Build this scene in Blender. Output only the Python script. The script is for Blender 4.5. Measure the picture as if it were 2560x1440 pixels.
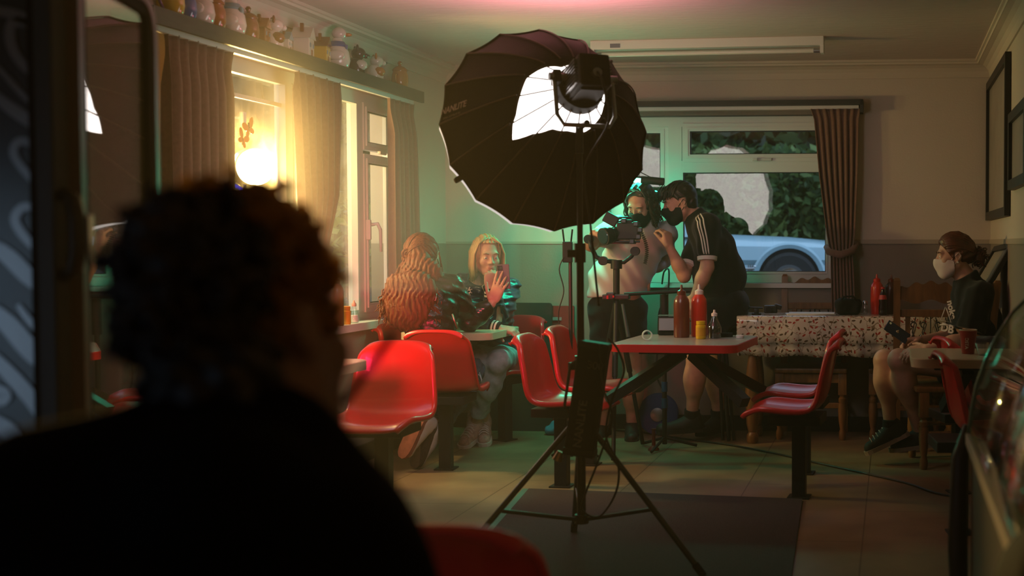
import bpy, bmesh, math, random
import numpy as np
from mathutils import Vector, Matrix, Quaternion
random.seed(7); RNG = np.random.default_rng(7)
for _o in list(bpy.data.objects): bpy.data.objects.remove(_o)
SC = bpy.context.scene
COL = SC.collection
PI = math.pi
# ---------------------------------------------------------------- camera
FPX = 3200.0; EYE = 1.25; PITCH = math.radians(2.0); CX = 1960.0   # the photo is an off-centre crop: its vanishing point lies far right
cam_d = bpy.data.cameras.new('camera'); cam = bpy.data.objects.new('camera', cam_d); COL.objects.link(cam)
cam.location = (0, 0, EYE); cam.rotation_euler = (PI/2 - PITCH, 0, 0)
cam_d.sensor_width = 36; cam_d.lens = 36*FPX/2560
cam_d.shift_x = -(CX-1280)/2560
cam_d.clip_start = .02; cam_d.clip_end = 200
cam_d.dof.use_dof = True; cam_d.dof.focus_distance = 7.3; cam_d.dof.aperture_fstop = 2.4
SC.camera = cam
def at(px, py, Y):
    """world point seen at a photo pixel, at distance Y into the room"""
    xc = (px-CX)/FPX; yc = (720-py)/FPX
    dy = math.cos(PITCH) + math.sin(PITCH)*yc; dz = -math.sin(PITCH) + math.cos(PITCH)*yc
    s = Y/dy
    return np.array([xc*s, Y, EYE+dz*s])
def ground(px, py):
    yc = (720-py)/FPX; dz = -math.sin(PITCH) + math.cos(PITCH)*yc
    dy = math.cos(PITCH) + math.sin(PITCH)*yc
    s = -EYE/dz
    return np.array([(px-CX)/FPX*s, dy*s, 0])
# ---------------------------------------------------------------- view, world, lights
SC.view_settings.view_transform = 'Standard'; SC.view_settings.look = 'None'
SC.view_settings.exposure = 0.0; SC.view_settings.gamma = 1.0; SC.view_settings.use_curve_mapping = False
W = bpy.data.worlds.new('dusk'); SC.world = W; W.use_nodes = True
_bg = W.node_tree.nodes['Background']; _bg.inputs[0].default_value = (.50, .68, .95, 1); _bg.inputs[1].default_value = 1.45
try: SC.cycles.max_bounces = 7; SC.cycles.transparent_max_bounces = 16; SC.cycles.caustics_reflective = False; SC.cycles.sample_clamp_indirect = 6
except Exception: pass
def lamp(name, kind, loc, color, power, target=None, size=.1, size_y=None, spot=None, blend=.3):
    d = bpy.data.lights.new(name, kind); d.energy = power; d.color = color
    if kind == 'AREA':
        d.size = size
        if size_y: d.shape = 'RECTANGLE'; d.size_y = size_y
    elif kind in ('POINT', 'SPOT'): d.shadow_soft_size = size
    if spot: d.spot_size = math.radians(spot); d.spot_blend = blend
    o = bpy.data.objects.new(name, d); COL.objects.link(o); o.location = loc
    if target is not None:
        o.rotation_euler = (Vector(target)-Vector(loc)).to_track_quat('-Z', 'Y').to_euler()
    return o
KEY = at(640, 418, 6.86)                       # film lamp outside the side window
lamp('warm_key', 'SPOT', KEY + np.array([.07, -.07, 0]), (1.0, .63, .19), 105, target=(-1.35, 6.1, .95), size=.06, spot=150, blend=.6)
lamp('warm_front', 'SPOT', KEY + np.array([.05, -.07, 0]), (1.0, .58, .15), 1050, target=(-.75, 1.3, 1.2), size=.06, spot=58, blend=.7)
lamp('warm_hedge', 'POINT', KEY + np.array([-.25, .25, .05]), (1.0, .66, .22), 60, size=.08)
lamp('red_set_light', 'AREA', (-1.92, 4.85, .92), (1.0, .02, .08), 4.3, target=(-2.02, 7.0, .92), size=.22).data.spread = math.radians(62)
lamp('pink_ceiling_fill', 'AREA', (-1.08, 5.95, 1.80), (1.0, .28, .38), 12, target=(-1.12, 5.93, 2.43), size=.4).data.spread = math.radians(150)  # added lamp, unseen behind the softbox, tints the ceiling pink
# ---------------------------------------------------------------- bookkeeping
def tag(o, label=None, cat=None, group=None, kind=None):
    if label: o['label'] = label
    if cat: o['category'] = cat
    if group: o['group'] = group
    if kind: o['kind'] = kind
    return o
def thing(name, label, cat, loc=(0, 0, 0), rz=0, group=None, kind=None):
    o = bpy.data.objects.new(name, None); COL.objects.link(o); o.empty_display_size = .05
    o.location = [float(v) for v in loc]; o.rotation_euler = (0, 0, rz)
    return tag(o, label, cat, group, kind)
def wmat(o):
    if o is None: return Matrix()
    return wmat(o.parent) @ o.matrix_parent_inverse @ o.matrix_basis
def attach(o, parent, world):
    if parent is not None:
        o.parent = parent
        if world: o.matrix_parent_inverse = wmat(parent).inverted()
def dup(root, loc, rz, label=None, group=None):
    r = root.copy(); COL.objects.link(r); r.location = [float(v) for v in loc]; r.rotation_euler = (0, 0, rz)
    if label: r['label'] = label
    if group: r['group'] = group
    for ch in list(root.children):
        c = ch.copy(); COL.objects.link(c); c.parent = r
        for g in list(ch.children):
            d = g.copy(); COL.objects.link(d); d.parent = c
    return r
# ---------------------------------------------------------------- materials
def mat(name, col, rough=.5, metal=0, spec=.5, noise=0, nscale=20, bump=0, bscale=60, trans=0, emit=None, estr=0, coat=0, sheen=0, alpha=1, col2=None, sss=0, stretch=None):
    m = bpy.data.materials.new(name); m.use_nodes = True
    nt = m.node_tree; b = nt.nodes['Principled BSDF']
    c = (*col, 1)
    b.inputs['Base Color'].default_value = c; b.inputs['Roughness'].default_value = rough
    b.inputs['Metallic'].default_value = metal; b.inputs['Specular IOR Level'].default_value = spec
    if trans: b.inputs['Transmission Weight'].default_value = trans
    if coat: b.inputs['Coat Weight'].default_value = coat
    if sheen: b.inputs['Sheen Weight'].default_value = sheen
    if sss: b.inputs['Subsurface Weight'].default_value = sss; b.inputs['Subsurface Scale'].default_value = .01
    if emit: b.inputs['Emission Color'].default_value = (*emit, 1); b.inputs['Emission Strength'].default_value = estr
    if alpha < 1: b.inputs['Alpha'].default_value = alpha
    def coords():
        tc = nt.nodes.new('ShaderNodeTexCoord'); out = tc.outputs['Object']
        if stretch:
            mp = nt.nodes.new('ShaderNodeMapping'); mp.inputs['Scale'].default_value = stretch
            nt.links.new(out, mp.inputs[0]); out = mp.outputs[0]
        return out
    if noise:
        n = nt.nodes.new('ShaderNodeTexNoise'); n.inputs['Scale'].default_value = nscale; n.inputs['Detail'].default_value = 5
        nt.links.new(coords(), n.inputs['Vector'])
        mx = nt.nodes.new('ShaderNodeMix'); mx.data_type = 'RGBA'
        c2 = col2 if col2 else [max(0, v*(1-noise)) for v in col]
        mx.inputs[6].default_value = c; mx.inputs[7].default_value = (*c2, 1)
        rp = nt.nodes.new('ShaderNodeMapRange'); rp.inputs[1].default_value = .35; rp.inputs[2].default_value = .7
        nt.links.new(n.outputs[0], rp.inputs[0]); nt.links.new(rp.outputs[0], mx.inputs[0])
        nt.links.new(mx.outputs[2], b.inputs['Base Color'])
    if bump:
        n = nt.nodes.new('ShaderNodeTexNoise'); n.inputs['Scale'].default_value = bscale; n.inputs['Detail'].default_value = 4
        nt.links.new(coords(), n.inputs['Vector'])
        bp = nt.nodes.new('ShaderNodeBump'); bp.inputs['Strength'].default_value = bump; bp.inputs['Distance'].default_value = .01
        nt.links.new(n.outputs[0], bp.inputs['Height']); nt.links.new(bp.outputs[0], b.inputs['Normal'])
    return m
def emission(name, col, s):
    m = bpy.data.materials.new(name); m.use_nodes = True; nt = m.node_tree; nt.nodes.clear()
    e = nt.nodes.new('ShaderNodeEmission'); o = nt.nodes.new('ShaderNodeOutputMaterial')
    e.inputs[0].default_value = (*col, 1); e.inputs[1].default_value = s; nt.links.new(e.outputs[0], o.inputs[0]); return m
def pane_glass(name, ior=1.5, boost=1.0, tint=(.96, .98, .97), add=.0, dirt=0):
    m = bpy.data.materials.new(name); m.use_nodes = True; nt = m.node_tree; nt.nodes.clear()
    t = nt.nodes.new('ShaderNodeBsdfTransparent'); t.inputs[0].default_value = (*tint, 1)
    g = nt.nodes.new('ShaderNodeBsdfGlossy'); g.inputs['Roughness'].default_value = .01; g.inputs[0].default_value = (1, 1, 1, 1)
    f = nt.nodes.new('ShaderNodeFresnel'); ge = nt.nodes.new('ShaderNodeNewGeometry'); mi = nt.nodes.new('ShaderNodeMapRange'); mi.inputs[3].default_value = ior; mi.inputs[4].default_value = 1/ior
    nt.links.new(ge.outputs['Backfacing'], mi.inputs[0]); nt.links.new(mi.outputs[0], f.inputs[0])
    mu = nt.nodes.new('ShaderNodeMath'); mu.operation = 'MULTIPLY_ADD'; mu.use_clamp = True; mu.inputs[1].default_value = boost; mu.inputs[2].default_value = add
    mx = nt.nodes.new('ShaderNodeMixShader'); o = nt.nodes.new('ShaderNodeOutputMaterial')
    nt.links.new(f.outputs[0], mu.inputs[0]); nt.links.new(mu.outputs[0], mx.inputs[0])
    base = t.outputs[0]
    if dirt:
        tl_ = nt.nodes.new('ShaderNodeBsdfTranslucent'); tl_.inputs[0].default_value = (.9, .88, .82, 1); nz = nt.nodes.new('ShaderNodeTexNoise'); nz.inputs['Scale'].default_value = 5; nz.inputs['Detail'].default_value = 7; nz.inputs['Distortion'].default_value = 1.2
        tc = nt.nodes.new('ShaderNodeTexCoord'); nt.links.new(tc.outputs['Object'], nz.inputs['Vector'])
        mr = nt.nodes.new('ShaderNodeMapRange'); mr.inputs[1].default_value = .3; mr.inputs[2].default_value = .75; mr.inputs[3].default_value = dirt*.35; mr.inputs[4].default_value = dirt*1.6; nt.links.new(nz.outputs[0], mr.inputs[0])
        m2 = nt.nodes.new('ShaderNodeMixShader'); nt.links.new(mr.outputs[0], m2.inputs[0]); nt.links.new(base, m2.inputs[1]); nt.links.new(tl_.outputs[0], m2.inputs[2]); base = m2.outputs[0]
    nt.links.new(base, mx.inputs[1]); nt.links.new(g.outputs[0], mx.inputs[2]); nt.links.new(mx.outputs[0], o.inputs[0])
    return m
# ---------------------------------------------------------------- mesh builder
def rotm(ax, ang): return Matrix.Rotation(ang, 4, ax)
class MB:
    def __init__(s): s.bm = bmesh.new(); s.mi = 0; s.smooth = False
    def _add(s, vs, fs, T=None):
        bvs = [s.bm.verts.new((T @ Vector(v)) if T else v) for v in vs]
        out = []
        for f in fs:
            try: q = s.bm.faces.new([bvs[i] for i in f])
            except ValueError: continue
            q.material_index = s.mi; q.smooth = s.smooth; out.append(q)
        return bvs
    def box(s, c, size, bev=0, rot=None, seg=2):
        b = bmesh.new(); bmesh.ops.create_cube(b, size=1)
        bmesh.ops.scale(b, vec=size, verts=b.verts)
        if bev: bmesh.ops.bevel(b, geom=list(b.edges), offset=min(bev, min(size)*.49), segments=seg, affect='EDGES', profile=.6)
        T = Matrix.Translation(Vector([float(v) for v in c])) @ (rot.to_4x4() if rot else Matrix())
        b.verts.index_update()
        s._add([v.co.copy() for v in b.verts], [[v.index for v in f.verts] for f in b.faces], T); b.free(); return s
    def ring(s, rings, cap0=True, cap1=True, closed=False):
        """rings: list of equal-length loops of points"""
        n = len(rings[0]); vs = [tuple(float(c) for c in p) for r in rings for p in r]; fs = []
        m = len(rings)
        for i in range(m if closed else m-1):
            a, b = i*n, ((i+1) % m)*n
            for j in range(n): fs.append((a+j, a+(j+1) % n, b+(j+1) % n, b+j))
        if not closed:
            if cap0: fs.append(tuple(range(n-1, -1, -1)))
            if cap1: fs.append(tuple(range((m-1)*n, m*n)))
        s._add(vs, fs); return s
    def cyl(s, p0, p1, r0, r1=None, n=16):
        r1 = r0 if r1 is None else r1
        return s.tube([p0, p1], [r0, r1], n)
    def tube(s, path, r, n=8, closed=False, cap=True):
        P = [np.array(p, float) for p in path]; m = len(P)
        R = r if hasattr(r, '__len__') else [r]*m
        rings = []; prev = None
        for i in range(m):
            a = P[i-1] if (i > 0 or closed) else P[i]; b = P[(i+1) % m] if (i < m-1 or closed) else P[i]
            t = b-a; t = t/(np.linalg.norm(t)+1e-9)
            if prev is None:
                h = np.array([0, 0, 1.]) if abs(t[2]) < .9 else np.array([1., 0, 0])
                u = np.cross(t, h)
            else: u = prev - t*np.dot(prev, t)
            u = u/(np.linalg.norm(u)+1e-9); v = np.cross(t, u); prev = u
            rings.append([P[i] + R[i]*(math.cos(2*PI*k/n)*u + math.sin(2*PI*k/n)*v) for k in range(n)])
        s.ring(rings, cap, cap, closed); return s
    def lathe(s, prof, c=(0, 0, 0), n=24, T=None, cap0=True, cap1=True):
        """prof: (radius, z) from bottom up"""
        c = np.array(c, float); rings = []
        for r, z in prof:
            r = max(r, 1e-4)
            L = [np.array([r*math.cos(2*PI*k/n), r*math.sin(2*PI*k/n), z]) for k in range(n)]
            if T: L = [np.array(T @ Vector(p)) for p in L]
            rings.append([p+c for p in L])
        return s.ring(rings, cap0, cap1)
    def prism(s, poly, d, T=None):
        """poly: 2D points in local xy, extruded to z=d, placed by T"""
        n = len(poly); vs = [(x, y, 0) for x, y in poly] + [(x, y, d) for x, y in poly]
        fs = [tuple(range(n-1, -1, -1)), tuple(range(n, 2*n))] + [(i, (i+1) % n, n+(i+1) % n, n+i) for i in range(n)]
        s._add(vs, fs, T); return s
    def grid(s, pts):
        h = len(pts); w = len(pts[0]); vs = [tuple(float(c) for c in p) for row in pts for p in row]
        fs = [(i*w+j, i*w+j+1, (i+1)*w+j+1, (i+1)*w+j) for i in range(h-1) for j in range(w-1)]
        s._add(vs, fs); return s
    def sphere(s, c, r, n=16, T=None):
        r = r if hasattr(r, '__len__') else (r, r, r)
        b = bmesh.new(); bmesh.ops.create_uvsphere(b, u_segments=n, v_segments=max(6, n*2//3), radius=1); b.verts.index_update()
        M_ = Matrix.Translation(Vector([float(v) for v in c])) @ (T.to_4x4() if T else Matrix()) @ Matrix.Diagonal((*r, 1))
        s._add([v.co.copy() for v in b.verts], [[v.index for v in f.verts] for f in b.faces], M_); b.free(); return s
    def build(s, name, m, parent=None, world=False, smooth=None, solid=0, sub=0, fix=True):
        if fix: bmesh.ops.recalc_face_normals(s.bm, faces=s.bm.faces)
        me = bpy.data.meshes.new(name); s.bm.to_mesh(me); s.bm.free()
        for q in (m if isinstance(m, (list, tuple)) else [m]): me.materials.append(q)
        if smooth is not None:
            if smooth is True: me.polygons.foreach_set('use_smooth', [True]*len(me.polygons))
            else:
                me.polygons.foreach_set('use_smooth', [True]*len(me.polygons))
                me.set_sharp_from_angle(angle=math.radians(smooth))
        o = bpy.data.objects.new(name, me); COL.objects.link(o); attach(o, parent, world)
        if sub:
            md = o.modifiers.new('sub', 'SUBSURF'); md.levels = sub; md.render_levels = sub
        if solid:
            md = o.modifiers.new('solid', 'SOLIDIFY'); md.thickness = solid; md.offset = 0
        return o
def text_mesh(txt, size, T, m, name, parent=None, world=False, depth=.001, align='CENTER', bold=0):
    cu = bpy.data.curves.new('t', 'FONT'); cu.body = txt; cu.size = size; cu.extrude = depth; cu.align_x = align; cu.align_y = 'CENTER'; cu.offset = bold
    o = bpy.data.objects.new('t', cu); COL.objects.link(o)
    me = bpy.data.meshes.new_from_object(o.evaluated_get(bpy.context.evaluated_depsgraph_get()))
    bpy.data.objects.remove(o); me.transform(T); me.materials.clear(); me.materials.append(m); me.name = name
    q = bpy.data.objects.new(name, me); COL.objects.link(q); attach(q, parent, world); return q
def frame3(o, x, y):
    """matrix with origin o, local x along x, local y near y"""
    x = Vector([float(v) for v in x]).normalized(); y = Vector([float(v) for v in y]); z = x.cross(y).normalized(); y = z.cross(x)
    M_ = Matrix((x, y, z)).transposed().to_4x4(); M_.translation = Vector([float(v) for v in o]); return M_
# ---------------------------------------------------------------- signed-distance modelling for organic shapes
def nrm(v): v = np.asarray(v, float); return v/(np.linalg.norm(v)+1e-12)
def cap(a, b, r0, r1=None, k=.02, op='u'):
    return ('c', np.array(a, float), np.array(b, float), r0, r0 if r1 is None else r1, k, op)
def ell(c, r, R=None, k=.02, op='u'):
    r = np.array(r if hasattr(r, '__len__') else (r, r, r), float)
    return ('e', np.array(c, float), r, np.eye(3) if R is None else np.array(R, float), 0, k, op)
def rbox(c, h, R=None, rr=.005, k=.005, op='u'):
    return ('b', np.array(c, float), np.array(h, float), np.eye(3) if R is None else np.array(R, float), rr, k, op)
def pdist(q, P):
    if q[0] == 'c':
        a, b = q[1], q[2]; ab = b-a; L = ab@ab+1e-12
        t = np.clip(((P-a)@ab)/L, 0, 1)
        return np.linalg.norm(P-a-t[:, None]*ab, axis=1)-(q[3]+(q[4]-q[3])*t)
    X = (P-q[1])@q[3].T
    if q[0] == 'e':
        k0 = np.linalg.norm(X/q[2], axis=1); k1 = np.linalg.norm(X/q[2]**2, axis=1)+1e-9
        return np.maximum(k0*(k0-1)/k1, -q[2].min())
    d = np.abs(X)-(q[2]-q[4])
    return np.linalg.norm(np.maximum(d, 0), axis=1)+np.minimum(d.max(1), 0)-q[4]
def grow(prims, e): 
    out = []
    for q in prims:
        if q[6] != 'u': continue
        if q[0] == 'c': out.append(('c', q[1], q[2], q[3]+e, q[4]+e, q[5], 'u'))
        elif q[0] == 'e': out.append(('e', q[1], q[2]+e, q[3], 0, q[5], 'u'))
        else: out.append(('b', q[1], q[2]+e, q[3], q[4]+e, q[5], 'u'))
    return out
def pbound(q):
    if q[0] == 'c':
        r = max(q[3], q[4]); return np.minimum(q[1], q[2])-r, np.maximum(q[1], q[2])+r
    r = np.linalg.norm(q[2]) if q[0] == 'b' else q[2].max()
    return q[1]-r, q[1]+r
def _smin(a, b, k):
    h = np.maximum(k-np.abs(a-b), 0)/k
    return np.minimum(a, b)-h*h*k*.25
def sdf_mesh(prims, res, disp=None, clip=None, amp=0.0):
    lo = np.min([pbound(q)[0] for q in prims if q[6] == 'u'], 0)-.03-amp; hi = np.max([pbound(q)[1] for q in prims if q[6] == 'u'], 0)+.03+amp
    B = 8; nb = np.maximum(1, np.ceil((hi-lo)/(res*B)).astype(int)); n = nb*B
    bi = np.stack(np.meshgrid(*[np.arange(v) for v in nb], indexing='ij'), -1).reshape(-1, 3)
    cen = lo+(bi*B+(B-1)/2)*res; diag = B*res*.87
    kmax = max(q[5] for q in prims)
    D = np.full(len(cen), 10.0); dc = []
    for q in prims:
        d = pdist(q, cen); dc.append(d)
        D = _smin(D, d, q[5]) if q[6] == 'u' else -_smin(-D, d, q[5])
    Dn = D.copy()
    if clip: D = np.maximum(D, clip(cen))
    near = (np.abs(D) < diag*1.25+amp+kmax*.25)
    F = np.repeat(np.repeat(np.repeat(D.reshape(nb).astype(np.float32), B, 0), B, 1), B, 2)
    idx = np.nonzero(near)[0]
    off = np.stack(np.meshgrid(*[np.arange(B)]*3, indexing='ij'), -1).reshape(-1, 3)
    P = (lo+(bi[idx][:, None, :]*B+off[None])*res)
    V = np.full(P.shape[:2], 10.0)
    for q, d in zip(prims, dc):
        s = np.nonzero(np.abs(d[idx]) < np.abs(Dn[idx])+2*diag+2*q[5]+.01)[0] if q[6] == 's' else np.nonzero(d[idx] < Dn[idx]+2*diag+2*q[5]+.01)[0]
        if not len(s): continue
        e = pdist(q, P[s].reshape(-1, 3)).reshape(len(s), -1)
        V[s] = _smin(V[s], e, q[5]) if q[6] == 'u' else -_smin(-V[s], e, q[5])
    PF = P.reshape(-1, 3)
    if disp is not None: V = V+disp(PF).reshape(V.shape)
    if clip: V = np.maximum(V, clip(PF).reshape(V.shape))
    g = bi[idx][:, None, :]*B+off[None]
    F[g[..., 0], g[..., 1], g[..., 2]] = V
    # surface nets
    S = F < 0
    c = [S[i:n[0]-1+i, j:n[1]-1+j, k:n[2]-1+k] for i in (0, 1) for j in (0, 1) for k in (0, 1)]
    sm = sum(x.astype(np.int8) for x in c); act = (sm > 0) & (sm < 8)
    ai = np.argwhere(act); ids = np.full(act.shape, -1, np.int32); ids[act] = np.arange(len(ai))
    acc = np.zeros((len(ai), 3)); cnt = np.zeros(len(ai))
    cs = [(i, j, k) for i in (0, 1) for j in (0, 1) for k in (0, 1)]
    for a in cs:
        for ax in range(3):
            if a[ax]: continue
            b = list(a); b[ax] = 1
            fa = F[ai[:, 0]+a[0], ai[:, 1]+a[1], ai[:, 2]+a[2]]; fb = F[ai[:, 0]+b[0], ai[:, 1]+b[1], ai[:, 2]+b[2]]
            m = (fa < 0) != (fb < 0)
            t = np.where(m, fa/np.where(m, fa-fb, 1), 0)
            p = np.tile(np.array(a, float), (len(ai), 1)); p[:, ax] += t
            acc[m] += p[m]; cnt += m
    vs = lo+(ai+acc/np.maximum(cnt, 1)[:, None])*res
    quads = []
    for ax in range(3):
        u, v = (ax+1) % 3, (ax+2) % 3
        sl0 = [slice(None)]*3; sl1 = [slice(None)]*3; sl0[ax] = slice(0, -1); sl1[ax] = slice(1, None)
        ch = S[tuple(sl0)] != S[tuple(sl1)]
        e = np.argwhere(ch)
        ok = (e[:, u] > 0) & (e[:, v] > 0) & (e[:, u] < n[u]-1) & (e[:, v] < n[v]-1); e = e[ok]
        fl = S[tuple(sl0)][e[:, 0], e[:, 1], e[:, 2]]
        q = []
        for du, dv in ((-1, -1), (0, -1), (0, 0), (-1, 0)):
            w = e.copy(); w[:, u] += du; w[:, v] += dv; q.append(ids[w[:, 0], w[:, 1], w[:, 2]])
        q = np.stack(q, 1); q[~fl] = q[~fl][:, ::-1]; quads.append(q)
    quads = np.concatenate(quads); quads = quads[(quads >= 0).all(1)]
    return vs, quads
def np_mesh(name, vs, quads, m, parent=None, smooth=True):
    me = bpy.data.meshes.new(name)
    me.vertices.add(len(vs)); me.vertices.foreach_set('co', np.ascontiguousarray(vs, np.float32).ravel())
    me.loops.add(len(quads)*4); me.loops.foreach_set('vertex_index', np.ascontiguousarray(quads, np.int32).ravel())
    me.polygons.add(len(quads)); me.polygons.foreach_set('loop_start', np.arange(0, len(quads)*4, 4, dtype=np.int32))
    me.update(calc_edges=True); me.validate()
    if smooth: me.polygons.foreach_set('use_smooth', [True]*len(me.polygons))
    for q in (m if isinstance(m, (list, tuple)) else [m]): me.materials.append(q)
    o = bpy.data.objects.new(name, me); COL.objects.link(o); attach(o, parent, True); return o
def blob(name, prims, m, parent=None, res=.006, disp=None, clip=None, amp=0.0):
    v, q = sdf_mesh(prims, res, disp, clip, amp); return np_mesh(name, v, q, m, parent)
def wav(seed, scale, amp, dirs=5, stretch=(1, 1, 1)):
    r = np.random.default_rng(seed); K = r.normal(size=(dirs, 3))*scale/np.array(stretch); ph = r.uniform(0, 6.28, dirs)
    def f(P): return amp*np.sin(P@K.T+ph).sum(1)/dirs**.5
    return f
# ---------------------------------------------------------------- people
def basis(f, u):
    f = nrm(f); u = np.asarray(u, float); r = nrm(np.cross(f, u)); u = np.cross(r, f); return f, u, r
def head_prims(c, f, u, s=1.0, fem=False):
    f, u, r = basis(f, u); c = np.array(c, float); R = np.stack([r, f, u])
    def p(x, y, z): return c+s*(x*r+y*f+z*u)
    j = .93 if fem else 1.0
    P = [ell(p(0, -.015, .035), s*np.array((.073, .092, .085)), R, .03),
         ell(p(0, .028, -.035), s*np.array((.057*j, .062, .078)), R, .035),
         ell(p(0, .060, -.093), s*np.array((.024*j, .022, .019)), R, .025),
         cap(p(-.052*j, -.005, -.055), p(-.02, .052, -.092), .016*s, .016*s, .03), cap(p(.052*j, -.005, -.055), p(.02, .052, -.092), .016*s, .016*s, .03),
         cap(p(-.036, .074, .026), p(.036, .074, .026), .011*s, .011*s, .015),
         ell(p(-.037, .058, -.025), s*np.array((.022, .022, .022)), R, .02), ell(p(.037, .058, -.025), s*np.array((.022, .022, .022)), R, .02),
         ell(p(-.031, .098, .002), .0145*s, R, .01, 's'), ell(p(.031, .098, .002), .0145*s, R, .01, 's'),
         ell(p(-.031, .0765, .003), .0134*s, R, .004), ell(p(.031, .0765, .003), .0134*s, R, .004),
         ell(p(-.031, .092, .001), s*np.array((.0125, .013, .0048)), R, .003, 's'), ell(p(.031, .092, .001), s*np.array((.0125, .013, .0048)), R, .003, 's'),
         cap(p(0, .084, .014), p(0, .104, -.024), .0065*s, .0105*s, .012),
         ell(p(-.011, .094, -.028), .0085*s, R, .008), ell(p(.011, .094, -.028), .0085*s, R, .008),
         cap(p(-.016, .084, -.056), p(.016, .084, -.056), .0072*s, .0072*s, .006), cap(p(-.014, .083, -.066), p(.014, .083, -.066), .0075*s, .0075*s, .006),
         ell(p(0, .098, -.0605), s*np.array((.022, .008, .0016)), R, .004, 's')]
    for sg in (-1, 1):
        P += [ell(p(sg*.074, -.012, -.002), s*np.array((.009, .019, .030)), R, .012), ell(p(sg*.083, -.008, 0), s*np.array((.006, .010, .018)), R, .006, 's')]
    return P, p, R
def face_parts(body, p, f, u, r, s, iris, lipm, browm, white, look=(0, 0), lids=None, mouth=True):
    f, u, r = basis(f, u); R = np.stack([r, f, u])
    for sg in (-1, 1):
        b = MB(); b.smooth = True
        b.sphere(p(sg*.031, .0765, .003), .0118*s, 14)
        e = b.build('eye', white, body, True, True)
        b = MB(); c = p(sg*.031, .0765, .003); d = nrm(f+look[0]*r+look[1]*u)
        b.sphere(c+d*.0072*s, .0056*s, 12); b.build('iris', iris, e, True, True)
        b = MB(); b.tube([p(sg*.016, .089, .026), p(sg*.032, .090, .031), p(sg*.049, .080, .026)], [.003*s, .0035*s, .002*s], 6); b.build('eyebrow', browm, body, True, True)
    if mouth:
        b = MB(); b.tube([p(-.022, .083, -.060), p(-.008, .093, -.056), p(0, .0935, -.057), p(.008, .093, -.056), p(.022, .083, -.060)], [.002*s, .004*s, .004*s, .004*s, .002*s], 6)
        b.tube([p(-.020, .083, -.062), p(0, .0925, -.067), p(.020, .083, -.062)], [.002*s, .005*s, .002*s], 6); b.build('lips', lipm, body, True, True)
def hand_prims(w, d, n, side=1, curl=(.5, .5, .5, .5), spread=.06, thumb=(.9, .35, .25), s=1.0, tcurl=.4):
    """w wrist, d finger direction, n back-of-hand normal, side: +1 puts the thumb on n x d"""
    d = nrm(d); n = nrm(np.asarray(n, float)-d*np.dot(n, d)); l = np.cross(n, d)*side; w = np.array(w, float)
    P = [ell(w+d*.05*s, (.038*s, .052*s, .015*s), np.stack([l, d, n]), .012)]
    xs = (.028, .010, -.009, -.027); L = (.043, .048, .045, .034); kn = (.086, .090, .086, .078)
    for x, Lg, kk, cu in zip(xs, L, kn, curl):
        a = w+s*(l*x*.75+d*.02); b = w+s*(l*x+d*kk); P.append(cap(a, b, .011*s, .0105*s, .012))
        dir0 = nrm(d+l*x*spread/.028); ang = 0; p0 = b
        for i, (fr, rr) in enumerate(((1, .0095), (.62, .0085), (.5, .0075))):
            ang += cu*(1.0 if i == 0 else .9)
            dd = dir0*math.cos(ang)-n*math.sin(ang); p1 = p0+dd*Lg*fr*s
            P.append(cap(p0, p1, rr*s, (rr-.001)*s, .004)); p0 = p1
    t0 = w+s*(d*.018+l*.022); td = nrm(l*thumb[0]+d*thumb[1]-n*thumb[2])
    t1 = t0+td*.042*s; td2 = nrm(td*math.cos(tcurl)+d*math.sin(tcurl)); t2 = t1+td2*.034*s; td3 = nrm(td2*math.cos(tcurl)+d*math.sin(tcurl)*.8-n*.15); t3 = t2+td3*.028*s
    P += [cap(t0, t1, .015*s, .0115*s, .014), cap(t1, t2, .0112*s, .010*s, .004), cap(t2, t3, .0098*s, .008*s, .004)]
    return P
def torso_prims(J, w=1.0, fem=False):
    """J: pel, chest, neck, shL, shR"""
    up = nrm(J['neck']-J['pel']); rt = nrm(J['shR']-J['shL']); fw = nrm(np.cross(up, rt)); rt = nrm(np.cross(fw, up))
    upl = nrm(J['chest']-J['pel']); upu = nrm(J['neck']-J['chest'])
    hr = nrm(J['hipR']-J['hipL'])
    def fr(a, r_): f_ = nrm(np.cross(a, r_)); r2 = nrm(np.cross(f_, a)); return np.stack([r2, f_, a])
    Rl = fr(upl, nrm(hr+rt)); Ru = fr(upu, rt); Rp = fr(upl, hr)
    ch = J['chest']; pe = J['pel']; ne = J['neck']; mid = pe*.52+ch*.48
    P = [ell(pe, (.165*w, .118*w, .115), Rp, .05), ell(mid, (.132*w, .098*w, .15), Rl, .07), ell(ch, (.160*w, .112*w, .165), Ru, .07),
         cap(ch*.35+ne*.65-rt*0, J['shL'], .062*w, .055*w, .05), cap(ch*.35+ne*.65, J['shR'], .062*w, .055*w, .05),
         cap(ne-.045*upu, ne+.02*upu, .06*w, .052, .05)]
    if fem:
        fwu = Ru[1]
        P += [ell(ch-.02*upu+fwu*.085+rt*sg*.075, (.062, .055, .06), Ru, .04) for sg in (-1, 1)]
    return P
def arm_prims(sh, el, wr, w=1.0):
    m = sh*.55+el*.45
    return [cap(sh, el, .052*w, .039*w, .03), ell(m, (.05*w,)*3, None, .05), cap(el, el*.6+wr*.4, .041*w, .041*w, .02), cap(el*.65+wr*.35, wr, .040*w, .0265*w, .02)]
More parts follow.
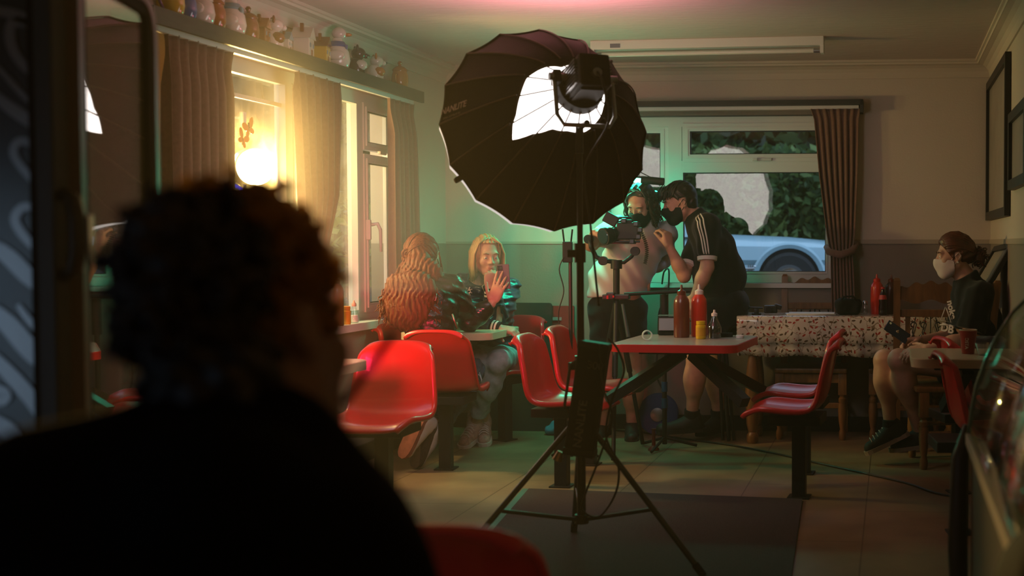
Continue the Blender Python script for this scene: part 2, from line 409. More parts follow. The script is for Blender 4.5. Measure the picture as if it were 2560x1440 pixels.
def leg_prims(hip, kn, an, w=1.0):
    ca = kn*.68+an*.32; ax = nrm(an-kn)
    bk = nrm(np.cross(np.cross(kn-hip, an-kn), an-kn)) if np.linalg.norm(np.cross(kn-hip, an-kn)) > 1e-4 else np.array([0, 0, 0.])
    return [cap(hip, kn, .085*w, .056*w, .04), ell(kn, .057*w, None, .03), cap(kn, an, .053*w, .036*w, .03), ell(ca-bk*.012, (.056*w, .056*w, .056*w), None, .06), cap(kn*.8+an*.2, kn*.5+an*.5, .058*w, .050*w, .04)]
def neck_head(J, c, f, u):
    fu = basis(f, u); return [cap(J['neck'], np.array(c)-fu[1]*.045-fu[0]*.02, .053, .05, .03)]
def shoe(name, ankle, toe_dir, up, m_up, m_sole, parent, L=.27, high=False, lace=None, w=1.0):
    d = nrm(toe_dir); u = nrm(np.asarray(up, float)-d*np.dot(up, d)); r = np.cross(d, u); a = np.array(ankle, float); R = np.stack([r, d, u])
    base = a-u*.075
    P = [cap(base-d*.035+u*.03, base+d*.05+u*.03, .036*w, .036*w, .03), cap(base+d*.05+u*.022, base+d*(L-.11)+u*.016, .04*w, .037*w, .03),
         cap(a-d*.02, base-d*.02+u*.03, .043*w, .040*w, .03), cap(a+d*.01-u*.01, base+d*.09+u*.03, .036*w, .03*w, .03)]
    if high: P.append(cap(a-d*.012+u*.055, a-d*.02, .045, .045, .03))
    s = blob(name, P, m_up, parent, .006, clip=lambda Q: -((Q-(base+u*.004))@u))
    b = MB(); b.smooth = False
    pr = [(-.085, .028), (-.06, .040), (.0, .040), (.06, .044), (.11, .047), (.16, .044), (.19, .034), (.207, .015)]
    k = L/.275
    outline = [(x*w, y*k) for y, x in pr] + [(-x*w, y*k) for y, x in reversed(pr)]
    T = Matrix((Vector(r), Vector(d), Vector(u))).transposed().to_4x4(); T.translation = Vector(base-u*.012)
    b.prism(outline, .024, T); b.build('sole', m_sole, s, True)
    if lace is not None:
        b = MB()
        for i in range(5):
            c = base+d*(.045+.022*i)+u*(.083-.0055*i); b.tube([c-r*.030-u*.012, c-r*.012+u*.006, c+u*.008, c+r*.012+u*.006, c+r*.030-u*.012], .0032, 6)
        b.build('laces', lace, s, True)
    return s
def locks(b, roots, tips, r, wave=0, wl=.09, n=9, sag=.0, seed=1, fw=None):
    rr = np.random.default_rng(seed)
    for a, t in zip(roots, tips):
        a = np.array(a, float); t = np.array(t, float); d = t-a; L = np.linalg.norm(d); dn = d/(L+1e-9)
        s1 = nrm(np.cross(dn, rr.normal(size=3))); s2 = np.cross(dn, s1); ph = rr.uniform(0, 6.28); rad = r*rr.uniform(.7, 1.3)
        path = []; rs = []
        for i in range(n):
            q = i/(n-1); A = wave*(q**.7)
            path.append(a+d*q+s1*A*math.sin(ph+q*L/wl*6.28)+s2*A*.7*math.cos(ph+q*L/wl*6.28)+np.array([0, 0, sag*math.sin(q*PI)]))
            rs.append(rad*(.55+.6*math.sin(PI*min(1, q*.85+.12))) if q < 1 else rad*.15)
        b.tube(path, rs, 6)

def sdf_eval(prims, P):
    D = np.full(len(P), 10.0)
    for q in prims:
        d = pdist(q, P); D = _smin(D, d, q[5]) if q[6] == 'u' else -_smin(-D, d, q[5])
    return D
def project(P, prims, off=.002, it=8):
    """slide points onto the surface of a shape"""
    P = np.array(P, float).copy(); h = .002
    for _ in range(it):
        d = sdf_eval(prims, P); g = np.stack([sdf_eval(prims, P+h*e)-sdf_eval(prims, P-h*e) for e in np.eye(3)], 1)
        g /= np.linalg.norm(g, axis=1)[:, None]+1e-9; P -= g*(d-off)[:, None]
    return P
# ---------------------------------------------------------------- room shell
SL = .0844
uL = nrm((SL, 1, 0)); nL = np.array((uL[1], -uL[0], 0))
BLc = np.array((-2.295, 8.70, 0)); BRc = np.array((1.355, 8.392, 0)); uB = nrm(BRc-BLc); nB = np.array((uB[1], -uB[0], 0))
uR = uL; nR = -nL
CEIL = 2.44
def LW(Y, off, z): return np.array((-3.03+SL*Y, Y, 0))+off*nL+np.array((0, 0, z))
def BWx(s, off, z): return BLc+uB*s+off*nB+np.array((0, 0, z))
def BW(px, off, z):
    """point on the back wall (offset into the room) under a photo column"""
    k = (px-CX)/FPX; o = BLc+off*nB
    s = (k*o[1]-o[0])/(uB[0]-k*uB[1]); return o+uB*s+np.array((0, 0, z))
def RW(Y, off, z): return np.array((.6455+SL*Y, Y, 0))+off*nR+np.array((0, 0, z))
def wall_mat():
    m = mat('painted_wall', (.62, .54, .43), .75, bump=.12, bscale=90)
    nt = m.node_tree; b = nt.nodes['Principled BSDF']
    g = nt.nodes.new('ShaderNodeNewGeometry'); sp = nt.nodes.new('ShaderNodeSeparateXYZ'); nt.links.new(g.outputs['Position'], sp.inputs[0])
    c = nt.nodes.new('ShaderNodeMath'); c.operation = 'GREATER_THAN'; c.inputs[1].default_value = 1.25; nt.links.new(sp.outputs[2], c.inputs[0])
    mx = nt.nodes.new('ShaderNodeMix'); mx.data_type = 'RGBA'; mx.inputs[6].default_value = (.26, .22, .185, 1); mx.inputs[7].default_value = (.60, .53, .46, 1)
    nt.links.new(c.outputs[0], mx.inputs[0]); nt.links.new(mx.outputs[2], b.inputs['Base Color']); return m
M_wall = wall_mat()
M_plaster = mat('ceiling_plaster', (.60, .51, .47), .8, bump=.55, bscale=9, stretch=(1, 3.5, 1))
M_cornice = mat('cornice_paint', (.60, .53, .45), .7)
M_upvc = mat('white_upvc', (.72, .74, .70), .35)
M_black = mat('black_paint', (.012, .012, .013), .45)
M_blackmatte = mat('black_matte', (.01, .01, .01), .8, spec=.2)
M_dkwood = mat('dark_stained_board', (.045, .045, .038), .5, noise=.4, nscale=8, stretch=(1, 1, 8))
M_white = mat('white_plastic', (.75, .75, .73), .4)
M_steel = mat('brushed_steel', (.45, .45, .46), .3, 1)
M_chrome = mat('chrome', (.75, .75, .77), .08, 1)
M_glass = pane_glass('window_glass', 1.5, 1.2)
M_dirty = pane_glass('dusty_window_glass', 1.5, 1.1, dirt=.05)
def wall_slab(name, P, s0, s1, holes, z1=CEIL+.06, t=.24):
    """P(s, off, z); holes = [(s0, s1, z0, z1)] in order"""
    b = MB()
    def blk(a, c, za, zb):
        q = [P(a, 0, za), P(c, 0, za), P(c, 0, zb), P(a, 0, zb), P(a, -t, za), P(c, -t, za), P(c, -t, zb), P(a, -t, zb)]
        b._add([tuple(float(v) for v in p) for p in q], [(0, 1, 2, 3), (7, 6, 5, 4), (0, 4, 5, 1), (1, 5, 6, 2), (2, 6, 7, 3), (3, 7, 4, 0)])
    cur = s0
    for h in holes:
        blk(cur, h[0], 0, z1); blk(h[0], h[1], 0, h[2]); blk(h[0], h[1], h[3], z1); cur = h[1]
    blk(cur, s1, 0, z1)
    return tag(b.build(name, M_wall), kind='structure')
WLO = (5.45, 8.02, .79, 2.13)       # left opening (by Y)
sB = lambda px: float((BW(px, 0, 0)-BLc)@uB)
WBO = (1.12, sB(2090), .985, 2.10)
wall_slab('wall_left', LW, -1.6, 8.75, [(-1.35, .45, .12, 1.5), WLO])
wall_slab('wall_back', BWx, -.1, float(np.linalg.norm(BRc-BLc))+.1, [WBO])
wall_slab('wall_right', RW, -1.6, 8.45, [])
wall_slab('wall_front', lambda s, o, z: np.array((s, -1.6+o, z)), -3.4, .75, [])
FP = [LW(-1.6, -.2, 0), LW(8.75, -.2, 0), BRc+(.2, .2, 0), RW(-1.8, -.2, 0)]
def floor_mat():
    m = mat('vinyl_floor', (.30, .22, .13), .42, noise=.35, nscale=3.0, bump=.05, bscale=40, spec=.4)
    nt = m.node_tree; b = nt.nodes['Principled BSDF']
    src = b.inputs['Base Color'].links[0].from_socket
    tc = nt.nodes.new('ShaderNodeTexCoord'); mp = nt.nodes.new('ShaderNodeMapping'); mp.inputs['Rotation'].default_value = (0, 0, math.atan(SL)+PI/2); mp.inputs['Location'].default_value = (.33, .12, 0)
    br = nt.nodes.new('ShaderNodeTexBrick'); br.inputs['Scale'].default_value = 1; br.inputs['Brick Width'].default_value = 1.25; br.inputs['Row Height'].default_value = .62
    br.inputs['Mortar Size'].default_value = .0035; br.inputs['Color1'].default_value = (1, 1, 1, 1); br.inputs['Color2'].default_value = (.93, .93, .93, 1); br.inputs['Mortar'].default_value = (.45, .42, .4, 1)
    nt.links.new(tc.outputs['Object'], mp.inputs[0]); nt.links.new(mp.outputs[0], br.inputs[0])
    mx = nt.nodes.new('ShaderNodeMix'); mx.data_type = 'RGBA'; mx.blend_type = 'MULTIPLY'; mx.inputs[0].default_value = 1
    nt.links.new(src, mx.inputs[6]); nt.links.new(br.outputs[0], mx.inputs[7]); nt.links.new(mx.outputs[2], b.inputs['Base Color']); return m
b = MB(); b.prism([(p[0], p[1]) for p in FP], .1, Matrix.Translation((0, 0, -.1))); tag(b.build('floor', floor_mat()), kind='structure')
b = MB(); b.prism([(p[0], p[1]) for p in FP], .1, Matrix.Translation((0, 0, CEIL))); tag(b.build('ceiling', M_plaster), kind='structure')
# cornice: a cove with two small beads, mitred round the room
prof = [(0, 0), (.012, 0), (.016, .012)] + [(.016+.075*(1-math.cos(t*PI/2)), .012+.068*math.sin(t*PI/2)) for t in (.25, .5, .75, 1)] + [(.096, .08), (.10, .092), (.112, .095), (.112, .11), (0, .11)]
def cornice(name, A, C, nA, mA, mC):
    ring = []
    for P, mm in ((A, mA), (C, mC)):
        ring.append([P + nA*o + mm*o + np.array((0, 0, CEIL-.11+z)) for o, z in prof])
    bb = MB(); bb.ring(ring); tag(bb.build(name, M_cornice), kind='structure')
dLB = uL*-1; tanL = (1-nL@nB)/(nL@(-uB)*-1+1e-9)
def mitre(n1, n2, n_self, d):
    m = (n1+n2)/(1+n1@n2); return m-n_self
cornice('trim_1', LW(-1.5, 0, 0), np.array((BLc[0], BLc[1], 0)), nL, np.zeros(3), mitre(nL, nB, nL, 0))
cornice('trim_2', BLc, BRc, nB, mitre(nL, nB, nB, 0), mitre(nR, nB, nB, 0))
cornice('trim_3', BRc, RW(-1.5, 0, 0), nR, mitre(nR, nB, nR, 0), np.zeros(3))
def strip(name, A, C, n, z0, z1, t, m):
    b = MB(); q = []
    for P in (A, C): q.append([P+np.array((0, 0, z0)), P+n*t+np.array((0, 0, z0)), P+n*t+np.array((0, 0, z1)), P+np.array((0, 0, z1))])
    b.ring(q); tag(b.build(name, m), kind='structure')
M_skirt = mat('skirting_paint', (.02, .018, .016), .4)
strip('baseboard_back', BLc, BRc, nB, 0, .10, .018, M_skirt); strip('baseboard_left', LW(0, 0, 0), BLc, nL, 0, .10, .018, M_skirt); strip('baseboard_right', RW(-1.5, 0, 0), BRc, nR, 0, .10, .018, M_skirt)
M_dado = mat('dado_paint', (.42, .36, .29), .6)
strip('trim_4', BLc, BLc+uB*1.12, nB, 1.246, 1.262, .008, M_dado); strip('trim_5', BLc+uB*(WBO[1]+.02), BRc, nB, 1.246, 1.275, .010, M_dado); strip('trim_6', RW(-1.5, 0, 0), BRc, nR, 1.246, 1.275, .010, M_dado)
# ---------------------------------------------------------------- windows
def bar(b, P, s0, s1, z0, z1, o0, o1):
    q = [P(s0, o0, z0), P(s1, o0, z0), P(s1, o0, z1), P(s0, o0, z1), P(s0, o1, z0), P(s1, o1, z0), P(s1, o1, z1), P(s0, o1, z1)]
    b._add([tuple(float(v) for v in p) for p in q], [(3, 2, 1, 0), (4, 5, 6, 7), (0, 1, 5, 4), (1, 2, 6, 5), (2, 3, 7, 6), (3, 0, 4, 7)])
def frame_rect(b, P, s0, s1, z0, z1, w, o0, o1):
    bar(b, P, s0, s0+w, z0, z1, o0, o1); bar(b, P, s1-w, s1, z0, z1, o0, o1); bar(b, P, s0+w, s1-w, z0, z0+w, o0, o1); bar(b, P, s0+w, s1-w, z1-w, z1, o0, o1)
def pane(P, s0, s1, z0, z1, off, parent, name='pane'):
    b = MB(); bar(b, P, s0, s1, z0, z1, off-.002, off+.002); return b.build(name, M_dirty if P is LW else M_glass, parent, True)
M_gasket = mat('glazing_gasket', (.02, .02, .02), .6)
def sash(win, P, s0, s1, z0, z1, w, o0, name='sash'):
    b = MB(); frame_rect(b, P, s0, s1, z0, z1, w, o0-.045, o0); frame_rect(b, P, s0+w*.5, s1-w*.5, z0+w*.5, z1-w*.5, w*.3, o0-.02, o0+.008)
    f = b.build(name, M_upvc, win, True)
    b = MB(); frame_rect(b, P, s0+w-.001, s1-w+.001, z0+w-.001, z1-w+.001, .007, o0-.03, o0-.012); b.build('gasket', M_gasket, f, True)
    return f
b = MB(); s0, s1, z0, z1 = WLO; F0 = -.075
frame_rect(b, LW, s0, s1, z0, z1, .06, F0-.06, F0)
for m_ in (6.57, 7.44): bar(b, LW, m_, m_+.075, z0+.06, z1-.06, F0-.06, F0+.004)
bar(b, LW, s0, s1, z0-.03, z0+.012, -.06, .05)
w1 = tag(b.build('window_1', M_upvc), kind='structure')
pane(LW, s0+.05, 6.58, z0+.05, z1-.05, F0-.035, w1); pane(LW, 6.64, 7.45, z0+.05, z1-.05, F0-.035, w1)
for a, c in ((s0+.055, 6.575), (6.64, 7.445)):
    b = MB(); frame_rect(b, LW, a, c, z0+.055, z1-.055, .018, F0-.03, F0+.006); b.build('glazing_bead', M_upvc, w1, True)
bar_b = MB(); bar(bar_b, LW, s0+.07, 6.57, 1.945, 1.965, F0-.03, F0-.018); bar_b.build('thin_white_bar', M_upvc, w1, True)  # thin white horizontal bar across the near pane
sash(w1, LW, 7.515, 7.965, .845, 1.775, .05, F0+.012); sash(w1, LW, 7.515, 7.965, 1.80, 2.075, .045, F0+.012)
pane(LW, 7.56, 7.92, .89, 1.73, F0-.01, w1); pane(LW, 7.555, 7.925, 1.84, 2.035, F0-.01, w1)
b = MB(); h0 = LW(7.545, F0+.02, 1.33); b.box(h0, (.03, .03, .12), .008); b.smooth = True
b.tube([h0+nL*.02+np.array((0, 0, .03)), h0+nL*.055+np.array((0, 0, .035)), h0+nL*.06+uL*.03+np.array((0, 0, 0)), h0+nL*.06+uL*.035-np.array((0, 0, .13))], [.011, .011, .010, .008], 8); b.build('handle', M_white, w1, True)
b = MB(); h0 = LW(7.76, F0+.02, 1.795); b.box(h0, (.02, .12, .02), .006); b.build('handle', M_white, w1, True)
# back window
s0, s1, z0, z1 = WBO; F0 = -.09
b = MB(); frame_rect(b, BWx, s0, s1, z0, z1, .065, F0-.06, F0)
sm = sB(1683); bar(b, BWx, sm-.045, sm+.045, z0+.065, z1-.065, F0-.06, F0+.003)
zt = 1.775; bar(b, BWx, sm+.045, s1-.065, zt-.04, zt+.03, F0-.06, F0+.002)
bar(b, BWx, s0-.04, s1+.03, z0-.03, z0, -.15, .035)
w2 = tag(b.build('window_2', M_upvc), kind='structure')
BWo = lambda s, o, z: BWx(s, o-max(0, s-WBO[0]-.05)*.12, z)      # the left sash stands slightly open
sash(w2, BWo, s0+.05, sm-.05, z0+.05, z1-.05, .055, F0+.012); sash(w2, BWx, sm+.05, s1-.05, zt+.02, z1-.045, .052, F0+.012)
pane(BWo, s0+.1, sm-.1, z0+.1, z1-.1, F0-.01, w2); pane(BWx, sm+.095, s1-.095, zt+.065, z1-.09, F0-.01, w2); pane(BWx, sm+.045, s1-.06, z0+.06, zt-.035, F0-.03, w2)
b = MB(); frame_rect(b, BWx, sm+.04, s1-.06, z0+.06, zt-.035, .014, F0-.025, F0+.006); b.build('glazing_bead', M_upvc, w2, True)
b = MB(); frame_rect(b, BWx, sm+.053, s1-.073, z0+.073, zt-.048, .006, F0-.027, F0-.01); b.build('gasket', M_gasket, w2, True)
b = MB(); h0 = BW(1905, F0+.03, zt+.035); b.box(h0, (.13, .02, .018), .006); b.box(h0+uB*-.045+nB*.015, (.035, .03, .022), .006); b.build('handle', M_white, w2, True)
b = MB(); bar(b, BWx, s0, s1, z1-.001, z1+.03, F0-.06, 0); b.build('lintel_board', M_dkwood, w2, True)
# glazed opening beside the photographer, mirrored in the fridge front
b = MB(); frame_rect(b, LW, -1.35, .45, .12, 1.5, .06, -.14, -.07); bar(b, LW, -.48, -.42, .18, 1.44, -.14, -.07); w4 = tag(b.build('window_3', M_upvc), kind='structure')
b = MB(); bar(b, LW, -1.3, .4, .17, 1.45, -.107, -.103); b.build('pane', M_glass, w4, True)
# ---------------------------------------------------------------- pelmets, rails
b = MB(); bar(b, LW, 5.0, 7.86, 2.135, 2.162, 0, .17); bar(b, LW, 5.0, 7.86, 2.105, 2.172, .155, .172)
pel = tag(b.build('pelmet_shelf', M_dkwood), 'long dark narrow shelf above the side window carrying the ceramic jars', 'shelf')
b = MB(); bar(b, LW, 5.05, 7.85, 2.095, 2.118, .085, .11); b.build('curtain_rail', M_white, pel, True)
b = MB(); sP = sB(2158); bar(b, BWx, 1.0, sP, 2.150, 2.185, 0, .12); bar(b, BWx, sP-.022, sP, 2.10, 2.185, 0, .12)
pel2 = tag(b.build('pelmet_board', M_dkwood), 'dark pelmet board over the back window with the blue car behind', 'pelmet')
b = MB(); bar(b, BWx, 1.0, sP-.03, 2.128, 2.150, .05, .072); b.build('curtain_rail', M_white, pel2, True)
# ---------------------------------------------------------------- curtains
def cloth_mat(name, c): return mat(name, c, .9, spec=.15, bump=.2, bscale=350, sheen=.2, noise=.15, nscale=60)
M_cur = cloth_mat('mauve_curtain', (.235, .135, .105))
def curtain(name, label, P, rows, nf, amp=.028, m=M_cur, seed=0, group=None):
    """rows: (z, s_left, s_right, fold factor, offset)"""
    rg = np.random.default_rng(seed); ph = rg.uniform(-.6, .6, 40); n = nf*10; pts = []
    zs = np.linspace(rows[0][0], rows[-1][0], 46)
    R = np.array(rows)[::-1]
    for z in zs:
        a, c, f, o = [float(np.interp(z, R[:, 0], R[:, i])) for i in (1, 2, 3, 4)]
        row = []
        for j in range(n+1):
            t = j/n; w = t*nf*2*PI+ph[int(t*nf) % 40]*.5*math.sin(t*nf*2*PI)
            top = max(0, 1-(rows[0][0]-z)/.09)
            fo = math.cos(w)*(1-.5*top)+.35*top*math.cos(w*2.0)+.12*math.sin(3*t*nf+z*3+ph[3]*9)
            row.append(P(a+(c-a)*t+.012*f*math.sin(w+1.0)*(c-a)/.6, o+amp*f*fo, z))
        pts.append(row)
    b = MB(); b.grid(pts); o = b.build(name, m, smooth=True, solid=.004, fix=False)
    return tag(o, label, 'curtain', group)
curtain('window_curtain', 'long mauve curtain at the near end of the side window, nearest the fridge', LW, [(2.10, 5.20, 5.71, .75, .09), (2.02, 5.21, 5.69, .55, .09), (1.9, 5.20, 5.69, 1, .09), (.8, 5.18, 5.68, 1.15, .09)], 7, seed=1)
cm = curtain('window_curtain', 'mauve curtain tied back in the middle of the side window, left of the casement', LW, [(2.10, 6.33, 6.80, .8, .09), (2.0, 6.33, 6.80, .9, .09), (1.5, 6.35, 6.74, 1, .10), (1.24, 6.37, 6.60, .9, .11), (1.18, 6.38, 6.58, .7, .11), (.9, 6.36, 6.64, 1, .1), (.75, 6.36, 6.64, 1, .1)], 6, seed=2)
b = MB(); b.tube([LW(6.36, .05, 1.20), LW(6.39, .135, 1.20), LW(6.5, .165, 1.18), LW(6.6, .14, 1.22), LW(6.64, .05, 1.24)], [.018]*5, 8); b.build('tieback', M_cur, cm, True, True)
curtain('window_curtain', 'hazy mauve curtain at the far end of the side window behind the red-haired woman', LW, [(2.10, 7.48, 7.86, .75, .09), (2.03, 7.49, 7.85, .55, .09), (1.9, 7.52, 7.87, 1, .09), (.75, 7.53, 7.92, 1.1, .09)], 5, seed=3)
cb = curtain('window_curtain', 'mauve curtain tied back at the right end of the window with the blue car', BWx, [(2.128, sB(2027), sB(2150), .7, .075), (2.06, sB(2036), sB(2146), .55, .075), (1.7, sB(2048), sB(2143), 1, .075), (1.3, sB(2068), sB(2137), 1, .08), (1.17, sB(2078), sB(2132), .7, .085), (1.10, sB(2078), sB(2134), .7, .085), (.6, sB(2083), sB(2142), .8, .085)], 7, amp=.02, seed=4)
b = MB(); b.tube([BW(2066, .055, 1.225), BW(2072, .13, 1.195), BW(2100, .15, 1.175), BW(2130, .125, 1.20), BW(2142, .03, 1.25)], [.02, .024, .026, .024, .02], 8); b.build('tieback', M_cur, cb, True, True)
# ---------------------------------------------------------------- ceiling strip light, pictures, mat
a = at(1480, 110, 7.62); c_ = at(2060, 110, 7.43); a[2] = c_[2] = CEIL; d = nrm(c_-a); s_ = np.array((d[1], -d[0], 0))
PT = lambda s, o, z: a+d*s+s_*o+np.array((0, 0, z-CEIL)); Lf = float(np.linalg.norm(c_-a))
fl = thing('strip_light', 'long white unlit fluorescent batten on the ceiling behind the softbox', 'ceiling light', a+d*Lf/2)
b = MB(); bar(b, PT, 0, Lf, CEIL-.05, CEIL, -.035, .035); bar(b, PT, 0, .02, CEIL-.095, CEIL-.05, -.03, .03); bar(b, PT, Lf-.02, Lf, CEIL-.095, CEIL-.05, -.03, .03); b.build('housing', M_white, fl, True)
b = MB(); b.cyl(PT(.02, 0, CEIL-.077), PT(Lf-.02, 0, CEIL-.077), .013, n=12); b.build('tube', mat('unlit_tube', (.7, .68, .64), .3), fl, True, 40)
for e in (.02, Lf-.06): b = MB(); b.cyl(PT(e, 0, CEIL-.077), PT(e+.04, 0, CEIL-.077), .0135, n=12); b.build('tube_cap', M_steel, fl, True, 40)
b = MB(); bar(b, PT, Lf-1.26, Lf-1.20, CEIL-.042, CEIL-.018, .035, .037); b.build('sticker', mat('grey_sticker', (.2, .2, .25), .5), fl, True)
M_pic = mat('framed_print', (.36, .33, .29), .35, noise=.25, nscale=4)
def picture(name, label, P, s0, s1, z0, z1, w=.035, dep=.035):
    b = MB(); frame_rect(b, P, s0, s1, z0, z1, w, .004, dep); o = b.build(name, M_black); tag(o, label, 'picture')
    b = MB(); bar(b, P, s0+w, s1-w, z0+w, z1-w, .006, .016); b.build('print', M_pic, o, True)
    return o
picture('wall_picture', 'large black framed print on the right wall above the masked woman', RW, 6.98, 8.4, 1.40, 2.29, .05)
picture('wall_picture', 'smaller black framed print on the right wall at the edge of view', RW, 5.95, 6.80, 1.53, 1.93, .05)
Tl = lambda s, o, z: LFo + LFx*s + LFy*z + LFn*o
LFo = at(2447, 712, 7.55); LFx = nrm(np.array((.05, -.9, .05))); LFy = nrm(at(2490, 632, 7.62)-LFo); LFn = nrm(np.cross(LFx, LFy)); LFn = LFn if LFn[0] < 0 else -LFn
LFy = nrm(np.cross(LFn, LFx)); LFy = LFy if LFy[2] > 0 else -LFy
picture('leaning_picture', 'black framed picture leaning against the right wall behind the masked woman', Tl, -.05, .42, -.12, .25, .035, .03)
g = [ground(1322, 1226), ground(2006, 1252), ground(1962, 1560), ground(1085, 1500)]
M_mat = mat('ribbed_entrance_mat', (.05, .042, .046), .95, bump=.6, bscale=260, noise=.35, nscale=90)
b = MB(); b.prism([(p[0], p[1]) for p in g][::-1], .010, Matrix.Translation((0, 0, .0005))); mt = tag(b.build('entrance_mat', M_mat), 'dark ribbed entrance mat on the floor under the softbox stand', 'mat')
e0, e1 = g[0], g[3]; nn = nrm(np.array((-(e1-e0)[1], (e1-e0)[0], 0))); nn = nn if nn[0] < 0 else -nn
b = MB(); b.prism([(p[0], p[1]) for p in (e0, e1, e1+nn*.03, e0+nn*.03)], .009, Matrix.Translation((0, 0, .0005))); b.build('edging', mat('green_lit_rubber', (.05, .16, .13), .5), mt, True)  # teal of the edging carries the green tube's light in its colour
# ---------------------------------------------------------------- red plastic seating fixed on black posts
M_red = mat('red_plastic', (.52, .006, .014), .3, coat=.25, bump=.04, bscale=500)
M_lam = mat('speckled_laminate', (.42, .40, .38), .25, noise=.25, nscale=300)
M_rededge = mat('red_edging', (.55, .012, .018), .35)
M_cream = mat('cream_laminate', (.62, .54, .38), .25, noise=.08, nscale=200)
M_post = mat('black_steel', (.012, .012, .013), .45, spec=.4)
RZ = -math.atan(SL)          # the room's long axis
def seat_shell():
    pr = [(-.252, .772), (-.238, .786), (-.226, .784), (-.215, .765), (-.203, .72), (-.192, .66), (-.182, .60), (-.172, .54), (-.158, .485), (-.132, .448), (-.095, .430), (-.04, .424), (.03, .427), (.09, .434), (.14, .438), (.18, .434), (.205, .424), (.220, .405)]
    us = [-1.03, -1.045, -1.0, -.93, -.8, -.6, -.35, 0, .35, .6, .8, .93, 1.0, 1.045, 1.03]
    pts = []; n = len(pr)
    for i, (y, z) in enumerate(pr):
        a = pr[max(0, i-1)]; c = pr[min(n-1, i+1)]; d = nrm((c[0]-a[0], c[1]-a[1])); nn = np.array((-d[1]*-1, d[0]*1)) if False else np.array((-d[1], d[0]))
        if nn @ np.array((1, .6)) < 0: nn = -nn
        if i < 3: w = .150
        elif i < 8: w = .158+.042*min(1, (i-3)/4)**.6
        elif i < 14: w = .205
        else: w = .205-.012*(i-13)
        e = .035 if 5 < i < 15 else (.030 if i >= 3 else .012)
        if i >= 15: e = .02
        row = []
        for u in us:
            k = abs(u)
            off = e*min(k, 1)**3
            if k > 1.02: off = e-(.010 if k > 1.04 else .026)
            drop = 0
            if i < 4: drop = -.03*min(k, 1)**4
            row.append((w*u, y+nn[0]*off, z+nn[1]*off+drop))
        pts.append(row)
    b = MB(); b.grid(pts); return b
def make_chair(label, group=None, leg_y=-.03):
    r = thing('diner_chair', label, 'chair', group=group)
    seat_shell().build('seat', M_red, r, smooth=True, solid=.007, sub=1, fix=True)
    b = MB(); b.box((0, leg_y+.01, .392), (.27, .26, .045), .004); b.build('support_plate', M_post, r)
    b = MB(); b.box((0, leg_y, .185), (.066, .066, .37), .004); b.box((0, leg_y, .004), (.11, .11, .008), .002); b.build('leg', M_post, r)
    return r
e_ = nR*-1  # along the back wall, to the right
eX = np.array((uL[1], -uL[0], 0))
UC = np.array((-.513, 6.765, 0)); RZC = -.15
ch0 = make_chair('red chair nearest the camera on the right of the laminate table with bottles', 'chairs at the laminate table')
LCH = [(+1, -1, 'red chair at the right of the bottle table, seen side-on, nearer of the two'), (+1, 1, 'red chair at the right of the bottle table, mostly hidden behind the nearer one'),
       (-1, -1, 'red chair left of the bottle table, just right of the dark board, nearer'), (-1, 1, 'red chair left of the bottle table half behind the light stand, farther')]
CHP = {(1, -1): ground(1983, 1243), (1, 1): ground(1997, 1183), (-1, -1): ground(1420, 1216), (-1, 1): ground(1488, 1162)}
for i, (a, c, lb) in enumerate(LCH):
    p = CHP[(a, c)]; rz = RZC+(PI/2 if a > 0 else -PI/2)
    if i == 0: ch0.location = p; ch0.rotation_euler = (0, 0, rz); ch0['label'] = lb
    else: dup(ch0, p, rz, lb)
dup(ch0, ground(1120, 1170), RZ+.05, 'bright red chair the red-haired woman in the leather jacket sits on', 'chairs at the window tables')
dup(ch0, ground(1255, 1102), RZ+PI-.45, 'red chair the blonde woman sits on, its side seen by her hand', 'chairs at the window tables')
dup(ch0, ground(955, 1285), RZ+PI, 'empty red chair facing the camera, just right of the curly-haired man', 'chairs at the window tables')
dup(ch0, LW(7.55, .27, 0), RZ-PI/2, 'red chair with its back to the side window sill, behind the window table', 'chairs at the window tables')
dup(ch0, np.array((-2.40, 4.42, 0)), RZ+PI, 'blurred red chair between the fridge and the curly-haired man', 'chairs at the window tables')
dup(ch0, np.array((-.575, 2.33, 0)), -.06, 'dark blurred red chair back at the bottom edge of the photo', None)
r1 = make_chair('dark red chair with a denim jacket over it by the right wall', 'chairs at the right wall', -.14)
r1.location = ground(2350, 1237)+np.array((.24, .08, 0)); r1.rotation_euler = (0, 0, RZ-1.3)
r2 = dup(r1, ground(2383, 1336)+np.array((.17, .03, 0)), RZ-1.45, 'dark red chair beside the glass counter, nearest chair at the right', 'chairs at the right wall')
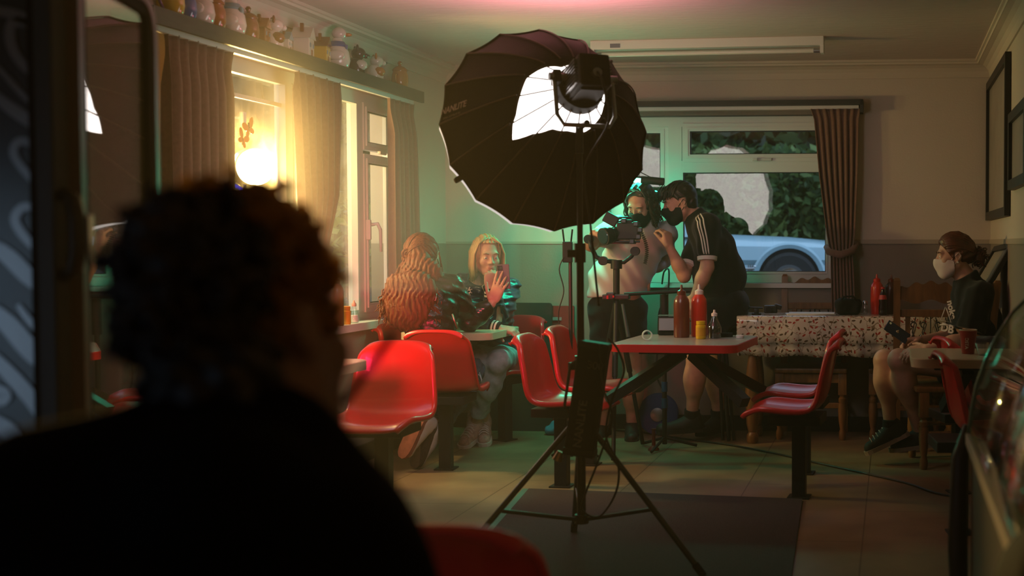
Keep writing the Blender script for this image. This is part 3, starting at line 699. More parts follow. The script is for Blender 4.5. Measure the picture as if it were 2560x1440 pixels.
# ---------------------------------------------------------------- tables
def rrect(w, d, r, n=8):
    out = []
    for cx, cy, a0 in ((w/2-r, d/2-r, 0), (-w/2+r, d/2-r, PI/2), (-w/2+r, -d/2+r, PI), (w/2-r, -d/2+r, 1.5*PI)):
        for i in range(n+1): a = a0+i/n*PI/2; out.append((cx+r*math.cos(a), cy+r*math.sin(a)))
    return out
def diner_table(label, c, w, d, top, edge, beams, rz=RZ, group='diner tables'):
    r = thing('diner_table', label, 'table', c, rz, group)
    b = MB(); b.prism(rrect(w-.008, d-.008, .076), .034, Matrix.Translation((0, 0, .7065))); b.build('tabletop', top, r)
    b = MB(); o = rrect(w, d, .08); q = rrect(w-.008, d-.008, .076)
    b.ring([[(x, y, .700) for x, y in q], [(x, y, .700) for x, y in o], [(x, y, .738) for x, y in o], [(x, y, .7395) for x, y in q]], False, False); b.build('edge_band', edge, r, smooth=35)
    b = MB(); b.box((0, 0, .69), (w*.62, d*.62, .02), .003); b.build('under_plate', M_post, r)
    for bx, by in beams:
        b = MB(); s0 = np.array((bx*.10, by*.10, .665)); s1 = np.array((bx, by, .445)); dv = nrm(s1-s0); sd = nrm(np.cross(dv, (0, 0, 1))); up = np.cross(sd, dv)
        R_ = []
        for P in (s0, s1): R_.append([P+sd*.028+up*.026, P-sd*.028+up*.026, P-sd*.028-up*.026, P+sd*.028-up*.026])
        b.ring(R_); b.build('beam', M_post, r)
    return r
diner_table('speckled laminate table with red edge carrying the sauce bottles', UC, .66, .72, M_lam, M_rededge, [(-.36, -.27), (.36, -.27), (-.36, .27), (.36, .27)], RZC)
TC = np.array((-1.829, 7.61, 0)); 
diner_table('cream table at the side window between the two seated women', TC-eX*.075-uL*.05, .54, .64, M_cream, M_cream, [(.09, -.36), (.09, .36)])
diner_table('cream table corner showing just right of the curly-haired man', np.array((-1.939, 5.36, 0))-eX*.21, .62, .56, M_cream, M_cream, [])
diner_table('cream table lit yellow between the fridge and the curly-haired man', np.array((-2.12, 3.72, 0)), .60, .60, M_cream, M_cream, [(0, .36)])
diner_table('cream table with the red paper cup by the glass counter', np.array((.86, 5.90, 0)), .55, .60, M_cream, M_cream, [(-.1, .33)])
# ---------------------------------------------------------------- pine table under a patterned cloth
M_pine = mat('orange_pine', (.26, .115, .035), .4, noise=.45, nscale=6, stretch=(6, 6, 1), coat=.2)
M_pinedk = mat('darker_pine', (.18, .08, .028), .45, noise=.45, nscale=6, stretch=(6, 6, 1), coat=.2)  # darker tone of the same pine
def turned_leg(b, x, y, h, s=1.0):
    b.box((x, y, h-.07), (.075*s, .075*s, .14), .004)
    b.lathe([(.024*s, 0), (.032*s, .015), (.032*s, .05), (.022*s, .07), (.026*s, .085), (.034*s, .12), (.040*s, h*.42), (.036*s, h*.55), (.024*s, h-.22), (.022*s, h-.2), (.036*s, h-.185), (.036*s, h-.165), (.024*s, h-.155), (.03*s, h-.14)], (x, y, 0), 20)
PT0 = np.array((-.262, 7.92, 0)); ptz = math.atan2(uB[1], uB[0]); PLN, PDP, PH = 1.36, .42, .795
pt = thing('pine_table', 'pine table against the back wall under the leaf patterned cloth', 'table', PT0, ptz)
b = MB(); b.box((PLN/2, PDP/2, PH-.018), (PLN, PDP, .03), .004); b.build('tabletop', M_pine, pt)
b = MB(); b.box((PLN/2, .06, PH-.085), (PLN-.16, .022, .10), .003); b.box((PLN/2, PDP-.06, PH-.085), (PLN-.16, .022, .10), .003); b.build('apron', M_pine, pt)
for x, y in ((.06, .06), (PLN-.06, .06), (.06, PDP-.06), (PLN-.06, PDP-.06)):
    b = MB(); turned_leg(b, x, y, PH-.035, 1.15); b.build('leg', M_pine, pt, smooth=40)
def leaf_cloth():
    m = mat('leaf_oilcloth', (.62, .56, .50), .16, spec=.6); nt = m.node_tree; bs = nt.nodes['Principled BSDF']
    tc = nt.nodes.new('ShaderNodeTexCoord')
    def N(t, **k):
        n = nt.nodes.new(t)
        for a, v in k.items(): setattr(n, a, v)
        return n
    def mathn(op, a, b_=None):
        n = N('ShaderNodeMath', operation=op)
        for i, v in enumerate((a, b_)):
            if v is None: continue
            if isinstance(v, (int, float)): n.inputs[i].default_value = v
            else: nt.links.new(v, n.inputs[i])
        return n.outputs[0]
    uv = tc.outputs['UV']
    nz = N('ShaderNodeTexNoise'); nz.inputs['Scale'].default_value = 18; nt.links.new(uv, nz.inputs['Vector'])
    ad = N('ShaderNodeVectorMath', operation='MULTIPLY_ADD'); nt.links.new(nz.outputs['Color'], ad.inputs[0]); ad.inputs[1].default_value = (.05, .05, 0); nt.links.new(uv, ad.inputs[2])
    vo = N('ShaderNodeTexVoronoi'); vo.feature = 'DISTANCE_TO_EDGE'; vo.inputs['Scale'].default_value = 13; nt.links.new(ad.outputs[0], vo.inputs['Vector'])
    stem = mathn('LESS_THAN', vo.outputs['Distance'], .016)
    v2 = N('ShaderNodeTexVoronoi'); v2.inputs['Scale'].default_value = 26; v2.inputs['Randomness'].default_value = .8; nt.links.new(uv, v2.inputs['Vector'])
    # leaf shape: an ellipse turned by a random angle in each cell
    sub = N('ShaderNodeVectorMath', operation='SUBTRACT'); nt.links.new(uv, sub.inputs[0]); nt.links.new(v2.outputs['Position'], sub.inputs[1])
    sc_ = N('ShaderNodeSeparateColor'); nt.links.new(v2.outputs['Color'], sc_.inputs[0])
    rt = N('ShaderNodeVectorRotate'); rt.rotation_type = 'Z_AXIS'; nt.links.new(sub.outputs[0], rt.inputs['Vector']); nt.links.new(mathn('MULTIPLY', sc_.outputs[0], 6.28), rt.inputs['Angle'])
    mp = N('ShaderNodeVectorMath', operation='MULTIPLY'); mp.inputs[1].default_value = (1/.0125, 1/.0055, 0); nt.links.new(rt.outputs[0], mp.inputs[0])
    ln = N('ShaderNodeVectorMath', operation='LENGTH'); nt.links.new(mp.outputs[0], ln.inputs[0])
    leaf = mathn('LESS_THAN', ln.outputs['Value'], 1.0)
    leaf = mathn('MULTIPLY', leaf, mathn('LESS_THAN', sc_.outputs[1], .82))
    c1 = N('ShaderNodeMix', data_type='RGBA'); c1.inputs[6].default_value = (.60, .53, .47, 1); c1.inputs[7].default_value = (.24, .17, .11, 1); nt.links.new(stem, c1.inputs[0])
    lc = N('ShaderNodeMix', data_type='RGBA'); lc.inputs[6].default_value = (.10, .06, .03, 1); lc.inputs[7].default_value = (.32, .03, .02, 1); nt.links.new(mathn('GREATER_THAN', sc_.outputs[2], .55), lc.inputs[0])
    c2 = N('ShaderNodeMix', data_type='RGBA'); nt.links.new(leaf, c2.inputs[0]); nt.links.new(c1.outputs[2], c2.inputs[6]); nt.links.new(lc.outputs[2], c2.inputs[7])
    nt.links.new(c2.outputs[2], bs.inputs['Base Color']); return m
def grid_uv(b, pts, uv):
    b.grid(pts); L = b.bm.loops.layers.uv.new('UVMap'); flat = [q for row in uv for q in row]
    b.bm.verts.index_update()
    for f in b.bm.faces:
        for l in f.loops: l[L].uv = flat[l.vert.index]
b = MB(); prof2 = [(PDP+.012, PH-.20), (PDP+.012, PH-.003), (PDP, PH+.004)]+[(PDP*t, PH+.004) for t in (.75, .5, .25)]+[(0, PH+.004), (-.010, PH-.002), (-.014, PH-.03), (-.018, PH-.09), (-.022, PH-.155), (-.004, PH-.163), (.004, PH-.20), (.012, PH-.245)]
acc = [0]
for i in range(1, len(prof2)): acc.append(acc[-1]+math.dist(prof2[i], prof2[i-1]))
pts = []; uv = []; NX = 60
for (y, z), s in zip(prof2, acc):
    row = []; ru = []
    for j in range(NX+1):
        x = -.03+(PLN+.06)*j/NX; dropk = max(0, min(1, (PH-z)/.25)); wv = .010*dropk*math.sin(j*.75)+.006*dropk*math.sin(j*1.9+1)
        row.append((x, y+(wv if y < .05 else 0), z+(.006*math.sin(j*.5) if z < PH-.24 else 0))); ru.append((x, s))
    pts.append(row); uv.append(ru)
grid_uv(b, pts, uv); ct = b.build('tablecloth', leaf_cloth(), smooth=True, solid=.002, fix=True); ct.location = PT0; ct.rotation_euler = (0, 0, ptz)
tag(ct, 'cream oilcloth with small leaf sprigs over the pine table', 'tablecloth')
# ---------------------------------------------------------------- pine chairs with carved rails and iron scrolls
M_iron = mat('wrought_iron', (.01, .01, .01), .5)
def pine_chair(label, loc, rz, m=M_pine):
    r = thing('pine_chair', label, 'chair', loc, rz, 'pine chairs')
    W2 = .20
    for sx in (-1, 1):
        b = MB(); x = sx*W2; q = []
        for y, z, h in ((-.19, 0, .022), (-.185, .45, .022), (-.20, .70, .021), (-.235, 1.03, .020), (-.237, 1.045, .012)): q.append([(x-h, y-h, z), (x+h, y-h, z), (x+h, y+h, z), (x-h, y+h, z)])
        b.ring(q); b.build('back_post', m, r)
        b = MB(); turned_leg(b, sx*W2, .17, .43, .72); b.build('leg', m, r, smooth=40)
        b = MB(); b.cyl((sx*W2, -.18, .20), (sx*W2, .17, .20), .013, n=10); b.build('stretcher', m, r, smooth=40)
    b = MB(); b.box((0, 0, .445), (.46, .44, .03), .010); b.build('seat', m, r)
    for y_ in (.17, -.18): b = MB(); b.box((0, y_, .395), (.36, .022, .06), .003); b.build('seat_rail', m, r)
    b = MB(); b.box((0, .17, .22), (.36, .02, .035), .004); b.build('front_stretcher', m, r)
    # carved top rail: scalloped upper edge
    n = 40; top = []; bot = []
    for i in range(n+1):
        x = -W2+.02+(2*W2-.04)*i/n; t = abs(x)/(W2-.02)
        top.append((x, .985+.035*math.cos(t*PI/2)+.010*math.cos(t*4*PI))); bot.append((x, .905+.012*math.cos(t*2*PI)))
    poly = bot+top[::-1]
    T = Matrix.Translation((0, -.232, 0)) @ Matrix.Rotation(PI/2, 4, 'X'); T = Matrix.Translation((0, -.212, 0)) @ Matrix.Rotation(PI/2, 4, 'X')
    b = MB(); b.prism(poly, .026, T); b.build('top_rail', m, r)
    b = MB(); b.box((0, -.213, .835), (2*W2-.04, .022, .045), .005); b.build('middle_rail', m, r)
    b = MB(); b.box((0, -.192, .60), (2*W2-.04, .022, .05), .005); b.build('lower_rail', m, r)
    for sx in (-1, 1):
        b = MB(); b.box((sx*.135, -.203, .715), (.03, .02, .20), .003); b.build('splat', m, r)
    b = MB()
    def arc(cx, cz, rr, a0, a1, N=12): return [(cx+rr*math.cos(a0+(a1-a0)*i/N), -.203, cz+rr*math.sin(a0+(a1-a0)*i/N)) for i in range(N+1)]
    for sx in (-1, 1):
        for cx in (.03, .088):
            b.tube([(sx*cx, -.203, .625)]+[(sx*cx+sx*.02*math.sin(t*PI), -.203, .625+.12*t) for t in (.3, .6)]+arc(sx*(cx+.012), .765, .016, PI if sx > 0 else 0, -PI*.5 if sx > 0 else PI*1.5), .004, 6)
            b.tube([(sx*(cx-.02), -.203, .625), (sx*(cx+.02), -.203, .72), (sx*cx, -.203, .81)], .004, 6)
    b.tube([(0, -.203, .62), (0, -.203, .815)], .004, 6); b.build('iron_scrollwork', M_iron, r)
    return r
pine_chair('carved pine chair behind the clothed table, under the window with the blue car', at(2032, 700, 8.28)*np.array((1, 1, 0)), PI+ptz)
pine_chair('carved pine chair with its back to the camera, left of the masked woman', at(2324, 700, 7.80)*np.array((1, 1, 0)), -.08, M_pinedk)
pine_chair('carved pine chair in the back corner behind the dark sauce bottle', at(2262, 700, 8.26)*np.array((1, 1, 0)), PI+ptz, M_pinedk)
WCH = pine_chair('heavy pine chair the masked woman sits on, side-on', np.array((.93, 7.25, 0)), PI/2+.06)
# ---------------------------------------------------------------- softbox on its stand
HD = at(1448, 222, 5.0); RC = at(1366, 322, 5.42); AX = nrm(RC-HD); DL = float(np.linalg.norm(RC-HD))
Xs = nrm(np.cross(AX, (0, 0, 1))); Ys = np.cross(Xs, AX)          # Xs to the right as seen from behind, Ys up
M_cloth = mat('black_nylon', (.005, .0042, .004), .7, spec=.15, bump=.25, bscale=140)
M_rib = mat('brown_piping', (.07, .045, .03), .6)
M_lining = mat('white_lining', (.55, .55, .57), .6)
M_diff = emission('glowing_diffuser', (1.0, .89, .83), 4.2)
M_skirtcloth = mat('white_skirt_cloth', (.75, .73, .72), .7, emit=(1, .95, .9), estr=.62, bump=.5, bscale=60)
sb = thing('softbox', 'large round black softbox glowing white inside, turned away on its stand', 'softbox', HD)
NG = 16; RIM = .44; RING = .078
def prof_r(t): return RING+(RIM-RING)*t**.60
def pt_s(t, ph, inset=0):
    g = ph/(2*PI/NG); fr = abs((g % 1)-.5)*2      # 1 on a rib, 0 between
    r = (prof_r(t)-inset)*(1-.035*(1-fr**2)*min(1, t*2))
    return HD+AX*(DL*(.02+.98*t)+inset*.6)+r*(math.cos(ph)*Xs+math.sin(ph)*Ys)
def hole(ph):
    """opened zip panel: how far out the cloth is folded away, by direction"""
    d = (math.degrees(ph) % 360)
    tab = [(0, .03), (20, .03), (32, .20), (40, .03), (120, .03), (140, .10), (160, .17), (180, .20), (198, .27), (214, .40), (222, .24), (235, .13), (255, .10), (280, .10), (300, .07), (330, .04), (360, .03)]
    return float(np.interp(d, [a for a, _ in tab], [c for _, c in tab]))
NA = NG*8; cols = []
for layer, inset in (('cloth', 0), ('lining', .012)):
    pts = []
    for j in range(NA+1):
        ph = 2*PI*j/NA; t0 = hole(ph)
        pts.append([pt_s(t0+(1-t0)*(i/22)**1.1, ph, inset if i < 22 else 0) for i in range(23)])
    b = MB(); b.grid(pts); b.build('outer_cloth' if layer == 'cloth' else 'lining', M_cloth if layer == 'cloth' else M_lining, sb, True, smooth=30, fix=False)
for g in range(NG):
    ph = 2*PI*g/NG; t0 = max(.05, hole(ph)); b = MB()
    b.tube([pt_s(t0+(1-t0)*i/14, ph, -.004) for i in range(15)], .0035, 6); b.build('rib', M_rib, sb, True)
    b = MB(); b.tube([HD+AX*.0+.07*(math.cos(ph)*Xs+math.sin(ph)*Ys), pt_s(t0, ph, .01)], .0032, 6); b.cyl(HD+.07*(math.cos(ph)*Xs+math.sin(ph)*Ys), HD+AX*.01+.10*(math.cos(ph)*Xs+math.sin(ph)*Ys), .0055, n=8); b.build('rod', M_steel, sb, True)
FR = HD+AX*DL
def rim_pt(j, r, off): 
    ph = 2*PI*j/NA; g = ph/(2*PI/NG); fr = abs((g % 1)-.5)*2; q = r*(1-.035*(1-fr**2))
    return FR+AX*off+q*(math.cos(ph)*Xs+math.sin(ph)*Ys)
b = MB(); b.ring([[rim_pt(j, RIM*.995, -.002) for j in range(NA)], [rim_pt(j, RIM*1.0, .025) for j in range(NA)], [rim_pt(j, RIM*.985, .062) for j in range(NA)]], False, False); b.build('skirt', M_skirtcloth, sb, True, smooth=40)
b = MB(); rr_ = [[rim_pt(j, RIM*.985*q, .062+.03*(1-q*q)) for j in range(NA)] for q in (1, .8, .5, .2, .02)]; b.ring(rr_, False, True); b.build('diffuser', M_diff, sb, True, smooth=40)
b = MB(); b.tube([rim_pt(j, RIM*1.004, 0) for j in range(NA)], .006, 6, closed=True); b.build('rim_piping', M_cloth, sb, True)
ph = math.radians(231); p0 = pt_s(.985, ph); b = MB(); b.cyl(p0-AX*.02, p0+nrm(p0-FR)*.035+AX*.0, .012, .016, 8)
b = MB(); ph = math.radians(211); p0 = pt_s(1, ph); b.box(p0+nrm(p0-FR)*.012, (.05, .03, .022), .008, frame3((0, 0, 0), nrm(p0-FR), AX).to_3x3()); b.build('zip_pull', M_blackmatte, sb, True)
# printed name on the left panel
M_print = mat('grey_print', (.60, .55, .52), .6); M_print2 = mat('dim_print', (.22, .19, .17), .6)
ph = math.radians(173)
tO = pt_s(.86, ph, -.004); tx = nrm(pt_s(.70, math.radians(172), 0)-pt_s(.93, math.radians(172), 0)); ty = nrm(pt_s(.86, ph-.05)-pt_s(.86, ph+.05))
text_mesh('NANLITE', .040, frame3(tO, tx, ty), M_print, 'printed_name', sb, True, bold=.0006)
tO2 = pt_s(.86, ph+.085, -.004); text_mesh('PARA SOFTBOX 90', .013, frame3(tO2, tx, ty), M_print2, 'printed_size', sb, True)
# light head
hd = thing('studio_light', 'black LED studio light head with finned rear plugged into the softbox', 'light', HD)
Rh = frame3((0, 0, 0), Xs, Ys).to_3x3()      # local x right, y up, z toward the camera (back)
def HP(x, y, z): return HD+Xs*x+Ys*y-AX*z
M_lightblk = mat('light_housing', (.012, .012, .013), .6, spec=.3)
b = MB(); b.smooth = False; b.cyl(HP(0, 0, -.02), HP(0, 0, .035), .098, .092, 40); b.build('speed_ring', M_lightblk, hd, True, 40)
b = MB(); b.box(HP(0, .0, .12), (.12, .125, .19), .012, Rh); b.build('housing', M_lightblk, hd, True)
b = MB()
for i in range(8): b.box(HP(-.066, -.045+.013*i, .11), (.012, .004, .15), 0, Rh); b.box(HP(.066, -.045+.013*i, .11), (.012, .004, .15), 0, Rh)
b.build('cooling_fins', M_steel, hd, True)
b = MB(); b.box(HP(0, -.066, .11), (.10, .006, .13), .002, Rh); b.build('vent_grille', mat('vent_mesh', (.05, .05, .05), .5, bump=.8, bscale=900), hd, True)
b = MB(); b.cyl(HP(0, -.02, .214), HP(0, -.02, .235), .018, n=16); b.build('power_socket', M_steel, hd, True, 40)
YK0 = HP(0, -.17, .06)
b = MB(); b.tube([HP(-.115, .02, .06), HP(-.115, -.13, .06), HP(-.09, -.17, .06), HP(.09, -.17, .06), HP(.115, -.13, .06), HP(.115, .02, .06)], .009, 8)
b.cyl(HP(-.135, .02, .06), HP(-.06, .02, .06), .016, n=16); b.cyl(HP(.06, .02, .06), HP(.135, .02, .06), .016, n=16); b.build('yoke', M_steel, hd, True, 40)
b = MB(); b.box(HP(-.105, .02, .05), (.03, .05, .06), .006, Rh); b.build('tilt_lock', M_lightblk, hd, True)
b = MB(); b.box(HP(.02, .02, .2165), (.07, .04, .003), .001, Rh); b.build('display', mat('dark_display', (.02, .022, .03), .15), hd, True)
# stand
SX, SY = HD[0]+.0, 5.0
st = thing('light_stand', 'black tripod light stand holding the round softbox, front centre', 'stand', (SX, SY, 0))
M_stand = mat('stand_black', (.016, .015, .015), .3, spec=.6)
zt_ = YK0[2]
for i, (z0, z1, r) in enumerate(((.16, .78, .0175), (.55, 1.22, .0145), (1.05, zt_, .0115))):
    b = MB(); b.cyl((SX, SY, z0), (SX, SY, z1), r, n=16); b.build('column', M_stand, st, True, 40)
for z, r in ((.78, .024), (1.22, .022)):
    b = MB(); b.cyl((SX, SY, z-.045), (SX, SY, z+.03), r, n=16); b.box((SX-.03, SY-.01, z-.01), (.035, .018, .03), .004); b.build('collar', M_stand, st, True, 40)
b = MB(); b.cyl((SX, SY, zt_-.1), (SX, SY, zt_), .016, n=12); b.cyl((SX, SY, zt_), (YK0[0], YK0[1], zt_+.01), .012, n=10); b.build('spigot', M_stand, st, True, 40)
b = MB(); b.cyl((SX, SY, .53), (SX, SY, .575), .032, n=16); b.build('leg_collar', M_stand, st, True, 40)
b = MB(); b.cyl((SX, SY, .15), (SX, SY, .185), .028, n=16); b.build('brace_collar', M_stand, st, True, 40)
for k, a in enumerate((math.radians(213), math.radians(332), math.radians(103))):
    d = np.array((math.cos(a), math.sin(a), 0)); L0 = np.array((SX, SY, .55))+d*.03; L1 = np.array((SX, SY, .012))+d*(.56 if k < 2 else .48)
    b = MB(); b.cyl(L0, L1, .0115, n=12); lg = b.build('leg', M_stand, st, True, 40)
    b = MB(); b.cyl(L1+nrm(L0-L1)*.05, L1-nrm(L0-L1)*.002, .0145, n=12); b.build('rubber_foot', M_blackmatte, lg, True, 40)
    b = MB(); b.cyl(np.array((SX, SY, .168))+d*.025, L0+(L1-L0)*.58, .008, n=10); b.build('brace', M_stand, st, True, 40)
M_brass = mat('worn_brass', (.5, .36, .2), .35, 1)
b = MB(); b.sphere((SX-.035, SY-.02, .56), .014, 12); b.sphere((SX+.032, SY-.02, .56), .010, 12); b.build('knob', M_brass, st, True, True)
# power ballast hung on the stand
BT = np.array((SX+.065, SY-.05, .865)); bx = nrm(np.array((-.145, 0, -1))); bs = nrm(np.array((1, -.05, -.145)))
pb = thing('power_supply', 'long black power supply slung on the light stand, white lettering down its side', 'power supply', BT)
Rb = frame3((0, 0, 0), bs, -bx).to_3x3()
b = MB(); b.box(BT+bx*.22, (.115, .44, .085), .012, Rb); b.build('case', M_blackmatte, pb, True)
for q in (.012, .428): b = MB(); b.box(BT+bx*q, (.122, .03, .092), .008, Rb); b.build('end_bumper', M_lightblk, pb, True)
fz = nrm(np.cross(bs, -bx)); fo = BT+fz*.0435
text_mesh('NANLITE', .045, frame3(fo+bx*.315-bs*.005, -bx, nrm(np.cross(fz, -bx))), mat('pale_print', (.16, .16, .15), .6), 'printed_name', pb, True, bold=.0008)
text_mesh('300', .042, frame3(fo+bx*.085+bs*.02, bs, -bx), mat('dim_label', (.05, .048, .045), .6), 'printed_number', pb, True, bold=.0006)
b = MB(); b.tube([BT+fz*-.045+bx*.06-bs*.05, BT-bs*.085+bx*.10, BT-bs*.085+bx*.26, BT+fz*-.045+bx*.32-bs*.05], .006, 8); b.build('hang_strap', M_rib, pb, True, True)
b = MB(); b.cyl(BT-bs*.075+bx*.44, BT-bs*.085+bx*.475, .013, .02, 12); b.build('plug', M_brass, pb, True, 40)
# cables
M_cable = mat('black_cable', (.012, .012, .012), .45)
def cable(name, label, pts, r, m=M_cable, res=6, group=None):
    P = [np.array(p, float) for p in pts]; out = []
    for i in range(len(P)-1):
        p0, p1, p2, p3 = P[max(0, i-1)], P[i], P[i+1], P[min(len(P)-1, i+2)]
        for k in range(res):
            t = k/res; out.append(.5*((2*p1)+(p2-p0)*t+(2*p0-5*p1+4*p2-p3)*t*t+(3*p1-p0-3*p2+p3)*t**3))
    out.append(P[-1]); b = MB(); b.tube(out, r, 8); return tag(b.build(name, m, None, True, True), label, 'cable', group)
cable('power_cable', 'black cable hanging from the studio light down the stand', [HP(0, -.02, .235), HP(.0, -.08, .28), HP(.02, -.22, .25), at(1462, 420, 4.93), at(1476, 560, 4.93), at(1490, 700, 4.93), at(1497, 765, 4.93)], .0045)
cable('power_cable', 'black cable looped low round the foot of the light stand', [at(1520, 845, 4.90), at(1545, 875, 4.86), at(1560, 930, 4.85), at(1530, 1000, 4.86), at(1515, 1090, 4.86), at(1545, 1160, 4.86), at(1540, 1230, 4.87), at(1500, 1290, 4.87), at(1460, 1280, 4.88), at(1458, 1250, 4.89), at(1500, 1140, 4.88), at(1530, 1040, 4.88), at(1505, 960, 4.88), at(1500, 860, 4.90)], .0042)
fc = [ground(1470, 1062), ground(1540, 1078), ground(1620, 1085), ground(1700, 1098), ground(1830, 1116), ground(1950, 1139), ground(2060, 1164), ground(2160, 1186), ground(2270, 1212), ground(2340, 1236), ground(2420, 1250)]
cable('floor_cable', 'thin black cable running right across the floor behind the bottle table', [p+np.array((0, 0, .007)) for p in fc], .0055)
# clamp-on transmitter pole behind the softbox
tp = thing('monitor_stand', 'thin dark pole with a small wireless receiver left of the cameraman', 'stand', at(1426, 700, 7.35)*np.array((1, 1, 0)))
o = tp.location
b = MB(); b.cyl((o[0], o[1], .02), (o[0], o[1], 1.22), .011, n=10); b.build('pole', M_stand, tp, True, 40)
b = MB()
for a in (.4, 2.5, 4.6): b.cyl((o[0], o[1], .10), (o[0]+.16*math.cos(a), o[1]+.16*math.sin(a), .01), .008, n=8)
b.build('feet', M_stand, tp, True, 40)
b = MB(); b.box((o[0]-.01, o[1]-.03, 1.20), (.055, .035, .12), .006); b.build('receiver', M_lightblk, tp, True)
b = MB()
for q in (-.02, .02): b = MB(); b.cyl((o[0]-.01+q, o[1]-.03, 1.26), (o[0]-.01+q*1.4, o[1]-.03, 1.33), .005, n=8); b.build('antenna', M_blackmatte, tp, True, 40)
cable('signal_cable', 'thin dark wire dangling from the wireless receiver', [(o[0]-.03, o[1]-.05, 1.17), (o[0]-.055, o[1]-.05, 1.10), (o[0]-.03, o[1]-.05, .98), (o[0]-.06, o[1]-.05, .86), (o[0]-.055, o[1]-.05, .74)], .0035)
# green tube light
TB1 = at(1655, 454, 7.93); TB0 = TB1+np.array((-.80, .06, .075))
tl = thing('tube_light', 'glowing green tube light hung above the cameraman', 'light', (TB0+TB1)/2)
dv = nrm(TB1-TB0); dn = nrm(np.array((0, -.35, -1))-dv*np.dot(dv, np.array((0, -.35, -1)))); sd = np.cross(dv, dn)
def halfring(P, r, a0, a1, n=9, inner=0): return [P+r*(math.cos(a0+(a1-a0)*i/n)*dn+math.sin(a0+(a1-a0)*i/n)*sd) for i in range(n+1)]
b = MB(); b.ring([halfring(TB0, .021, PI*.5, PI*1.5), halfring(TB1, .021, PI*.5, PI*1.5)]); b.build('body', M_lightblk, tl, True, 40)
b = MB(); b.ring([halfring(TB0+dv*.04, .020, -PI*.5, PI*.5), halfring(TB1-dv*.13, .020, -PI*.5, PI*.5)]); b.build('diffuser', emission('green_glow', (.02, 1.0, .55), 155), tl, True, 40)
for q0, q1 in ((TB1-dv*.13, TB1+dv*.012), (TB0-dv*.012, TB0+dv*.04)): b = MB(); b.cyl(q0, q1, .024, n=14); b.build('end_cap', M_lightblk, tl, True, 40)
tj = TB1-dv*.07
cable('hanging_wire', 'thin wire holding up the green tube light', [tj+np.array((0, 0, .02)), tj+np.array((-.08, .01, .06)), tj+np.array((-.2, .02, .13)), np.array((tj[0]-.45, tj[1]+.05, CEIL))], .003)
# ---------------------------------------------------------------- outside: car, hedges, ground, film lamp
M_asph = mat('asphalt', (.05, .05, .05), .9, noise=.3, nscale=5)
b = MB(); b.box((-4, 20, .27), (60, 22.4, .5)); tag(b.build('ground_outside', M_asph), kind='structure')
b = MB(); b.box((-9.2, 3.5, -.1), (12.6, 12, .5)); tag(b.build('ground_side', mat('pale_paving', (.50, .50, .50), .9, noise=.2, nscale=3)), kind='structure')
def hedge(name, label, lo, hi, n, cols, size, seed, rough=.6, core=True):
    r = np.random.default_rng(seed); lo = np.array(lo, float); hi = np.array(hi, float)
    P = lo+(hi-lo)*r.random((n, 3)); P[:, 1] += .25*np.sin(P[:, 0]*3)+.2*np.sin(P[:, 2]*4+P[:, 0]*5)
    d = r.normal(size=(n, 3)); d /= np.linalg.norm(d, axis=1)[:, None]; q = np.cross(d, r.normal(size=(n, 3))); q /= np.linalg.norm(q, axis=1)[:, None]
    s = size*(.6+.8*r.random(n))[:, None]
    V = np.stack([P-d*s, P+q*s*.45, P+d*s, P-q*s*.45], 1).reshape(-1, 3)
    o = np_mesh(name, V, np.arange(4*n).reshape(-1, 4), cols, smooth=False)
    o.data.polygons.foreach_set('material_index', r.integers(0, len(cols), n).astype(np.int32))
    return tag(o, label, 'hedge', kind='stuff')
M_lf = [mat('leaf_'+n_, c, .55, spec=.3) for n_, c in (('dark', (.035, .075, .022)), ('mid', (.06, .12, .03)), ('light', (.11, .17, .045)))]
hedge('hedge', 'bushy green hedge outside the back window beyond the pale blue car', (-5.5, 17.6, .5), (4.5, 18.6, 2.6), 15000, M_lf, .085, 3)
hedge('tree_belt', 'darker tall trees above the hedge outside the back window', (-7, 19.5, 1.8), (6, 20.5, 6.5), 9000, [M_lf[0], mat('leaf_grey', (.04, .06, .035), .7)], .17, 5)['category'] = 'trees'
b = MB(); b.box((-1, 21.2, 3), (22, .4, 6)); tag(b.build('bank', mat('dark_bank', (.02, .03, .018), .9)), kind='structure')
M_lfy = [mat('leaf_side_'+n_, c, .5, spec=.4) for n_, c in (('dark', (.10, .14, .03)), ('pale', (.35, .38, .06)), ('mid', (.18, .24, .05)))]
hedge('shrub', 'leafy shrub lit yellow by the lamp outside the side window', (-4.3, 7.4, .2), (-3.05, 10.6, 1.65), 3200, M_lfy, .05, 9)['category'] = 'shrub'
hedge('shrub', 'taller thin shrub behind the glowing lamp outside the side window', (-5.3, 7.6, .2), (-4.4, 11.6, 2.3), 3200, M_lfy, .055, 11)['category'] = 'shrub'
b = MB(); b.box((-6.6, 9, 1.5), (.1, 12, 3.2)); b.rot = 0; tag(b.build('fence_outside', mat('weathered_fence', (.12, .10, .06), .9, noise=.4, nscale=4, stretch=(1, 8, .3))), kind='structure')
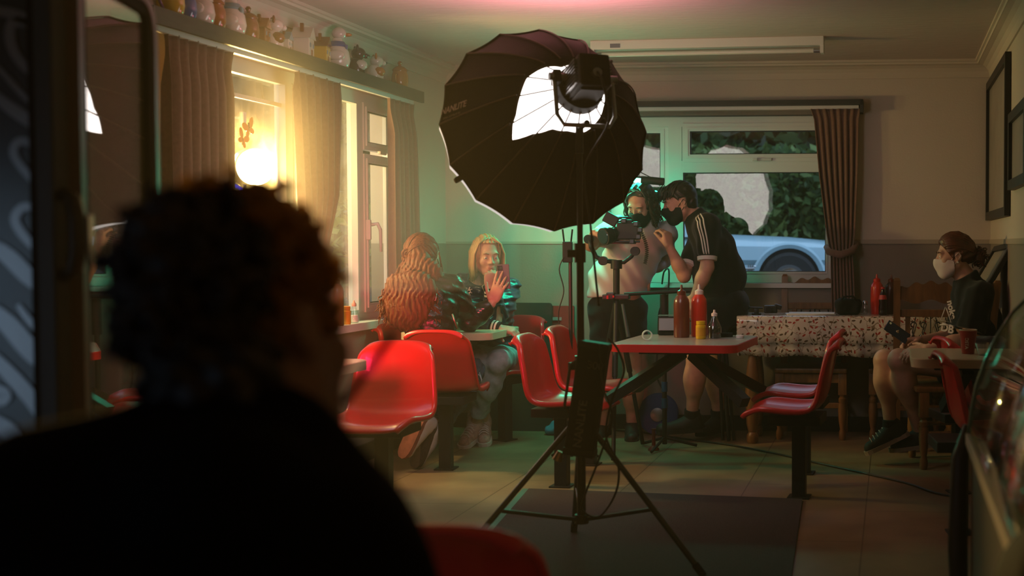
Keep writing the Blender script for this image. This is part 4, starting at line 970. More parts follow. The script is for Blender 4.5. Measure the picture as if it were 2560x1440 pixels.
# car
CY = 14.1; CG = .52
M_carblue = mat('pale_blue_car_paint', (.34, .52, .60), .25, coat=.7)
M_tyre = mat('tyre_rubber', (.02, .02, .021), .8)
car = thing('car', 'pale blue classic coupe parked outside the back window', 'car', (-1.7, CY+.85, CG))
def carx(px): return (px-CX)/FPX*CY
wx = carx(1973); fx = wx+.78; rx = wx-3.75
secs = []
for x, zt_c, zs in ((fx, .60, .58), (fx-.04, .70, .66), (fx-.35, .76, .70), (wx, .80, .71), (wx-.7, .83, .72), (wx-1.05, .84, .73), (wx-2.4, .82, .73), (wx-3.0, .80, .74), (rx+.12, .76, .72), (rx, .62, .6)):
    y0, y1 = CY, CY+1.72; k = .10 if x in (fx, rx) else 0; zb = .20
    ring = [(x, y0+.10+k, CG+zb), (x, y0+.02+k, CG+zb+.10), (x, y0+.0+k, CG+.42), (x, y0+.035+k, CG+.49), (x, y0+.0+k, CG+.545), (x, y0+.03+k, CG+zs-.02), (x, y0+.10+k, CG+zs+.02), (x, y0+.3, CG+zt_c), (x, y1-.3, CG+zt_c), (x, y1-.08-k, CG+zs), (x, y1-k, CG+.5), (x, y1-.1-k, CG+zb)]
    secs.append(ring)
b = MB(); b.ring(secs); b.build('body', M_carblue, car, True, smooth=32)
b = MB(); cab = []
for z, x0, x1, yi in ((.80, wx-.98, wx-3.0, .10), (1.02, wx-1.25, wx-2.85, .18), (1.24, wx-1.62, wx-2.45, .27), (1.29, wx-1.75, wx-2.3, .34)):
    cab.append([(x0, CY+yi, CG+z), (x1, CY+yi, CG+z), (x1, CY+1.72-yi, CG+z), (x0, CY+1.72-yi, CG+z)])
b.ring(cab, False, True); cabin = b.build('cabin', M_carblue, car, True, smooth=25)
b = MB(); b.box(((2*wx-4.0)/2, CY+.165, CG+1.0), (1.25, .02, .24), .01, rotm('X', -.36).to_3x3()); b.build('side_window', mat('car_glass', (.03, .05, .06), .08), cabin, True)
for x in (wx, wx-2.75):
    for y, sg in ((CY-.005, 1), (CY+1.72, -1)):
        T = Matrix.Translation((x, y+sg*.065, CG+.315)) @ Matrix.Rotation(PI/2, 4, 'X')
        b = MB(); b.lathe([(.19, -.10), (.28, -.105), (.315, -.075), (.32, 0), (.315, .075), (.28, .105), (.19, .10)], (0, 0, 0), 36, T); w = b.build('wheel', M_tyre, car, True, 40)
        b = MB(); b.lathe([(.185, .085), (.18, .108), (.12, .10), (.05, .125), (.02, .128)], (0, 0, 0), 28, T, False, True); b.build('hubcap', M_chrome, w, True, 40)
    n = 26; b = MB(); R0 = []
    for i in range(n+1):
        a = -.25+(PI+.5)*i/n; c, s = math.cos(a), math.sin(a)
        R0.append([(x+c*.345, CY+.06, CG+.33+s*.345), (x+c*.345, CY-.012, CG+.33+s*.345), (x+c*.39, CY-.022, CG+.33+s*.385), (x+c*.415, CY+.0, CG+.33+s*.41)])
    b.ring(R0); b.build('arch_flare', M_carblue, car, True, smooth=50)
    b = MB(); b.prism([(x+.348*math.cos(2*PI*i/36), CG+.33+.348*math.sin(2*PI*i/36)) for i in range(36)], .10, Matrix(((1, 0, 0, 0), (0, 0, -1, CY+.095), (0, 1, 0, 0), (0, 0, 0, 1)))); b.build('arch_well', M_blackmatte, car, True)
b = MB(); zc = CG+.37
b.box((fx-.02, CY+.86, zc), (.10, 1.76, .10), .03); b.box((fx-.22, CY-.025, zc-.01), (.42, .05, .085), .025); b.build('bumper', M_chrome, car, True)
b = MB(); b.box((rx+.02, CY+.86, zc), (.10, 1.76, .10), .03); b.build('bumper', M_chrome, car, True)
b = MB(); q = carx(2046); b.prism([(-.075, 0), (-.02, .028), (.02, .028), (.075, 0), (0, -.032)], .012, Matrix(((1, 0, 0, q), (0, 0, 1, CY+.018), (0, 1, 0, CG+.595), (0, 0, 0, 1)))); b.build('side_marker', M_chrome, car, True)
b = MB(); q = carx(1876); 
for i in (-1, 0, 1): b.box((q+i*.022, CY-.006, CG+.46), (.012, .012, .075))
b.box((q, CY-.008, CG+.45), (.12, .012, .022), .005); b.sphere((q+.05, CY-.008, CG+.475), .014, 8); b.build('fender_emblem', M_chrome, car, True)
# film lamp outside the side window
lm = thing('film_lamp', 'blazing yellow film lamp on a stand just outside the side window', 'light', (KEY[0]-.12, KEY[1]+.12, .15))
dn_ = nrm(np.array((.55, -.80, -.12))); kp = KEY
b = MB(); b.cyl(kp-dn_*.03, kp-dn_*.012, .085, .105, 28); b.cyl(kp-dn_*.20, kp-dn_*.03, .085, .092, 28); b.build('housing', M_black, lm, True, 40)
b = MB(); b.cyl(kp-dn_*.0118, kp-dn_*.006, .098, .096, 28); b.build('lens', emission('lamp_lens', (1.0, .72, .30), 90), lm, True, 40)
b = MB(); c_ = kp-dn_*.12; b.tube([c_+np.array((.1, .08, 0)), c_+np.array((.1, .08, -.12)), c_+np.array((0, 0, -.16)), c_+np.array((-.1, -.08, -.12)), c_+np.array((-.1, -.08, 0))], .008, 8); b.cyl(c_+np.array((0, 0, -.16)), (c_[0], c_[1], .15), .014, n=10); b.build('stand_pole', M_stand, lm, True, 40)
# things stuck on the side window
M_neon = emission('blue_neon', (.12, .10, 1.0), 5)
def LWp(px, py, off):
    k = (px-CX)/FPX; o = np.array((-3.03, 0, 0))+off*nL; Y = (o[0]-SL*o[1])/(k-SL); return at(px, py, Y)
c_ = LWp(588, 505, -.05); b = MB(); b.tube([c_+uL*.105*math.cos(2*PI*i/32)+np.array((0, 0, .075*math.sin(2*PI*i/32))) for i in range(32)], .008, 8, closed=True); ns = b.build('neon_sign', M_neon, None, True, True); tag(ns, 'glowing blue oval neon loop in the side window below the lamp', 'neon sign')
b = MB(); b.tube([c_+nL*-.012+uL*.12*math.cos(2*PI*i/32)+np.array((0, 0, .088*math.sin(2*PI*i/32))) for i in range(32)], .006, 8, closed=True); b.build('backing_loop', M_white, ns, True, True)
M_orange = mat('orange_print', (.75, .22, .02), .5); M_strip = mat('white_strip', (.85, .85, .8), .5)
def decal(px, py, sc, rot, label):
    c = LWp(px, py, -.108); b = MB(); f = []
    def wing(sx, sz, w, h, a): 
        P_ = []
        for i in range(14):
            t = 2*PI*i/14; x = w*math.cos(t); z = h*math.sin(t); P_.append((x*math.cos(a)-z*math.sin(a)+sx, x*math.sin(a)+z*math.cos(a)+sz))
        T = frame3(c, uL*math.cos(rot)+np.array((0, 0, math.sin(rot))), -uL*math.sin(rot)+np.array((0, 0, math.cos(rot)))); b.prism([(x*sc, y*sc) for x, y in P_], .002, T)
    wing(.03, .02, .032, .018, .7); wing(-.03, .02, .032, .018, -.7); wing(.022, -.018, .022, .014, -.6); wing(-.022, -.018, .022, .014, .6)
    o = b.build('window_decal', M_orange, None, True); tag(o, label, 'decal', None)
    b = MB(); b.tube([c-nL*.001+np.array((0, 0, .03*sc)), c-nL*.001-np.array((0, 0, .03*sc))], .004*sc, 6); b.build('insect_body', M_blackmatte, o, True)
decal(622, 322, 1.0, .4, 'upper orange butterfly sticker on the side window above the lamp'); decal(607, 348, .9, -.5, 'lower orange butterfly sticker on the side window above the lamp')
for i, (px, y0, y1, lb) in enumerate(((612, 280, 316, 'pale upright paper strip stuck on the side window above the lamp'), (612, 460, 488, 'pale paper strip on the side window just below the lamp'))):
    a = LWp(px, y0, -.112); c = LWp(px, y1, -.112); b = MB(); b.box((a+c)/2, (.002, .028, abs(a[2]-c[2])), 0, rotm('Z', RZ).to_3x3()); tag(b.build('paper_strip', M_strip), lb, 'sticker')
# ---------------------------------------------------------------- ceramic jars on the pelmet shelf
M_cer = {n_: mat('glaze_'+n_, c, .15, coat=.5) for n_, c in dict(white=(.70, .66, .58), brown=(.20, .075, .025), amber=(.33, .12, .03), blue=(.06, .11, .33), pale=(.22, .36, .42), yellow=(.6, .42, .05), purple=(.2, .06, .25), black=(.03, .028, .025), roof=(.25, .10, .05), green=(.08, .16, .07), orange=(.50, .19, .05)).items()}
SHZ = 2.163
def shelf_at(px, off=.095):
    k = (px-CX)/FPX; o = np.array((-3.03, 0, 0))+off*nL; Y = (o[0]-SL*o[1])/(k-SL); return LW(Y, off, SHZ)
def jar_root(label, px, s=1.0, rz=0): return thing('ceramic_jar', label, 'ornament', shelf_at(px), RZ-PI/2+rz, 'ceramic jars on the pelmet shelf')
def goose(label, px, s, bow, beak='orange', rz=.5):
    r = jar_root(label, px, s, rz)
    b = MB(); b.lathe([(.035*s, 0), (.048*s, .01*s), (.058*s, .05*s), (.052*s, .09*s), (.03*s, .12*s), (.022*s, .15*s)], n=20); b.sphere((0, .008*s, .175*s), (.03*s, .034*s, .03*s), 14); b.build('body', M_cer['white'], r, smooth=60)
    b = MB(); b.sphere((0, .045*s, .17*s), (.012*s, .022*s, .009*s), 10); b.build('beak', M_cer[beak], r, smooth=True)
    b = MB(); b.lathe([(.036*s, .108*s), (.043*s, .118*s), (.032*s, .135*s)], n=18); b.box((.0, .04*s, .11*s), (.05*s, .012*s, .022*s), .004); b.build('neckerchief', M_cer[bow], r, smooth=40)
    b = MB()
    b.sphere((.05*s, -.005, .065*s), (.013*s, .04*s, .026*s), 10); w_ = b.build('wing', M_cer['white'], r, smooth=True)
    b = MB(); b.sphere((-.05*s, -.005, .065*s), (.013*s, .04*s, .026*s), 10); b.build('wing', M_cer['white'], r, smooth=True)
    return r
def pot(label, px, s, col, lidcol, rz=0):
    r = jar_root(label, px, s, rz)
    b = MB(); b.lathe([(.036*s, 0), (.045*s, .008*s), (.052*s, .05*s), (.05*s, .09*s), (.042*s, .112*s), (.044*s, .118*s)], n=22); b.build('body', M_cer[col], r, smooth=45)
    b = MB(); b.lathe([(.046*s, .119*s), (.046*s, .126*s), (.03*s, .142*s), (.01*s, .15*s), (.009*s, .158*s), (.015*s, .168*s), (.008*s, .178*s)], n=20); b.build('lid', M_cer[lidcol], r, smooth=45)
    b = MB(); b.tube([(.046*s, 0, .09*s), (.072*s, 0, .085*s), (.074*s, 0, .055*s), (.05*s, 0, .03*s)], .006*s, 8); b.build('handle', M_cer[lidcol], r, smooth=True)
    return r
def house(label, px, s, roofc, wall='white', rz=.2):
    r = jar_root(label, px, s, rz)
    b = MB(); b.box((0, 0, .05*s), (.095*s, .075*s, .10*s), .004); b.build('body', M_cer[wall], r)
    b = MB(); b.prism([(-.058*s, .098*s), (.058*s, .098*s), (0, .155*s)], .09*s, Matrix.Translation((0, .045*s, 0)) @ Matrix.Rotation(PI/2, 4, 'X')); b.build('roof', M_cer[roofc], r)
    b = MB(); b.box((.025*s, 0, .15*s), (.016*s, .016*s, .04*s), .002); b.build('chimney', M_cer['brown'], r)
    b = MB(); b.box((0, .038*s, .025*s), (.022*s, .004, .045*s)); b.build('door', M_cer['brown'], r)
    for x in (-.03, .03): b = MB(); b.box((x*s, .038*s, .068*s), (.018*s, .004, .02*s)); b.build('window', M_cer['pale'], r)
    return r
def animal(label, px, s, col, earc, spot=None, rz=.6):
    r = jar_root(label, px, s, rz)
    b = MB(); b.lathe([(.04*s, 0), (.05*s, .02*s), (.05*s, .06*s), (.035*s, .09*s), (.028*s, .10*s)], n=20); b.sphere((0, .012*s, .125*s), (.038*s, .04*s, .034*s), 14); b.sphere((0, .05*s, .115*s), (.018*s, .018*s, .015*s), 10); b.build('body', M_cer[col], r, smooth=60)
    for x in (-1, 1): b = MB(); b.sphere((x*.034*s, .0, .15*s), (.012*s, .008*s, .02*s), 10); b.build('ear', M_cer[earc], r, smooth=True)
    b = MB(); b.sphere((0, .066*s, .117*s), .007*s, 8); b.build('nose', M_cer['black'], r, smooth=True)
    if spot: b = MB(); b.sphere((.03*s, .02*s, .06*s), (.028*s, .035*s, .03*s), 10); b.build('patch', M_cer[spot], r, smooth=True)
    return r
pot('yellow ceramic jar at the near end of the pelmet shelf, top cut off', 440, 1.05, 'yellow', 'purple'); pot('blue ceramic jar with a brown lid, second from the near end of the shelf', 474, .95, 'blue', 'brown')
goose('white goose jar with a white scarf, nearest goose on the shelf', 510, 1.12, 'white', rz=.2); pot('glossy amber jug between the two near white geese', 546, 1.0, 'amber', 'amber')
goose('white goose jar with a pale blue bow', 590, 1.1, 'pale', rz=.3); pot('squat brown jar with a knobbed lid beside the blue-bowed goose', 632, .92, 'brown', 'brown')
house('brown twin-gabled cottage jar right of the squat brown jar', 662, .86, 'amber', 'roof'); animal('cream dog jar with brown ears, leaning over the cottage', 692, .95, 'white', 'brown', 'brown')
house('low white cottage jar with a pale roof in the hazy middle of the shelf', 722, .7, 'pale'); house('wide white cottage jar right of the shelf middle', 768, 1.05, 'white'); house('tall cream cottage jar with a dark pointed roof', 812, .95, 'brown', 'yellow')
goose('goose jar in a blue spotted dress', 852, 1.12, 'blue', rz=.4); animal('black and white dog jar', 898, 1.0, 'black', 'black', 'white'); animal('white pig jar with a pink-brown patch', 944, .95, 'white', 'orange', 'orange'); pot('orange brown basket jar at the far end of the shelf', 1006, .95, 'orange', 'orange')
# ---------------------------------------------------------------- drinks fridge with its glass door open, bottle rack
PA = np.array((-1.314, 2.376, 0)); PB = np.array((-1.409, 2.872, 0)); dD = nrm(PB-PA); nD = np.array((dD[1], -dD[0], 0))
FRX = -1.345
M_fr = mat('fridge_grey', (.035, .04, .036), .45); M_panel = mat('fridge_graphic_base', (.10, .11, .11), .22, metal=.55); M_swash = mat('fridge_graphic_print', (.34, .36, .37), .22, metal=.6); M_trimp = mat('fridge_trim', (.16, .13, .11), .4)
fg = thing('drinks_fridge', 'tall dark drinks fridge with swirling pale letters at the left edge', 'fridge', (-1.85, 2.65, 0))
b = MB(); b.box((-2.12, 2.64, 1.02), (.94, .60, 2.04), .01); b.build('cabinet', M_fr, fg, True)
b = MB(); b.box((-1.97, 2.332, 1.05), (1.235, .012, 1.90), .004); pn = b.build('front_panel', M_panel, fg, True)
def fpt(px, py): return at(px, py, 2.322)
def swash(pts, w):
    P = [fpt(*p) for p in pts]; Q = []
    for i in range(len(P)-1):
        p0, p1, p2, p3 = P[max(0, i-1)], P[i], P[i+1], P[min(len(P)-1, i+2)]
        for k in range(6): t = k/6; Q.append(.5*((2*p1)+(p2-p0)*t+(2*p0-5*p1+4*p2-p3)*t*t+(3*p1-p0-3*p2+p3)*t**3))
    Q.append(P[-1]); n = len(Q); rg = []
    for i in range(n):
        d = nrm(Q[min(n-1, i+1)]-Q[max(0, i-1)]); s = np.cross(d, (0, 1, 0)); ww = w/3200*2.3*(.55+.45*math.sin(PI*min(1, (i+.5)/n*1.0)))
        rg.append([Q[i]+s*ww+np.array((0, y, 0)) for y in (-.001, .002)]+[Q[i]-s*ww+np.array((0, y, 0)) for y in (.002, -.001)])
    b = MB(); b.ring(rg); return b.build('printed_swirl', M_swash, pn, True)
swash([(-40, 20), (30, 35), (80, 55), (112, 75)], 14); swash([(110, 205), (60, 165), (28, 110), (30, 60), (70, 60), (112, 95)], 13)
swash([(-40, 130), (10, 185), (60, 240), (112, 285)], 7); swash([(-40, 215), (20, 265), (70, 300), (112, 330)], 16)
swash([(116, 420), (100, 395), (75, 358), (45, 356), (35, 385), (60, 425), (95, 465), (122, 500)], 11); swash([(112, 400), (118, 380), (100, 362), (75, 358)], 6)
swash([(122, 545), (90, 520), (55, 520), (38, 550), (60, 590), (95, 625), (128, 650)], 12); swash([(-40, 600), (20, 640), (70, 690), (125, 735)], 22)
swash([(-40, 760), (20, 810), (80, 880), (130, 925)], 26); swash([(45, 762), (80, 810), (120, 850)], 9); swash([(-40, 870), (20, 930), (80, 1000), (135, 1090)], 20); swash([(-40, 960), (10, 980), (8, 1000), (-40, 1010)], 14); swash([(-40, 1040), (20, 1075), (60, 1110)], 22)
b = MB(); b.box((-1.351, 2.325, 1.02), (.014, .03, 2.0)); b.build('seam', M_blackmatte, fg, True)
b = MB(); b.box((-1.329, 2.33, 1.02), (.034, .05, 2.0), .004); b.build('door_edge', M_fr, fg, True)
b = MB(); b.smooth = True; h0 = np.array((-1.30, 2.325, 1.27)); b.tube([h0+np.array((-.01, 0, .07)), h0+np.array((.012, -.004, .06)), h0+np.array((.02, -.006, .02)), h0+np.array((.02, -.006, -.03)), h0+np.array((.012, -.004, -.07)), h0+np.array((-.01, 0, -.08))], [.012, .015, .016, .016, .015, .012], 10); hh = b.build('handle', M_black, fg, True, True)
b = MB(); b.box(h0+np.array((.034, .012, -.012)), (.006, .02, .09), .002); b.build('chrome_grip', M_chrome, hh, True)
DT = 1.80
def dpt(s, o, z): return PA+dD*s+nD*o+np.array((0, 0, z))
LD = float(np.linalg.norm(PB-PA))
dr = thing('glass_door', 'open glass fridge door mirroring the softbox, beside the dark fridge', 'door', PA)
dr['category'] = 'fridge door'
def door_ring(w0, w1, o0, o1, m, name, rad):
    b = MB()
    def outline(w):
        pts = [(w, .06+w), (LD-w, .06+w)]; r_ = max(.01, rad-w)
        for i in range(9): a = PI/2*i/8; pts.append((LD-w-r_+r_*math.cos(a), DT-w-r_+r_*math.sin(a)))
        for i in range(9): a = PI/2+PI/2*i/8; pts.append((w+r_+r_*math.cos(a), DT-w-r_+r_*math.sin(a)))
        return pts
    A_, B_ = outline(w0), outline(w1); n = len(A_)
    for i in range(n):
        j = (i+1) % n; q = [dpt(A_[i][0], o0, A_[i][1]), dpt(A_[j][0], o0, A_[j][1]), dpt(B_[j][0], o0, B_[j][1]), dpt(B_[i][0], o0, B_[i][1]), dpt(A_[i][0], o1, A_[i][1]), dpt(A_[j][0], o1, A_[j][1]), dpt(B_[j][0], o1, B_[j][1]), dpt(B_[i][0], o1, B_[i][1])]
        b._add([tuple(float(v) for v in p) for p in q], [(3, 2, 1, 0), (4, 5, 6, 7), (0, 1, 5, 4), (2, 3, 7, 6)])
    return b.build(name, m, dr, True)
door_ring(0, .028, -.02, .012, M_trimp, 'frame', .10); door_ring(.028, .052, -.012, .008, M_blackmatte, 'gasket', .08)
b = MB(); q = [dpt(.05, 0, .12), dpt(LD-.05, 0, .12), dpt(LD-.05, 0, DT-.05), dpt(.05, 0, DT-.05)]; b.ring([q, [p-nD*.004 for p in q]]); b.build('pane', pane_glass('fridge_glass', 1.55, 1.5, (.75, .74, .72), .04), dr, True)
# rack of drinks against the side wall
rk = thing('bottle_rack', 'open rack of drinks bottles by the side wall, seen past the fridge', 'rack', LW(4.93, .17, 0))
RK = lambda s, o, z: LW(4.80+s, .02+o, z)
M_rk = mat('rack_grey', (.22, .18, .16), .5)
b = MB(); bar(b, RK, -.30, -.28, 0, 1.24, 0, .30); b.build('side_panel', M_rk, rk, True)
b = MB(); bar(b, RK, .40, .42, 0, 1.24, 0, .30); b.build('side_panel', M_rk, rk, True)
b = MB(); bar(b, RK, -.28, .40, .1, 1.24, 0, .012); b.build('back_panel', M_black, rk, True)
for z in (.52, .74, .86, 1.06, 1.22):
    b = MB(); bar(b, RK, -.28, .40, z-.015, z, .012, .30); s_ = b.build('shelf', M_rk, rk, True)
    if z == .86: b = MB(); bar(b, RK, -.28, .40, z-.03, z+.012, .30, .306); b.build('price_edge', M_red, s_, True)
M_drink = [mat('drink_'+n_, c, .15, coat=.4) for n_, c in (('cola', (.03, .012, .01)), ('water', (.25, .30, .32)), ('orange', (.55, .22, .02)), ('yellow', (.6, .42, .03)))]
def small_bottle(m, h, r):
    t = thing('drink_bottle', None, 'bottle')
    b = MB(); b.lathe([(r*.9, 0), (r, .006), (r, h*.62), (r*.45, h*.84), (r*.42, h*.92)], n=14); b.build('body', m, t, smooth=50)
    b = MB(); b.lathe([(r*.5, h*.92), (r*.5, h)], n=12); b.build('cap', M_white, t, smooth=50); return t
protos = [small_bottle(m, .17, .026) for m in M_drink]
used = set()
for z, sel, lab in ((.52, (0, 1), 'dark drinks bottle low on the rack beside the fridge'), (.74, (1, 1), 'clear drinks bottle under the red-edged rack shelf'), (.86, (0, 3), 'small drinks bottle standing on the red-edged rack shelf'), (1.06, (1, 1), 'clear drinks bottle on the upper rack shelf')):
    for i in range(7):
        q = sel[0] if i < 4 else sel[1]; p = RK(-.22+i*.09, .22, z)
        o = dup(protos[q], p, 0) if q in used else protos[q]; o.location = p; used.add(q)
        lb = lab if z != .86 else ('dark brown drinks bottle standing on the red-edged rack shelf' if i < 4 else 'yellow drinks bottle standing on the red-edged rack shelf')
        if z == .52: lb = 'dark drinks bottle on the lowest rack shelf' if i < 4 else 'clear drinks bottle on the lowest rack shelf'
        tag(o, lb, 'bottle', lb.replace('bottle', 'bottles'))
for k, q in enumerate(protos):
    if k not in used:
        for c in list(q.children): bpy.data.objects.remove(c)
        bpy.data.objects.remove(q)
# ---------------------------------------------------------------- curved glass counter at the right
def CT(Y, d, z): return np.array((SL*Y+d, Y, z))
ctr = thing('display_counter', 'curved glass display counter at the right edge', 'counter', CT(2.9, .45, 0))
Y0, Y1 = 1.75, 3.70
M_ctr = mat('counter_panel', (.10, .088, .07), .5); M_ctrim = mat('counter_trim', (.55, .50, .42), .35)
prg = [(.225, .70), (.231, .76), (.247, .84), (.272, .91), (.305, .98), (.35, 1.05), (.41, 1.11), (.47, 1.14)]
b = MB(); b.grid([[CT(Y, d, z) for d, z in prg] for Y in (Y0, Y1)]); b.build('curved_glass', pane_glass('counter_glass', 1.5, 1.6, (.80, .88, .84), .03), ctr, True, smooth=True, solid=.006)
b = MB(); b.tube([CT(Y1, d, z) for d, z in prg], .006, 8); b.build('glass_edge', mat('polished_glass_edge', (.25, .38, .30), .15), ctr, True, True)
b = MB(); b.box(CT((Y0+Y1)/2, .222, .683), (.016, Y1-Y0, .035), .004, rotm('Z', RZ).to_3x3()); b.build('glass_trim', M_ctrim, ctr, True)
b = MB(); q = [[CT(Y, .232, .08), CT(Y, .232, .665), CT(Y, .60, .665), CT(Y, .60, .08)] for Y in (Y0, Y1)]; b.ring(q); b.build('base_cabinet', M_ctr, ctr, True)
b = MB(); q = [[CT(Y, .50, .665), CT(Y, .47, 1.15), CT(Y, .60, 1.15), CT(Y, .60, .665)] for Y in (Y0, Y1)]; b.ring(q); b.build('back_casing', M_blackmatte, ctr, True)
b = MB(); q = [[CT(Y, .25, .655), CT(Y, .25, .68), CT(Y, .50, .68), CT(Y, .50, .655)] for Y in (Y0, Y1-.03)]; b.ring(q); b.build('display_deck', mat('steel_deck', (.2, .2, .19), .3, .8), ctr, True)
b = MB(); b.tube([CT(Y1+.02, .205, .02), CT(Y1+.02, .195, .35), CT(Y1+.02, .20, .62), CT(Y1+.02, .222, .72)], [.022, .03, .026, .012], 10); b.build('end_bumper', M_black, ctr, True, True)
b = MB(); b.box(CT((Y0+Y1)/2, .42, .04), (.34, Y1-Y0-.06, .08), .01, rotm('Z', RZ).to_3x3()); b.build('plinth', M_blackmatte, ctr, True)
for i in range(4):
    b = MB(); p = CT(3.45-i*.34, .37, .70); b.box(p, (.20, .28, .045), .015, rotm('Z', RZ).to_3x3()); b.build('tray', (M_white, M_ctrim, M_red, M_white)[i], ctr, True)
bagp = np.array((.47, 2.02, 0)); 
bg = blob('shoulder_bag', [ell(bagp+(.02, 0, .62), (.14, .13, .24), None, .05), rbox(bagp+(.02, 0, .52), (.12, .12, .24), None, .06, .08)], M_blackmatte, None, .014, disp=wav(3, 18, .004))
tag(bg, 'black rounded bag shape cut by the bottom right corner', 'bag')
b = MB(); b.cyl(bagp+(.02, .0, 0), bagp+(.02, 0, .30), .03, n=14); b.cyl(bagp+(.02, 0, .27), bagp+(.02, 0, .305), .15, n=28); b.cyl(bagp+(.02, 0, 0), bagp+(.02, 0, .02), .16, n=28); tag(b.build('low_stool', M_blackmatte, None, True, 40), 'low black round stool under the bag at bottom right', 'stool')
# ---------------------------------------------------------------- bottles and small things on the tables
TZ = .7412
def tab(px, py, z=TZ):
    yc = (720-py)/FPX; dz = -math.sin(PITCH)+math.cos(PITCH)*yc; dy = math.cos(PITCH)+math.sin(PITCH)*yc
    s = (z-EYE)/dz; return np.array(((px-CX)/FPX*s, dy*s, z))
M_brownpl = mat('brown_plastic', (.14, .022, .010), .3, coat=.3); M_redpl = mat('red_squeeze', (.62, .025, .012), .28, coat=.3); M_caps = mat('white_nozzle', (.75, .62, .58), .4)
M_clear = pane_glass('clear_bottle', 1.45, 1.6, (.90, .92, .92), .05)
def squeeze(label, p, m, mcap, h=.285, r=.043, group=None):
    t = thing('squeeze_bottle', label, 'bottle', p, 0, group); k = h/.285
    b = MB(); b.lathe([(r*.94, 0), (r, .006), (r, .185*k), (r*.93, .205*k), (r*.62, .226*k), (r*.5, .232*k)], n=28); b.build('body', m, t, smooth=40)
    b = MB(); b.lathe([(r*.56, .230*k), (r*.56, .250*k), (r*.40, .253*k), (r*.20, .258*k), (r*.12, .285*k)], n=20); b.build('nozzle', mcap, t, smooth=35); return t
squeeze('brown sauce squeeze bottle on the laminate table', tab(1704, 843), M_brownpl, M_brownpl)
squeeze('red ketchup squeeze bottle with pale nozzle on the laminate table', tab(1748, 841), M_redpl, M_caps)
def jar_small(label, p, m, lid, h=.095, r=.027, lab=None):
    t = thing('mustard_jar', label, 'jar', p)
    b = MB(); b.lathe([(r*.9, 0), (r, .005), (r, h*.74), (r*.8, h*.80)], n=24); b.build('body', m, t, smooth=40)
    b = MB(); b.lathe([(r*.92, h*.80), (r*.92, h*.98), (r*.85, h)], n=24); b.build('lid', lid, t, smooth=40)
    if lab: b = MB(); b.lathe([(r*1.01, h*.16), (r*1.01, h*.62)], n=24, cap0=False, cap1=False); b.build('paper_label', lab, t, smooth=True)
    return t
M_must = mat('mustard_yellow', (.72, .44, .01), .3); M_mlab = mat('mustard_label', (.60, .30, .01), .5)
jar_small('small yellow mustard jar in front of the red ketchup bottle', tab(1752, 847), M_must, M_must, lab=M_mlab)
vb = thing('vinegar_bottle', 'clear cone-topped vinegar bottle with dark vinegar on the laminate table', 'bottle', tab(1786, 845))
b = MB(); b.lathe([(.035, 0), (.037, .006), (.037, .062), (.033, .068), (.014, .115), (.013, .12)], n=24); b.build('glass', M_clear, vb, smooth=40)
b = MB(); b.lathe([(.032, .004), (.034, .008), (.034, .058)], n=24); b.build('vinegar', mat('dark_vinegar', (.02, .008, .012), .15), vb, smooth=40)
b = MB(); b.lathe([(.016, .118), (.017, .132), (.007, .138), (.005, .152)], n=18); b.build('nozzle', M_caps, vb, smooth=40)
p = tab(1618, 851); tape = MB(); T = Matrix.Translation(Vector(p+np.array((0, 0, .027)))) @ Matrix.Rotation(PI/2, 4, 'X') @ Matrix.Rotation(.25, 4, 'Y')
tape.lathe([(.0215, -.012), (.027, -.012), (.027, .012), (.0215, .012)], (0, 0, 0), 32, T, False, False); tape.lathe([(.0215, .012), (.0215, -.012)], (0, 0, 0), 32, T, False, False)
tag(tape.build('tape_roll', mat('pale_tape', (.62, .66, .58), .3), None, True, 40), 'pale roll of tape standing on the left of the laminate table', 'tape')
p = tab(1815, 842); b = MB(); b.box(p+np.array((0, 0, .011)), (.075, .03, .022), .005); tag(b.build('black_remote', M_blackmatte), 'small black bar lying behind the bottles on the laminate table', 'remote')
p = tab(1850, 845); b = MB(); b.lathe([(.021, 0), (.022, .004), (.022, .014), (.020, .016)], p, 24); tag(b.build('white_stopper', M_white, None, True, 40), 'small white round stopper at the right of the laminate table', 'cap')
p = tab(1672, 838); mo = thing('field_monitor', 'small grey field monitor behind the brown bottle', 'monitor', p)
b = MB(); b.box(p+np.array((-.01, .02, .058)), (.10, .035, .085), .008, rotm('X', -.25).to_3x3()); b.build('housing', M_lightblk, mo, True)
b = MB(); b.box(p+np.array((-.01, .0, .06)), (.09, .004, .07), .002, rotm('X', -.25).to_3x3()); b.build('screen', mat('grey_screen', (.13, .12, .13), .35), mo, True)
b = MB(); b.box(p+np.array((-.01, .035, .108)), (.10, .05, .006), .002); b.build('sun_hood', mat('teal_hood', (.10, .22, .18), .5), mo, True)
b = MB(); b.box(p+np.array((-.01, .02, .009)), (.095, .06, .016), .004); b.cyl(p+np.array((-.045, -.012, .012)), p+np.array((-.045, -.016, .012)), .009, n=12); b.build('base', M_blackmatte, mo, True)
